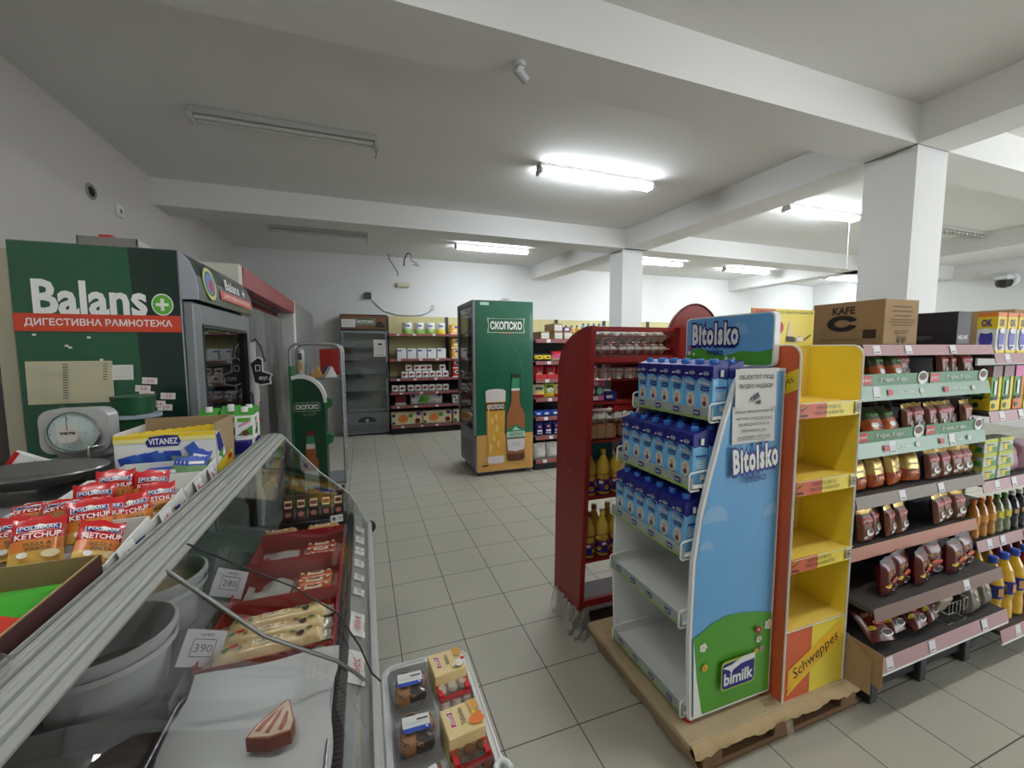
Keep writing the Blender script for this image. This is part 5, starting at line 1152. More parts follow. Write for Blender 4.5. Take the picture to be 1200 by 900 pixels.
b = MB(); b.prism([(x, 4.45, z) for x, z in pr_], (0, .012, 0), gsg); f = b.face((-.668, 4.45, 0), (1, 0, 0), (0, 0, 1))
f.poly(rrect(.025, .255, .975, 1.065, .02), labelpale); f.poly(rrect(.029, .251, .979, 1.061, .018), gsg); f.text('СКОПСКО', .14, 1.02, .2, .05, white, .035); f.text('Smooth', .16, .95, .12, .035, mat('script_print', (120, 140, 110), .4), 0, rot=.1)
f.poly([(.11, .5), (.2, .5), (.2, .62), (.185, .72), (.125, .72), (.11, .62)], bottlebrown); f.rect(.118, .192, .6, .65, foam); f.rect(.122, .188, .65, .73, labelgreen); f.rect(.125, .186, .73, .78, dkred); f.rect(.09, .22, .1, .5, bottlebrown); f.rect(.09, .22, .2, .38, labelpale)
b.build('front_panel', gs)
b = MB(); b.box(-.668, -.37, 4.47, 4.74, 0, 1.0, gsg); b.build('body', gs)
b = MB(); b.box(-.676, -.655, 4.445, 4.74, 0, 1.42, mat('stand_green_edge', (30, 110, 56), .4), .003); b.build('side_board', gs)
rim = MB(); ang = [1.9 - k * .16 for k in range(13)]
out_ = [(-.585 + .235 * math.cos(t), 1.06 + .275 * math.sin(t)) for t in ang]; inn_ = [(-.585 + .205 * math.cos(t), 1.06 + .24 * math.sin(t)) for t in ang]
for k in range(12): rim.prism([(out_[k][0], 4.438, out_[k][1]), (out_[k + 1][0], 4.438, out_[k + 1][1]), (inn_[k + 1][0], 4.438, inn_[k + 1][1]), (inn_[k][0], 4.438, inn_[k][1])], (0, .09, 0), white)
rim.build('white_rim', gs)
for z in (.98, .62): b = MB(); b.prism([(-.37, 4.46, z), (-.31, 4.46, z + .03), (-.30, 4.46, z + .1), (-.37, 4.46, z + .13)], (0, .1, 0), mat('stand_green_edge', (30, 110, 56), .4)); b.build('bracket', gs)
# things on the cage shelf
b = MB(); b.lathe([(.03, 0), (.032, .01), (.03, .13), (.012, .19), (.012, .24), (0, .24)], glass('clear_plastic', (235, 240, 240), .4, .05, .15), 14); P('plastic_bottle', 'empty clear plastic bottle standing on the roll cage shelf', 'bottle', b, (-.56, 4.9, 1.281))
b = MB(); b.tube([(0, 0, 0), (.005, 0, .3)], .035, paper, 14); f = b.face((-.03, -.036, .06), (1, 0, 0), (0, 0, 1)); f.rect(.01, .05, .13, .2, ink); f.rect(.012, .05, .02, .1, tan); P('poster_roll', 'rolled printed poster standing beside the clear bottle on the roll cage', 'poster roll', b, (-.63, 4.92, 1.281))
b = MB(Matrix.Rotation(.15, 4, 'X')); b.box(-.1, .1, 0, .03, 0, .3, mat('red_folder', (164, 40, 36), .45), .003); f = b.face((-.1, 0, 0), (1, 0, 0), (0, 0, 1)); f.line([(.04, .08), (.16, .08)], .01, orange); P('leaflet_box', 'red leaflet box leaning at the back of the roll cage shelf', 'box', b, (-.36, 5.16, 1.287))
for i, (x, m, l) in enumerate(((-.47, tan, 'tan folded leaflet on the roll cage shelf'), (-.38, navy, 'navy folded leaflet on the roll cage shelf'), (-.32, whitecard, 'white folded leaflet at the right end of the roll cage shelf'))):
    b = MB(); b.prism([(-.07, 0, 0), (.06, 0, 0), (.0, 0, .12)], (0, .1, 0), m); P('leaflet', l, 'leaflet', b, (x, 4.86 + .14 * (i % 2), 1.281), .2 * i)

# ---------------------------------------------------------------- bits on walls and ceiling
em = thing('emergency_lamp', 'small oblong emergency lamp on the far wall below the ceiling', 'lamp'); b = MB(); b.box(.64, .895, 8.3, 8.348, 2.77, 2.86, mat('lamp_cream', (186, 182, 154), .5), .015); b.build('housing', em); b = MB(); b.box(.66, .875, 8.29, 8.3, 2.785, 2.845, mat('lamp_diffuser', (214, 210, 180), .4), .006); b.build('diffuser', em)
b = MB(); b.box(5.3, 6.45, 8.3, 8.349, 2.82, 3.0, white, .02) if False else b.box(5.75, 6.1, 8.29, 8.349, 2.84, 2.96, whiteplastic, .02); tag(b.build('wall_lamp'), 'small white emergency lamp on the far wall right of the slim pillar', 'lamp')
jb = MB(); jb.box(.075, .185, 8.25, 8.349, 2.535, 2.645, dkgrey, .006); tag(jb.build('junction_box'), 'dark grey junction box high on the far wall with a cable hanging from it', 'junction box')
cb = MB(); cb.tube([(.17, 8.33, 2.54), (.3, 8.335, 2.4), (.42, 8.335, 2.3), (.52, 8.335, 2.28), (.65, 8.335, 2.24), (.9, 8.335, 2.235), (1.1, 8.335, 2.25), (1.24, 8.335, 2.3), (1.33, 8.335, 2.38)], .008, grey, 6); tag(cb.build('cable'), 'grey cable sagging along the far wall from the junction box to the socket', 'cable')
so = MB(); so.box(1.3, 1.385, 8.325, 8.349, 2.37, 2.46, whiteplastic, .006); f = so.face((1.3, 8.325, 2.37), (1, 0, 0), (0, 0, 1)); f.disc(.042, .045, .028, ltgrey); f.disc(.03, .045, .006, black, n=8); f.disc(.054, .045, .006, black, n=8); tag(so.build('wall_socket'), 'white wall socket at the end of the sagging cable on the far wall', 'socket')
cb = MB(); cb.tube([(.5, 8.1, 3.34), (.52, 8.1, 3.24), (.6, 8.12, 3.12), (.66, 8.13, 3.02), (.67, 8.13, 2.95)], .009, mat('cable_brown', (96, 84, 64), .6), 6); cb.lathe([(.02, -.02), (.025, 0), (.02, .02)], pink, 10, (.52, 8.1, 3.25)); tag(cb.build('ceiling_wire'), 'loose wires with a pink connector hanging from the ceiling near the far wall', 'wire')
cb = MB(); cb.tube([(.86, 7.9, 3.34), (.82, 7.9, 3.32), (.77, 7.9, 3.22), (.76, 7.9, 3.1)], .012, black, 6); tag(cb.build('ceiling_wire'), 'black cable end hanging from the ceiling, left of the grey hook', 'wire')
cb = MB(); cb.tube([(.87, 7.9, 3.34), (.9, 7.9, 3.27), (.88, 7.9, 3.22), (1.0, 7.9, 3.15), (1.03, 7.9, 3.11), (.92, 7.9, 3.14)], .01, grey, 6); tag(cb.build('ceiling_wire'), 'grey bent wire hook hanging from the ceiling near the far wall', 'wire')
cm = thing('security_camera', 'small white cylinder camera under the nearest ceiling beam', 'camera', (.82, 2.14, HB)); b = MB(); b.lathe([(.03, -.02), (.03, 0)], whiteplastic, 14); b.build('mount', cm); b = MB(); b.tube([(.0, 0, -.02), (.02, 0, -.03)], .012, whiteplastic, 8); b.build('arm', cm); b = MB(); b.tube([(-.02, .0, -.03), (.05, .03, -.06)], .024, ltgrey, 14); b.build('housing', cm)
dc = thing('dome_camera', 'white dome camera on the right wall in the far corner', 'camera', (12.2, 4.5, 2.92)); b = MB(); b.lathe([(.14, -.12), (.16, -.02), (.1, 0)], whiteplastic, 16, (0, 0, 0), 'x'); b.build('bracket', dc); b = MB(); b.lathe([(.02, -.15), (.1, -.12), (.12, -.05), (.12, 0)], black, 16, (-.2, 0, -.02)); b.build('dome', dc); MB().box(-.32, -.1, -.12, .12, -.02, .09, whiteplastic, .04).build('housing', dc)
hole = mat('hole_dark', (30, 26, 24), .9)
b = MB(); b.tube([(-1.979, 4.3 + .06 * math.cos(t), 2.83 + .05 * math.sin(t)) for t in [k * PI / 5 for k in range(11)]], .012, mat('broken_plaster', (150, 146, 140), .9), 6, False); f = b.face((-1.9795, 4.36, 2.78), (0, 1, 0), (0, 0, 1)); f.disc(-.06, .05, .055, hole, .045, 12); tag(b.build('wall_hole'), 'ragged dark hole high in the left wall plaster', 'hole')
b = MB(); b.box(-1.98, -1.966, 4.65, 4.75, 2.75, 2.85, whiteplastic, .004); f = b.face((-1.966, 4.65, 2.75), (0, 1, 0), (0, 0, 1)); f.rect(.03, .07, .03, .07, grey); tag(b.build('wall_socket'), 'small white socket plate high on the left wall beside the hole', 'socket')
# ---------------------------------------------------------------- delicatessen display counter
RY0, RY1 = .12, 2.07
PRF = [(-.345, 1.188), (-.205, 1.013), (-.079, .896), (-.045, .835), (-.029, .792), (-.006, .748)]
counter = thing('deli_counter', 'glass fronted delicatessen display counter with grey metal top rail, in the left foreground', 'display counter')
cgrey = mat('counter_grey', (122, 124, 124), .5); cliner = mat('counter_liner', (112, 113, 110), .5, bump=.1); colive = mat('counter_olive_back', (120, 106, 72), .6)
MB().box(-1.0, -.005, RY0, RY1, .1, .70, mat('counter_body', (150, 150, 148), .45), .01).build('body', counter); MB().box(-.95, -.05, RY0 + .05, RY1 - .04, 0, .1, dkgrey).build('plinth', counter)
MB().box(-.96, -.085, RY0, RY1 - .03, .74, .80, cliner, .003).build('deck', counter)
MB().box(-1.0, -.965, RY0, RY1, .70, 1.13, colive).build('back_wall', counter)
for y in (.75, 1.4): MB().box(-.964, -.955, y - .006, y + .006, .8, 1.13, dkgrey).build('door_rail', counter)
v = MB(); v.box(-.0845, -.06, RY0, RY1 - .03, .77, .806, dkgrey)
f = v.face((-.0845, RY0, .806), (1, 0, 0), (0, 1, 0))
for k in range(150): f.rect(.003, .0215, .01 + k * .0125, .016 + k * .0125, black, 2)
v.build('air_vent', counter)
v = MB(); v.prism([(-.0595, RY0, .72), (-.012, RY0, .72), (-.012, RY0, .75), (-.03, RY0, .785), (-.0595, RY0, .80)], (0, RY1 - RY0 - .03, 0), cgrey); v.build('front_ledge', counter)
v = MB(); prof = [(-.004, .69), (.008, .7), (.014, .72), (.014, .74), (.006, .752), (-.004, .752)]
v.prism([(x, RY0, z) for x, z in prof], (0, RY1 - RY0 - .02, 0), alu); v.box(-.004, .0146, RY1 - .05, RY1 - .02, .69, .752, black, .004) if False else None; v.build('bumper_rail', counter)
MB().tube([(.004, RY1 - .02, .722), (.01, RY1, .722)], [.03, .024], dkgrey, 12).build('bumper_end_cap', counter)
# curved front glass in two lids that meet at the aluminium seam
for y0, y1 in ((RY0, .868), (.874, RY1 - .03)):
    g = MB(); n = V3((.72, 0, .69)) * .003
    def pt(t, off):
        q = t * (len(PRF) - 1); i = min(int(q), len(PRF) - 2); k = q - i
        return V3((PRF[i][0] + (PRF[i + 1][0] - PRF[i][0]) * k, 0, PRF[i][1] + (PRF[i + 1][1] - PRF[i][1]) * k)) + n * off
    g.grid(lambda u, v_: pt(v_, 1) + V3((0, y0 + u * (y1 - y0), 0)), 1, 10, pane); g.build('front_glass', counter)
edge = mat('glass_edge_bright', (200, 214, 208), .2)
s_ = MB(); s_.tube([(x + .004, RY1 - .032, z + .004) for x, z in PRF], .0025, edge, 6); s_.build('glass_edge', counter)
s_ = MB(); s_.tube([(-.341, .868, 1.187), (-.201, .885, 1.017), (-.075, .925, .9), (-.04, .96, .835), (-.018, 1.0, .775)], .0042, mat('seam_metal', (130, 130, 126), .35, .6), 8); s_.build('seam_rod', counter)
eg = MB(); eg.prism([(x, RY1 - .036, z) for x, z in PRF] + [(-.96, RY1 - .036, .748), (-.96, RY1 - .036, 1.13), (-.42, RY1 - .036, 1.155)], (0, .004, 0), glass('end_pane', (225, 232, 230), .2)); eg.build('end_glass', counter)
# ribbed top rail and the shelf behind it
pr2 = [(-.432, 1.168), (-.432, 1.19), (-.42, 1.2), (-.405, 1.206), (-.375, 1.208), (-.355, 1.204), (-.343, 1.196), (-.338, 1.182), (-.345, 1.17)]
v = MB(); v.prism([(x, RY0, z) for x, z in pr2], (0, RY1 - RY0 - .03, 0), mat('rail_aluminium', (186, 188, 184), .42, .3, scale=30))
for k, (x, z) in enumerate(((-.424, 1.199), (-.412, 1.2055), (-.397, 1.2088), (-.385, 1.2098), (-.373, 1.2098), (-.362, 1.2076), (-.351, 1.2038), (-.342, 1.1985))): v.box(x - .0015, x + .0015, RY0, RY1 - .03, z - .003, z + .0014, mat('rail_groove', (138, 140, 137), .5) if k % 2 else alu)
rail = v.build('top_rail', counter)
v = MB(); v.prism([(x, RY1 - .03, z) for x, z in pr2] , (0, .014, 0), mat('rail_end_grey', (150, 150, 148), .5)); v.build('rail_end_cap', counter)
MB().box(-1.16, -.433, RY0, RY1 - .01, 1.135, 1.165, mat('counter_top_board', (138, 140, 140), .4), .003).build('top_shelf', counter)
for y in (RY0 + .02, RY1 - .06): MB().box(-1.14, -1.01, y, y + .03, .0, 1.134, grey).build('post', counter)
DK = .8005; TS = 1.166
# price tags inside the front ledge
for i, y in enumerate((1.86, 1.76, 1.66, 1.56, 1.46, 1.37, 1.2, 1.03)):
    big = i > 5; w_ = .11 if big else .05
    b = MB(); o = V3((-.052, y - w_ / 2, .8035)); U = V3((0, 1, 0)) if False else V3((0, -1, 0)); Vv = V3((-.03, 0, .012)).normalized()
    f = b.face((-.022, y + w_ / 2, .782), (0, -1, 0), V3((-.72, 0, .42)).normalized()); hh = .036 if not big else .043
    b.grid(lambda u, v_: V3((-.022, y + w_ / 2 - u * w_, .782)) + V3((-.72, 0, .42)).normalized() * (v_ * hh) + V3((.42, 0, .72)) * (.003 + .003 * math.sin(u * 9 + i)), 6, 2, paper)
    f = b.face((-.0185, y + w_ / 2, .789), (0, -1, 0), V3((-.72, 0, .42)).normalized()); f.text(('25', '39', '45', '60', '28', '34', '180', '220')[i], w_ * .5, hh * .5, w_ * .5, hh * .4, inkred if big else ink, 0)
    tag(b.build('price_tag'), '%s white price tag from the far end, inside the front ledge of the deli counter' % ORD[i], 'price tag', 'price tags on the ledge')
# red display trays with wrapped sausages
trayred = mat('tray_red_card', (150, 30, 34), .5)
def red_tray(y0, y1, label, z=DK):
    x0, x1 = -.385, -.092; hh = .055
    b = MB(); b.box(x0, x1, y0, y1, z, z + .003, trayred); b.box(x0, x1, y0, y0 + .003, z + .003, z + hh, trayred); b.box(x0, x1, y1 - .003, y1, z + .003, z + hh + .02, trayred); b.box(x0, x0 + .003, y0, y1, z + .003, z + hh, trayred); b.box(x1 - .003, x1, y0, y1, z + .003, z + hh, trayred)
    f = b.face((x0, y0, z), (1, 0, 0), (0, 0, 1)); f.text('СОКОЛОВ', .19, .032, .11, .016, cream, .02); f.disc(.26, .035, .022, mat('tray_badge', (170, 160, 150), .5), .018, 14)
    return tag(b.build('display_tray'), label, 'tray', None)
red_tray(1.06, 1.29, 'nearest red card tray in the deli counter, holding cream wrapped sausages'); red_tray(1.3, 1.52, 'middle red card tray in the deli counter, with orange sausage packs'); red_tray(1.53, 1.74, 'farthest red card tray in the deli counter, with red sausage packs')
wrapcream = mat('wrapper_cream', (214, 190, 136), .3, coat=.3); wrapor = mat('wrapper_orange', (196, 92, 46), .25, coat=.5); wrapred = mat('wrapper_red', (176, 52, 46), .25, coat=.5); wrapdark = mat('wrapper_dark', (84, 36, 34), .22, coat=.5); clearfoil = mat('clear_foil_end', (190, 184, 172), .2, .3)
def make_sausage(L_, r, m, kind):
    """a flat vacuum pack: long rounded body with crimped clear ends; lies on its back"""
    W = r * (2.7 if kind == 0 else 2.5); D = r * 1.25
    def mk():
        b = MB()
        def th(x, y):
            u = min(max(x / L_, 0), 1); v_ = min(max(y / W, 0), 1); e = min(u, 1 - u) / .13
            k = min(1, max(0, (e - .35) / .65)); k = k * k * (3 - 2 * k)
            return .0012 + D * k * max(0, 1 - abs(2 * v_ - 1) ** 2.6) ** .55 * (1 + .05 * math.sin(x * 230 + y * 120))
        fn = lambda sg: (lambda u, v_: ((u - .5) * L_, (v_ - .5) * W * (.86 + .14 * min(1, min(u, 1 - u) * 7)), D * .12 + (th(u * L_, v_ * W) if sg else -.1 * th(u * L_, v_ * W))))
        b.grid(fn(1), 26, 10, m, True, lambda u, v_: clearfoil if min(u, 1 - u) < .08 else m); b.grid(fn(0), 26, 2, m, True)
        f = b.face((-L_ / 2, -W / 2, D * .12), (1, 0, 0), (0, 1, 0), th); lf = mat('leaf_print', (92, 120, 62), .4); k = f.k
        if kind == 0:
            f.rect(L_ * .36, L_ * .6, W * .3, W * .72, cream); f.text('ЧАЈНА', L_ * .48, W * .52, L_ * .2, W * .2, dkred, .01)
            for x, y, q, mm in ((.22, .6, .15, red), (.16, .4, .13, lf), (.68, .62, .13, lf), (.74, .35, .15, dkbrown), (.81, .6, .13, lf), (.27, .3, .09, lf), (.3, .75, .06, red)): f.disc(L_ * x, W * y, W * q * 1.3, mm, W * q, 10)
        else:
            f.rect(L_ * .3, L_ * .68, W * .28, W * .72, cream); f.rect(L_ * .36, L_ * .62, W * .42, W * .6, dkred); f.disc(L_ * .18, W * .5, W * .13, cream, W * .12, 10); f.disc(L_ * .8, W * .5, W * .13, cream, W * .12, 10)
        return assemble('wrapped_sausage', b)
    return mk
cs = make_sausage(.275, .0185, wrapcream, 0)
for i, (y, z, rr) in enumerate(((1.09, .0, .03), (1.142, .0, -.03), (1.195, .0, .02), (1.25, .0, .0), (1.112, .03, .07), (1.165, .03, .02), (1.222, .03, .05))):
    use('cs', cs, 'wrapped_sausage', '%s cream wrapped sausage %s in the nearest red tray' % (ORD[i % 4], 'from the near side' if i < 4 else 'lying on top'), 'sausage', 'cream wrapped sausages', (-.238, y, DK + .0045 + z), rr)
for nm, m, y0, n_ in (('orange', wrapor, 1.34, 4), ('red', wrapred, 1.565, 4)):
    sg_ = make_sausage(.13, .019, m, 1)
    for i in range(n_): use('sg' + nm, sg_, 'wrapped_sausage', '%s %s sausage pack from the near side in the %s red tray' % (ORD[i], nm, {'orange': 'middle', 'red': 'farthest'}[nm]), 'sausage', nm + ' sausage packs', (-.17, y0 + i * .043, DK + .0045), R.uniform(-.06, .06))
b = MB(); b.grid(lambda u, v_: (-.37 + u * .13, 1.32 + v_ * .17, DK + .012 + .012 * math.sin(u * 7) * math.sin(v_ * 5)), 10, 10, mat('waxed_paper', (186, 182, 176), .5)); tag(b.build('paper_liner'), 'grey waxed paper lying in the left half of the middle red tray', 'paper')
b = MB(); b.grid(lambda u, v_: (-.37 + u * .12, 1.55 + v_ * .16, DK + .012 + .012 * math.sin(u * 6 + 1) * math.sin(v_ * 6)), 10, 10, mat('waxed_paper', (186, 182, 176), .5)); tag(b.build('paper_liner'), 'grey waxed paper lying in the left half of the farthest red tray', 'paper')
ds = make_sausage(.15, .018, wrapdark, 1)
for i in range(6): use('ds', ds, 'wrapped_sausage', '%s dark sausage pack from the near side, %s column behind the red trays' % (ORD[i // 2], ('left', 'right')[i % 2]), 'sausage', 'dark sausage packs', ((-.33, -.175)[i % 2], 1.775 + (i // 2) * .045, DK + .001), R.uniform(-.08, .08))
ys_ = make_sausage(.14, .017, mat('wrapper_mustard', (196, 148, 78), .28, coat=.4), 1)
for i in range(2): use('ysg', ys_, 'wrapped_sausage', '%s mustard coloured sausage pack lying on the dark packs' % ('left', 'right')[i], 'sausage', None, ((-.33, -.175)[i], 1.795, DK + .04), .03)
bt = thing('plastic_tray', 'black plastic tray with reflected meat packs at the far end of the deli counter', 'tray', (0, 0, 0)); MB().box(-.36, -.09, 1.925, 2.0, DK, DK + .035, black, .004).build('base', bt)
upk = make_pack(.042, .11, .022, dkbrown, [('r', .15, .85, .5, .8, cream), ('r', .2, .8, .58, .72, dkred), ('d', .5, .25, .3, .1, mat('ham_pink', (190, 120, 100), .4))], 'reflected_pack')  # packs seen only as a reflection, added here as solid shapes
for i in range(5): use('upk', upk, 'reflected_pack', '%s reflected meat pack from the left, built upright in the black plastic tray' % ORD[i], 'meat pack', 'reflected meat packs', (-.325 + i * .05, 1.95, DK + .036), rot=(-.15, 0, 0))
b = MB(); b.box(-.025, .025, -.001, .001, 0, .03, whitecard); f = b.face((-.025, -.001, 0), (1, 0, 0), (0, 0, 1)); f.rect(.006, .02, .008, .022, ink); f.text('23', .036, .015, .016, .014, ink, 0); tag(b.build('price_card'), 'small printed price card clipped to the black plastic tray', 'price card', None, (-.13, 1.915, DK + .02), (-.5, 0, .15))
# steel tray with white paper and a piece of bacon
st = MB(); pts = rrect(-.395, -.088, .70, 1.035, .03, 4)
st.prism([(x, y, DK) for x, y in pts], (0, 0, .003), steel); st.tube([(x, y, DK + .022) for x, y in pts], .004, steel, 6, True)
st.add([(x, y, DK + .003) for x, y in pts] + [(x, y, DK + .022) for x, y in pts], [(i, (i + 1) % len(pts), len(pts) + (i + 1) % len(pts), len(pts) + i) for i in range(len(pts))], steel)
tag(st.build('steel_tray'), 'shallow steel tray lined with white paper, near end of the deli counter', 'tray')
wp = mat('white_wrapping_paper', (190, 193, 190), .75)
def pfn(u, v_):
    x = -.375 + u * .292; y = .725 + v_ * .32
    z = DK + .03 + .006 * math.sin(u * 6 + v_ * 2) + .004 * math.sin(v_ * 9 - u * 3)
    e = max(0, v_ - .85) / .15; z += .028 * e; y -= .01 * e
    if u > .85: z -= (u - .85) * .03
    return (x + .006 * math.sin(v_ * 8), y, z)
tag(MB().grid(pfn, 24, 24, wp).build('wrapping_paper'), 'white wrapping paper spread over the steel tray under the bacon', 'paper')
fat = mat('bacon_fat', (220, 200, 176), .4, var=.08, scale=60); meat = mat('bacon_meat', (172, 110, 92), .4, var=.15, scale=50); rind = mat('bacon_rind', (116, 62, 44), .45, var=.2, scale=40)
bc = thing('bacon_piece', 'wedge of striped bacon lying on the white paper', 'bacon', (-.178, .84, DK + .042), -.25)
b = MB(); bp = [(-.04, -.03), (-.034, .0), (-.004, .05), (.004, .05), (.034, .0), (.036, -.022), (.0, -.034)]
b.prism([(x, y, 0) for x, y in bp], (0, 0, .026), meat, rind); f = b.face((0, 0, .026), (1, 0, 0), (0, 1, 0))
f.poly([(-.036, -.029), (-.031, -.002), (.0, .047), (.003, .047), (.031, 0), (.033, -.02), (0, -.031)], fat)
for p in ([(-.03, -.02), (-.024, .002), (-.006, .03), (-.01, .012), (-.02, -.02)], [(-.01, -.024), (-.004, .02), (.0, .035), (.002, .01), (-.002, -.026)], [(.012, -.02), (.01, .02), (.014, .02), (.022, -.004), (.02, -.022)]): f.poly(p, meat)
b.build('slab', bc)
# white buckets left of the trays
bucketw = mat('bucket_white', (172, 174, 172), .4); brine = mat('olive_brine', (58, 54, 42), .15, coat=.5); curd = mat('bucket_cheese', (176, 160, 112), .5, var=.2)
def make_bucket(fill, fz):
    def mk():
        b = MB(); b.lathe([(.098, 0), (.1, .004), (.118, .15), (.126, .152), (.127, .165), (.12, .17), (.117, .168), (.114, .15), (.098, .012), (0, .01)], bucketw, 28)
        b.lathe([(.121, .118), (.124, .12), (.1225, .135)], bucketw, 28, cap=False)
        c = MB(); c.lathe([(.096 + .016 * fz / .15, fz), (.05, fz + .004), (0, fz + .003)], fill, 24, cap=False)
        return assemble('bucket', b, [('contents', c)])
    return mk
use('bk1', make_bucket(brine, .05), 'bucket', 'nearest white plastic bucket in the deli counter, almost empty and dark inside', 'bucket', None, (-.555, 1.118, DK + .006), 0, None, (1, 1, .86))
use('bk2', make_bucket(curd, .12), 'bucket', 'second white plastic bucket, behind the nearest one, with an olive ring of food', 'bucket', None, (-.575, 1.385, DK + .001), 0, None, (1, 1, .86))
gt = MB(); gcard = mat('grey_tray_card', (112, 112, 108), .8)
gt.box(-.69, -.4, .985, 1.25, DK, DK + .004, gcard)
for a in ((-.69, -.4, .985, .988), (-.69, -.4, 1.247, 1.25), (-.69, -.687, .988, 1.247), (-.403, -.4, .988, 1.247)): gt.box(*a, DK + .004, DK + .05, gcard)
tag(gt.build('cardboard_tray'), 'shallow grey card tray under the nearest white bucket', 'tray')
gt = MB(); b = gt.lathe([(.07, 0), (.082, .05), (.086, .052), (.086, .06), (0, .062)], mat('tub_cream', (176, 170, 134), .5), 20); tag(gt.build('food_tub'), 'cream lidded tub at the very front corner inside the deli counter', 'tub', None, (-.42, .63, DK + .001))
def card_(x, y, z, rx, rz, label, t):
    b = MB(); b.box(-.045, .045, -.001, .001, 0, .075, mat('grey_card', (178, 174, 178), .7)); f = b.face((-.045, -.001, 0), (1, 0, 0), (0, 0, 1)); f.ring(.045, .04, .026, .0015, ink, .016, 4) if False else f.line([(.02, .02), (.07, .02), (.07, .055), (.02, .055), (.02, .02)], .0018, ink); f.text(t, .045, .037, .04, .016, ink, .0); f.text('цена', .045, .064, .03, .007, ink, 0)
    tag(b.build('price_card'), label, 'price card', None, (x, y, z), (rx, .55, rz))
card_(-.385, 1.09, DK + .045, -.5, .5, 'grey handwritten price card standing beside the nearest white bucket', '390'); card_(-.4, 1.36, DK + .058, -.5, .5, 'grey handwritten price card standing by the second white bucket', '280')
# black cable over the glass
cbp = [(-.33, .935, 1.203), (-.27, .99, 1.124), (-.172, 1.066, 1.008), (-.08, 1.063, .923), (-.031, 1.044, .838), (-.004, 1.02, .776), (.016, 1.0, .765)]
tag(MB().tube(cbp, .0022, black, 6).build('cable'), 'thin black cable running across the slanted front glass of the counter', 'cable')

# ---------------------------------------------------------------- goods on the counter top
def card_tray(name, x0, x1, y0, y1, h0, h1, m, minner, label, draw=None, t=.003, backh=None):
    b = MB(); z = TS
    b.box(x0, x1, y0, y1, z, z + t, minner)
    b.prism([(x0, y0, z + t), (x1, y0, z + t), (x1, y0, z + h0), (x0, y0, z + h0)], (0, t, 0), m); b.prism([(x0, y1 - t, z + t), (x1, y1 - t, z + t), (x1, y1 - t, z + h1), (x0, y1 - t, z + h1)], (0, t, 0), minner)
    for x, mm in ((x0, minner), (x1 - t, m)): b.prism([(x, y0 + t, z + t), (x, y1 - t, z + t), (x, y1 - t, z + h1), (x, y0 + t, z + h0)], (t, 0, 0), mm)
    if draw: draw(b, x0, x1, y0, y1, z)
    return tag(b.build(name), label, 'box')
brownside = mat('box_brown_print', (70, 30, 28), .5)
def draw0(b, x0, x1, y0, y1, z): b.face((x1, y0, z), (0, 1, 0), (0, 0, 1)).poly([(0, 0), (y1 - y0, 0), (y1 - y0, .059), (0, .049)], brownside)
card_tray('cardboard_box', -.80, -.437, .5, .885, .05, .06, kraft, kraft, 'open kraft box with a green bag inside, nearest on the counter top', draw0)
grbag = mat('bag_bright_green', (70, 168, 52), .3, bump=.3); grdk = mat('bag_green_ink', (30, 78, 30), .5)
b = MB(); fn = lambda u, v_: (-.79 + u * .345, .51 + v_ * .36, TS + .008 + .006 * v_ + .034 * min(1, 6 * min(u, 1 - u, v_, 1 - v_)) ** .5 + .003 * math.sin(u * 31 + v_ * 13) * math.sin(u * PI) * math.sin(v_ * PI))
b.grid(fn, 24, 20, grbag); ffz = lambda a, bb: fn(max(0, min(1, a / .345)), max(0, min(1, bb / .36)))[2] - TS + .0008
f = b.face((-.79, .51, TS), (1, 0, 0), (0, 1, 0), ffz)
f.rect(.22, .33, .2, .245, mat('bag_label_red', (206, 62, 44), .4)); f.rect(.04, .13, .2, .25, mat('bag_label_red', (206, 62, 44), .4)); f.text('5%', .275, .222, .06, .022, black, .03); f.line([(.02, .08), (.14, .15), (.2, .13)], .004, grdk); f.line([(.15, .05), (.25, .12), (.32, .1)], .004, grdk); f.line([(.05, .02), (.12, .06)], .004, grdk); f.line([(.24, .15), (.3, .17), (.31, .12), (.25, .11), (.24, .15)], .003, grdk); f.line([(.18, .17), (.22, .19)], .004, grdk)
tag(b.build('food_bag'), 'bright green food bag with a red price patch lying in the kraft box', 'bag')
def tdraw(b, x0, x1, y0, y1, z): f = b.face((x1, y0, z), (0, 1, 0), (0, 0, 1)); f.rect((y1 - y0) * .62, (y1 - y0) * .85, .012, .03, navy); f.rect(0, .002, 0, .04, ltgrey)
TRAYS = [(.89, 1.06, 'with the heap of ketchup pouches', .035, .06), (1.065, 1.25, 'holding the standing ketchup pouches', .04, .06), (1.255, 1.43, 'almost empty, with a few seasoning sachets', .04, .055), (1.435, 1.575, 'with the blue soup sachets', .045, .06)]
for i, (y0, y1, d_, h0, h1) in enumerate(TRAYS):
    card_tray('card_tray', -.76 + .02 * i, (-.437, -.442, -.455, -.462)[i], y0, y1, h0, h1, whitecard, whitecard, '%s white card tray along the counter rail, %s' % (ORD[i], d_), tdraw)
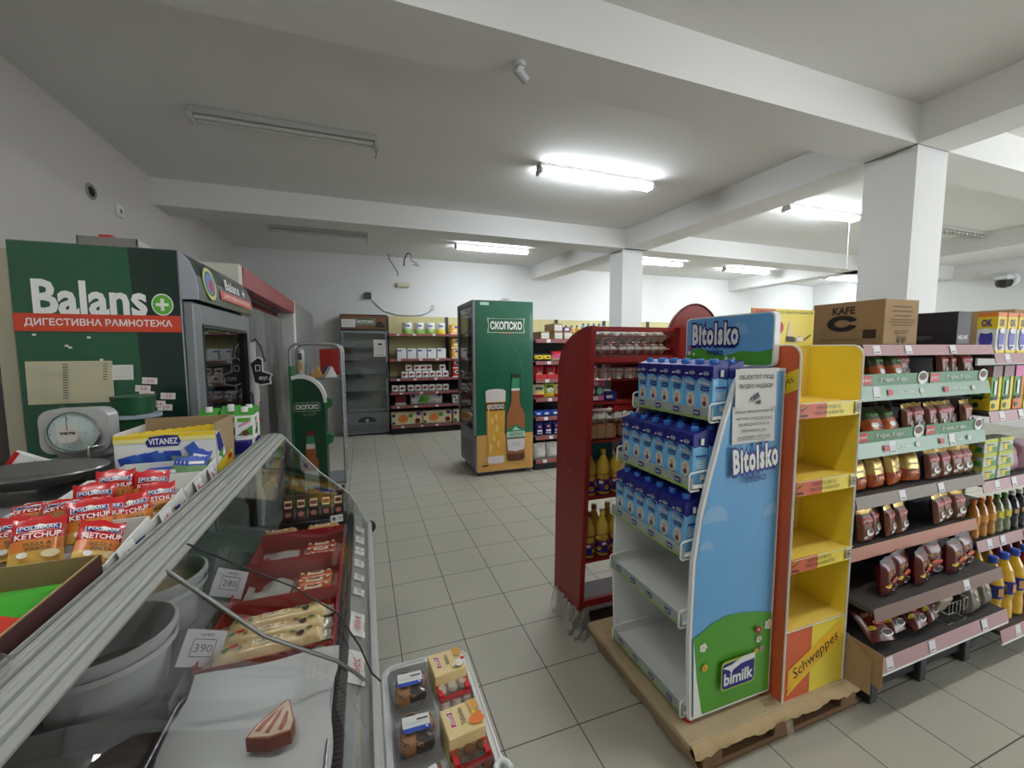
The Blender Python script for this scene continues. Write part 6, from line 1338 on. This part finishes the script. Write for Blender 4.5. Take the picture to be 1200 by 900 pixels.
# hand written price labels hanging on the trays
for i, (x, y, w_, t) in enumerate(((-.4335, .95, .055, '20-'), (-.4385, 1.13, .055, '15-'), (-.4515, 1.25, .04, '18-'), (-.4515, 1.37, .05, '5-'), (-.4585, 1.5, .045, '8-'))):
    sheet_thing('price_label', (x, y - w_ / 2, TS + .044), (0, 1, 0), V3((.35, 0, -1)).normalized() * -1, w_, .042, None, 'x', 'price label', curl=.0, off=.0) if False else None
    b = MB(); o = V3((x + .012, y - w_ / 2, TS + .004)); U = V3((0, 1, 0)); Vv = V3((-.28, 0, 1)).normalized(); N_ = U.cross(Vv)
    b.add([o, o + U * w_, o + U * w_ + Vv * .045, o + Vv * .045, o + N_ * .0008, o + U * w_ + N_ * .0008, o + U * w_ + Vv * .045 + N_ * .0008, o + Vv * .045 + N_ * .0008], [(3, 2, 1, 0), (4, 5, 6, 7), (0, 1, 5, 4), (1, 2, 6, 5), (2, 3, 7, 6), (3, 0, 4, 7)], whitecard)
    f = Face(b, o + N_ * .0008, U, Vv); f.text(t, w_ * .5, .022, w_ * .6, .02, inkred, .0, rot=.15)
    tag(b.build('price_label'), '%s handwritten red price label from the camera, on the white card trays' % ORD[i], 'price label')
ketchred = mat('ketchup_pouch_red', (192, 30, 34), .25, coat=.4); ketchor = mat('ketchup_pouch_orange', (214, 124, 46), .3, coat=.3); ketchyel = mat('ketchup_pouch_yellow', (222, 180, 86), .3)
def dr_ketchup(f, w, h):
    f.poly([(w * .1, h * .66), (w * .5, h * .7), (w * .9, h * .66), (w * .9, h * .8), (w * .6, h * .8), (w * .5, h * .84), (w * .4, h * .8), (w * .1, h * .8)], white); f.poly([(w * .12, h * .672), (w * .5, h * .71), (w * .88, h * .672), (w * .88, h * .79), (w * .12, h * .79)], navy)
    f.text('POLIMARK', w * .5, h * .74, w * .7, h * .085, white, .02)
    f.text('KETCHUP', w * .5, h * .56, w * .84, h * .12, white, .02); f.text('PIZZA &', w * .5, h * .38, w * .5, h * .07, dkgreen, .02); f.text('PASTA', w * .52, h * .27, w * .45, h * .07, dkgreen, .02)
    f.disc(w * .75, h * .14, w * .18, cream, h * .08, 12); f.disc(w * .25, h * .16, w * .1, white, h * .06, 10)
kp = make_bag(.068, .084, .02, ketchred, [(.34, .48, ketchor), (.2, .34, ketchor), (.05, .2, ketchyel)], dr_ketchup, name='ketchup_pouch')
KP = [((-.565, .96, 1.195), (-.6, .12, .45), 'front ketchup pouch of the heap, facing out, just behind the kraft box'), ((-.52, 1.025, 1.2), (-.5, .1, .55), 'ketchup pouch leaning behind the front one of the heap'), ((-.478, .945, 1.185), (-.7, .45, .6), 'slanted ketchup pouch at the right corner of the heap'),
      ((-.605, .985, 1.195), (-.7, .1, .35), 'ketchup pouch half hidden at the left of the front pouch'), ((-.65, .995, 1.195), (-.75, .0, .3), 'ketchup pouch second from the left in the heap'), ((-.695, 1.0, 1.195), (-.85, .1, .2), 'dark creased ketchup pouch farthest left in the heap'), ((-.565, 1.045, 1.225), (-1.1, 0, .45), 'ketchup pouch lying on top at the back of the heap'), ((-.625, 1.05, 1.225), (-1.15, 0, .3), 'ketchup pouch lying at the back left of the heap'),
      ((-.57, 1.14, 1.2), (-.3, .1, .45), 'left one of the standing ketchup pouches in the second tray'), ((-.555, 1.19, 1.215), (-.3, .1, .4), 'rear ketchup pouch of the left standing pair'), ((-.52, 1.075, 1.185), (-.45, .1, .55), 'low front ketchup pouch in the second tray'), ((-.487, 1.12, 1.175), (-.25, -.08, .6), 'folded middle ketchup pouch in the second tray'), ((-.465, 1.17, 1.18), (-.25, .15, .75), 'right upright ketchup pouch in the second tray, facing the aisle'), ((-.5, 1.215, 1.2), (-.2, .2, .6), 'back right ketchup pouch peeking out behind the others')]
for p, rot, l in KP: use('kp', kp, 'ketchup_pouch', l, 'ketchup pouch', 'ketchup pouches', p, rot=rot)
blues = make_bag(.075, .1, .012, royal, [(0, .3, mat('sachet_silver', (150, 170, 180), .3)), (.85, 1, navy)], lambda f, w, h: (f.rect(w * .15, w * .85, h * .5, h * .66, white), f.disc(w * .5, h * .3, w * .25, green, h * .12, 10)), name='soup_sachet')
for i in range(3): use('bs', blues, 'soup_sachet', '%s blue soup sachet from the left in the fourth white tray' % ORD[i], 'sachet', 'blue soup sachets', (-.62 + i * .03, 1.49, TS + .008), rot=(-1.2, .05, -.15 + .05 * i))
grs = make_bag(.055, .075, .01, mat('sachet_green', (120, 160, 110), .3), [(0, .3, mat('sachet_silver', (150, 170, 180), .3)), (.6, 1, royal)], lambda f, w, h: (f.rect(w * .15, w * .85, h * .68, h * .8, white), f.disc(w * .5, h * .25, w * .25, yellow, h * .12, 10)), name='soup_sachet')
for i in range(4): use('gs', grs, 'soup_sachet', '%s blue and green soup sachet from the left in the fourth white tray' % ORD[i], 'sachet', 'blue and green sachets', (-.55 + i * .018, 1.53 - .012 * i, TS + .01), rot=(-.7 + .1 * i, .1, .1 * i))
tall_s = use('gs', grs, 'soup_sachet', 'tall blue and green sachet standing upright at the right of the fourth tray', 'sachet', None, (-.515, 1.545, TS + .022), rot=(-.2, .35, .3))
b = MB(Matrix.Translation((-.52, 1.335, TS + .008)) @ Matrix.Rotation(.5, 4, 'Z')); b.box(-.035, .035, -.025, .025, 0, .008, white, .003); f = b.face((-.035, -.025, .008), (1, 0, 0), (0, 1, 0)); f.disc(.03, .025, .012, green); f.disc(.045, .02, .008, yellow); f.disc(.05, .033, .006, red); tag(b.build('seasoning_sachet'), 'white seasoning sachet with green print lying in the nearly empty tray', 'sachet')
# yellow and white soup box
vb = thing('display_box', 'yellow and white open box lettered VITANEZ with blue sachet pictures on the counter top', 'box')
VX0, VX1, VY0, VY1, VH = -.735, -.468, 1.6, 1.8, .145
b = MB(); z = TS
b.box(VX0, VX1, VY0, VY0 + .003, z, z + VH, white); f = b.face((VX0, VY0, z), (1, 0, 0), (0, 0, 1)); W_ = VX1 - VX0
f.rect(0, W_, VH - .012, VH, yellow); f.rect(0, W_, VH - .026, VH - .012, mat('pale_yellow', (240, 230, 150), .45))
f.poly([(W_ * .32, VH * .72), (W_ * .62, VH * .72), (W_ * .65, VH * .82), (W_ * .62, VH * .95), (W_ * .5, VH * .97), (W_ * .34, VH * .94), (W_ * .3, VH * .83)], navy); f.text('VITANEZ', W_ * .475, VH * .835, W_ * .29, VH * .14, white, .025)
for k in range(5): f.poly([(W_ * (.03 + k * .11), VH * (.5 + .03 * k)), (W_ * (.2 + k * .11), VH * (.58 + .03 * (k % 3))), (W_ * (.24 + k * .11), VH * .2), (W_ * (.08 + k * .11), VH * .2)], royal if k % 2 == 0 else mat('sachet_blue', (56, 104, 190), .35))
f.poly([(W_ * .55, VH * .5), (W_ * .75, VH * .45), (W_ * .8, VH * .2), (W_ * .55, VH * .2)], mat('sachet_green', (120, 160, 110), .3)); f.poly([(W_ * .68, VH * .66), (W_ * .78, VH * .8), (W_ * .92, VH * .34), (W_ * .82, VH * .25)], mat('sachet_blue', (56, 104, 190), .35)); f.poly([(W_ * .76, VH * .48), (W_ * .85, VH * .56), (W_ * .92, VH * .34), (W_ * .82, VH * .25)], mat('sachet_lime', (190, 210, 70), .35))
b.build('front_panel', vb)
b = MB(); b.box(VX1 - .003, VX1, VY0 + .003, VY1, z, z + .17, mat('box_tan', (160, 136, 100), .7)); f = b.face((VX1, VY0, z), (0, 1, 0), (0, 0, 1)); f.poly([(0, 0), (.17, 0), (.17, .05), (0, .03)], yellow); f.poly([(0, .03), (0, .14), (.04, .14), (.09, .05)], white); f.poly([(.0, .13), (.035, .14), (.07, .08), (.05, .05), (.01, .08)], navy); f.poly([(.01, .06), (.05, .08), (.06, .04)], green); f.rect(.11, .15, .02, .04, red); b.build('side_panel', vb)
b = MB(); b.box(VX0, VX0 + .003, VY0 + .003, VY1, z, z + .15, whitecard); b.build('side_panel', vb); b = MB(); b.box(VX0 + .003, VX1 - .003, VY1 - .003, VY1, z, z + .17, mat('box_tan', (160, 136, 100), .7)); b.build('back_panel', vb); MB().box(VX0 + .003, VX1 - .003, VY0 + .003, VY1 - .003, z, z + .003, whitecard).build('base', vb)
yel_s = make_bag(.06, .115, .012, yellow, [(.0, .2, white)], lambda f, w, h: f.rect(w * .2, w * .8, h * .5, h * .7, navy), name='soup_sachet')
for i in range(9): use('ysx', yel_s, 'soup_sachet', '%s yellow sachet from the left standing in the yellow and white box' % ORD[i], 'sachet', 'yellow soup sachets', (VX0 + .04 + (i % 9) * .023, VY0 + .03 + .014 * i, TS + .03), rot=(-.12, .1, .3))
# small milk cartons at the far end
def make_cream():
    b = MB(); b.box(-.033, .033, -.03, .03, 0, .1, white, .002); b.prism([(-.033, -.03, .1), (.033, -.03, .1), (.033, .0, .122), (-.033, .0, .122)], (0, 0, 0.0001), green); b.prism([(-.033, -.03, .1), (-.033, .03, .1), (-.033, .005, .125)], (.066, 0, 0), green)
    for o, U in (((-.033, -.03, 0), (1, 0, 0)), ((.033, -.03, 0), (0, 1, 0))):
        f = b.face(o, U, (0, 0, 1)); f.poly([(.005, .02), (.06, .06), (.06, .02)], green); f.rect(.01, .055, .075, .09, plusgreen); f.poly([(.012, .06), (.05, .08), (.052, .074), (.014, .054)], pink); f.disc(.035, .03, .012, brown, n=10)
    c = MB(); c.lathe([(.012, .112), (.012, .132), (0, .133)], white, 12, (0, -.012, 0)); return assemble('cream_carton', b, [('cap', c)])
for i, (x, y) in enumerate(((-.585, 1.96), (-.51, 1.955), (-.455, 1.92), (-.53, 2.03), (-.458, 2.0))):
    use('cream', make_cream, 'cream_carton', '%s white and green carton from the left, far end of the counter' % ORD[i] if i < 3 else '%s white and green carton in the rear row, far end of counter' % ('left', 'right')[i - 3], 'carton', 'small white and green cartons', (x, y, TS + .051), R.uniform(-.2, .2))
card_b = MB(); card_b.box(-.62, -.434, 1.87, 2.055, TS, TS + .05, navy, .003); tag(card_b.build('carton_crate'), 'low navy card tray under the small white and green cartons', 'tray')
b = MB(); o = V3((-.432, 1.9, TS + .005)); f0 = b.face(o, (0, 1, 0), (-.1, 0, 1)); f0.rect(0, .05, 0, .045, whitecard); tag(MB().box(-.4325, -.4315, 1.9, 1.95, TS + .005, TS + .05, whitecard).build('price_label'), 'white price label on the navy tray under the small cartons', 'price label')
# stacked buckets at the back
bimb = mat('bucket_blue', (28, 36, 96), .35); bing = mat('bucket_green', (26, 82, 50), .35)
def bucket_at(x, y, z, r, h, m, label, text=None, lid=None):
    b = MB(); b.lathe([(r * .88, 0), (r * .9, .004), (r, h * .92), (r * 1.03, h * .93), (r * 1.03, h), (0, h)], m, 28)
    if text:
        for k in range(-8, 9):
            pass
        n = 14; f = b.face((0, 0, 0), (1, 0, 0), (0, 0, 1))
        vs, fs, tw, hh = text_mesh(text, .02); sc_ = .13 / tw; out = []
        for px, pz in vs: a = px * sc_ / r; out.append((r * .985 * math.sin(a + .1), -r * .985 * math.cos(a + .1), h * .42 + pz * sc_ * .9))
        b.add(out, fs, mat('bucket_letter', (120, 140, 200), .4))
    ks = []
    o = assemble('bucket', b, [('lid', lid)] if lid else []); tag(o, label, 'bucket', None, (x, y, z))
lidm = mat('lid_pale', (150, 166, 176), .35)
l = MB(); l.lathe([(.093, .112), (.098, .114), (.098, .13), (.06, .134), (0, .134)], lidm, 28)
bucket_at(-.81, 1.93, TS + .001, .085, .105, bimb, 'dark blue bucket lettered bimilk behind the kitchen scale', 'bimilk')
l = MB(); l.lathe([(.074, .052), (.08, .054), (.08, .066), (.0, .068)], lidm, 28)
bucket_at(-.815, 1.93, TS + .107, .072, .05, bing, 'low green tub with a pale lid, on top of the dark blue bucket', None, l)
bucket_at(-.815, 1.93, TS + .176, .066, .065, bing, 'green tub at the top of the bucket stack', None)
# dial kitchen scale
sc = thing('kitchen_scale', 'grey dial kitchen scale with a wide metal pan, at the back of the counter', 'scale', (-.885, 1.72, TS))
sbody = mat('scale_grey', (184, 186, 184), .35, .2); dial = mat('dial_face', (198, 214, 208), .4)
b = MB(); b.prism([(x, .0, z) for x, z in rrect(-.088, .088, .078, .222, .035, 6)], (0, .06, 0), sbody); b.build('housing', sc)
b = MB(); b.lathe([(.066, 0), (.071, -.012), (.067, -.014), (.064, -.004), (0, -.004)], chrome, 36, (0, 0, .148), 'y', sx=1, sy=.98); f = b.face((-.079, -.0045, .041), V3((.79, 0, 0)), V3((0, 0, 1.07))); f.N = V3((0, -1, 0)); f.disc(.1, .1, .08, dial, .058, 36)
for k in range(40):
    a = k * PI / 20; r0, r1 = (.062 if k % 5 == 0 else .07), .076; f.line([(.1 + r0 * math.sin(a), .1 + r0 * .73 * math.cos(a)), (.1 + r1 * math.sin(a), .1 + r1 * .73 * math.cos(a))], .001, ink)
for k in range(8): a = k * PI / 4; f.text(str(k or 8), .1 + .054 * math.sin(a), .1 + .04 * math.cos(a), None, .007, ink, 0) if k else f.text('0', .1, .143, None, .008, ink, 0)
f.poly(rrect(.067, .133, .073, .127, .022), mat('dial_badge', (214, 206, 196), .4)); f.text('maestra' if False else 'vaga', .1, .1, .05, .012, ink, .04); f.line([(.1, .11), (.1, .158)], .0022, black)
b.build('dial', sc)
MB().box(-.06, .06, .01, .08, .05, .085, sbody, .01).build('neck', sc); MB().box(-.075, .075, -.09, .1, .0, .05, mat('scale_base', (96, 98, 96), .4), .012).build('base', sc)
b = MB(); b.lathe([(.02, .055), (.09, .06), (.14, .085), (.15, .09), (.152, .086), (.14, .078), (.09, .05), (.02, .05)], mat('pan_metal', (140, 140, 138), .3, .8), 36, (0, -.2, -.012), sx=1.1, sy=.8); b.build('pan', sc); MB().box(-.03, .03, -.24, -.08, .02, .042, sbody, .004).build('pan_support', sc)
b = MB(); b.tube([(.07, .0, .1), (.045, -.03, .1), (.045, -.035, .055), (.08, -.02, .048)], .0035, chrome, 6); b.build('wire_arm', sc)
b = MB(); b.box(-.045, .045, -.012, .012, 0, .06, white, .002); f = b.face((-.045, -.012, 0), (1, 0, 0), (0, 0, 1)); f.rect(0, .012, 0, .06, red); f.rect(.05, .075, .035, .05, ink); f.line([(.025, .025), (.05, .025)], .002, ltgrey); tag(b.build('tea_box'), 'white and red small box leaning against the kitchen scale', 'box', None, (-1.0, 1.69, TS + .065), (-.3, .45, .2)) if False else tag(b.build('tea_box'), 'white and red small box tilted against the left of the kitchen scale', 'box', None, (-.985, 1.66, TS + .036), (0, .55, .25))

# ---------------------------------------------------------------- crate of sweets beside the counter
cr = thing('plastic_crate', 'white plastic crate of boxed sweets on the floor beside the deli counter', 'crate')
QX0, QX1, QY0, QY1, QZ = .03, .305, .72, 1.375, .5
b = MB(); pts = rrect(QX0, QX1, QY0, QY1, .04, 5); pi_ = rrect(QX0 + .012, QX1 - .012, QY0 + .012, QY1 - .012, .03, 5); n = len(pts)
b.add([(x, y, .0) for x, y in pts] + [(x, y, QZ) for x, y in pts] + [(x, y, QZ) for x, y in pi_] + [(x, y, .455) for x, y in pi_], [(i, (i + 1) % n, n + (i + 1) % n, n + i) for i in range(n)] + [(n + i, n + (i + 1) % n, 2 * n + (i + 1) % n, 2 * n + i) for i in range(n)] + [(2 * n + i, 2 * n + (i + 1) % n, 3 * n + (i + 1) % n, 3 * n + i) for i in range(n)] + [tuple(range(3 * n, 4 * n)), tuple(range(n - 1, -1, -1))], whiteplastic)
b.build('tub', cr); b = MB(); b.tube([(x, y, QZ) for x, y in rrect(QX0 - .004, QX1 + .004, QY0 - .004, QY1 + .004, .044, 5)], .0045, whiteplastic, 8, True); b.build('rim', cr)
def sweet_box(name, x, y, rz, label, kind):
    t = thing(name, label, 'sweet box', (x, y, .4585), (0, 0, rz)); w_, d_, h_ = .1, .155, .085
    sleeve = mat('sleeve_cream', (232, 208, 150), .45)
    b = MB(); b.box(-w_ / 2, w_ / 2, -d_ / 2, d_ / 2, 0.0, h_ * .55, film); b.build('tray', t)
    b = MB(); b.box(-w_ / 2 - .002, w_ / 2 + .002, -d_ * .12, d_ / 2 + .002, h_ * .02, h_, sleeve, .002); f = b.face((-w_ / 2, -d_ * .12, h_), (1, 0, 0), (0, 1, 0)); D_ = d_ * .62
    f.poly([(.012, D_ * .3), (.03, D_ * .26), (.03, D_ * .82), (.02, D_ * .86), (.008, D_ * .8), (.016, D_ * .55)], white); f.poly([(.014, D_ * .32), (.028, D_ * .29), (.028, D_ * .8), (.012, D_ * .82), (.018, D_ * .55)], red); f.text('ЈАВОР', .021, D_ * .55, D_ * .4, .01, white, .03, rot=PI / 2)
    f.text(('Vanilica', 'Tulumba')[kind], .05, D_ * .55, D_ * (.45, .6)[kind], .014, dkbrown, .0, rot=PI / 2); f.rect(.078, .106, D_ * .6, D_ * .98, tan)
    if kind == 0: f.disc(.088, D_ * .3, .016, white, .012, 14); f.disc(.072, D_ * .2, .014, cream, .011, 14); f.disc(.1, D_ * .38, .007, red, n=10); f.disc(.08, D_ * .12, .012, dkbrown, .008, 12); f.disc(.082, D_ * .13, .011, white, .008, 12)
    else: f.disc(.086, D_ * .28, .022, orange, .017, 16); f.disc(.095, D_ * .42, .011, orange, .01, 12); f.disc(.085, D_ * .52, .006, yellow, n=8)
    b.build('sleeve', t)
    b = MB(); b.box(-w_ / 2, w_ / 2, -d_ * .46, -d_ * .4, h_ * .42, h_ * .55, red); b.box(-w_ / 2, -w_ / 2 + .014, -d_ * .4, -d_ * .12 - .0005, h_ * .5, h_ * .62, red); b.box(w_ / 2 - .014, w_ / 2, -d_ * .4, -d_ * .12 - .0005, h_ * .5, h_ * .62, red); b.build('red_band', t)
    ck = mat('vanilla_cookie', (190, 180, 168), .7, bump=.2) if kind == 0 else mat('tulumba_brown', (104, 70, 46), .35)
    for i in range(3):
        for j in range(2):
            b = MB(); b.lathe([(0, 0), (.014, .002), (.018, .012), (.014, .022), (0, .024)], ck, 14, ((i - 1) * .036, -d_ * .43 + j * .036, .012 + j * .018)); b.build('cookie', t)
    return t
sweet_box('sweet_box', .232, 1.255, .1, 'cream sleeve box of white vanilla cookies at the far corner of the crate', 0); sweet_box('sweet_box', .232, 1.03, .1, 'cream sleeve box with orange tulumba picture, nearer one in the crate', 1)
choc = mat('chocolate_glaze', (58, 32, 26), .18, coat=.5); dough = mat('pastry_dough', (188, 128, 62), .5, var=.2, scale=60); honey = mat('syrup_pastry', (154, 86, 42), .35, var=.15)
def clear_pack(y, label, kind):
    t = thing('pastry_pack', label, 'pastry pack', (.11, y, .4565), .08); t.scale = (.88, 1.02, 1.0); t.location.z = .4585
    b = MB(); b.box(-.068, .068, -.07, .07, 0, .012, film, .004); b.build('tray', t)
    if kind == 0:
        for i in range(4):
            b = MB(); a = i * PI / 2; b.lathe([(0, 0), (.03, .004), (.036, .02), (.03, .04), (.012, .046), (0, .042)], choc if i % 2 else dough, 16, (.03 * math.cos(a + .5), .03 * math.sin(a + .5), .014)); b.tube([(.03 * math.cos(a + .5) + .026 * math.cos(q), .03 * math.sin(a + .5) + .026 * math.sin(q), .05) for q in [k * .5 for k in range(10)]], .006, choc if i % 2 == 0 else dough, 6); b.build('pastry', t)
    else:
        for i in range(2): MB().box(-.058, .058, -.056 + i * .058, -.002 + i * .058, .013, .046, honey, .006).build('pastry', t)
    b = MB(); b.prism([(x, y_, .013) for x, y_ in rrect(-.066, .066, -.068, .068, .015, 4)], (0, 0, .058), film); b.build('lid', t)
    b = MB(Matrix.Translation((0, .0, .0725)) @ Matrix.Rotation(.1 if kind else -.1, 4, 'Z')); f = b.face((-.045, -.03, 0), (1, 0, 0), (0, 1, 0)); f.rect(0, .085, 0, .052, whitecard); f.rect(0, .085, 0, .014, royal) if kind != 1 else f.rect(0, .085, .04, .052, royal); f.line([(.045, .036), (.08, .036)], .006, ink); f.line([(.01, .026), (.06, .026)], .002, ltgrey); f.disc(.074, .007, .004, white, n=8); b.build('label', t)
clear_pack(1.27, 'clear pack of chocolate pastry rings at the far end of the crate', 0); clear_pack(1.105, 'clear pack of chocolate pastries in the middle of the crate', 0); clear_pack(.94, 'clear pack of brown syrup cake, nearest in the crate', 2)
b = MB(); b.grid(lambda u, v_: (.27 + .06 * u, .86 + .07 * v_, .48 + .025 * math.sin(u * 6) * math.sin(v_ * 5)), 10, 10, wrap, False); b.tube([(.30 + .02 * math.cos(k * .6), .90 + .03 * math.sin(k * .6), .5) for k in range(11)], .008, whiteplastic, 6); tag(b.build('plastic_bag'), 'crumpled white plastic bag at the near right corner of the crate', 'bag', None, (0, 0, .02))

pb = thing('pastry_bag', 'small clear biscuit bag with pink label on the near end of the rail', 'pastry bag', (-.425, .56, 1.212), .2)
b = MB(); b.grid(lambda u, v_: ((u - .5) * .09, (v_ - .5) * .11, .004 + .03 * min(1, 5 * min(u, 1 - u, v_, 1 - v_)) ** .5 + .003 * math.sin(u * 23 + v_ * 17)), 14, 14, film); b.grid(lambda u, v_: ((u - .5) * .09, (v_ - .5) * .11, .002), 1, 1, film); b.build('film', pb)
for i in range(4): MB().lathe([(0, .005), (.016, .006), (.018, .014), (.014, .02), (0, .021)], honey, 12, ((i % 2 - .5) * .04, (i // 2 - .5) * .045, 0)).build('biscuit', pb)
b = MB(); b.box(.005, .046, -.05, -.005, .036, .037, mat('label_pale_pink', (222, 176, 190), .5)); b.build('label', pb)
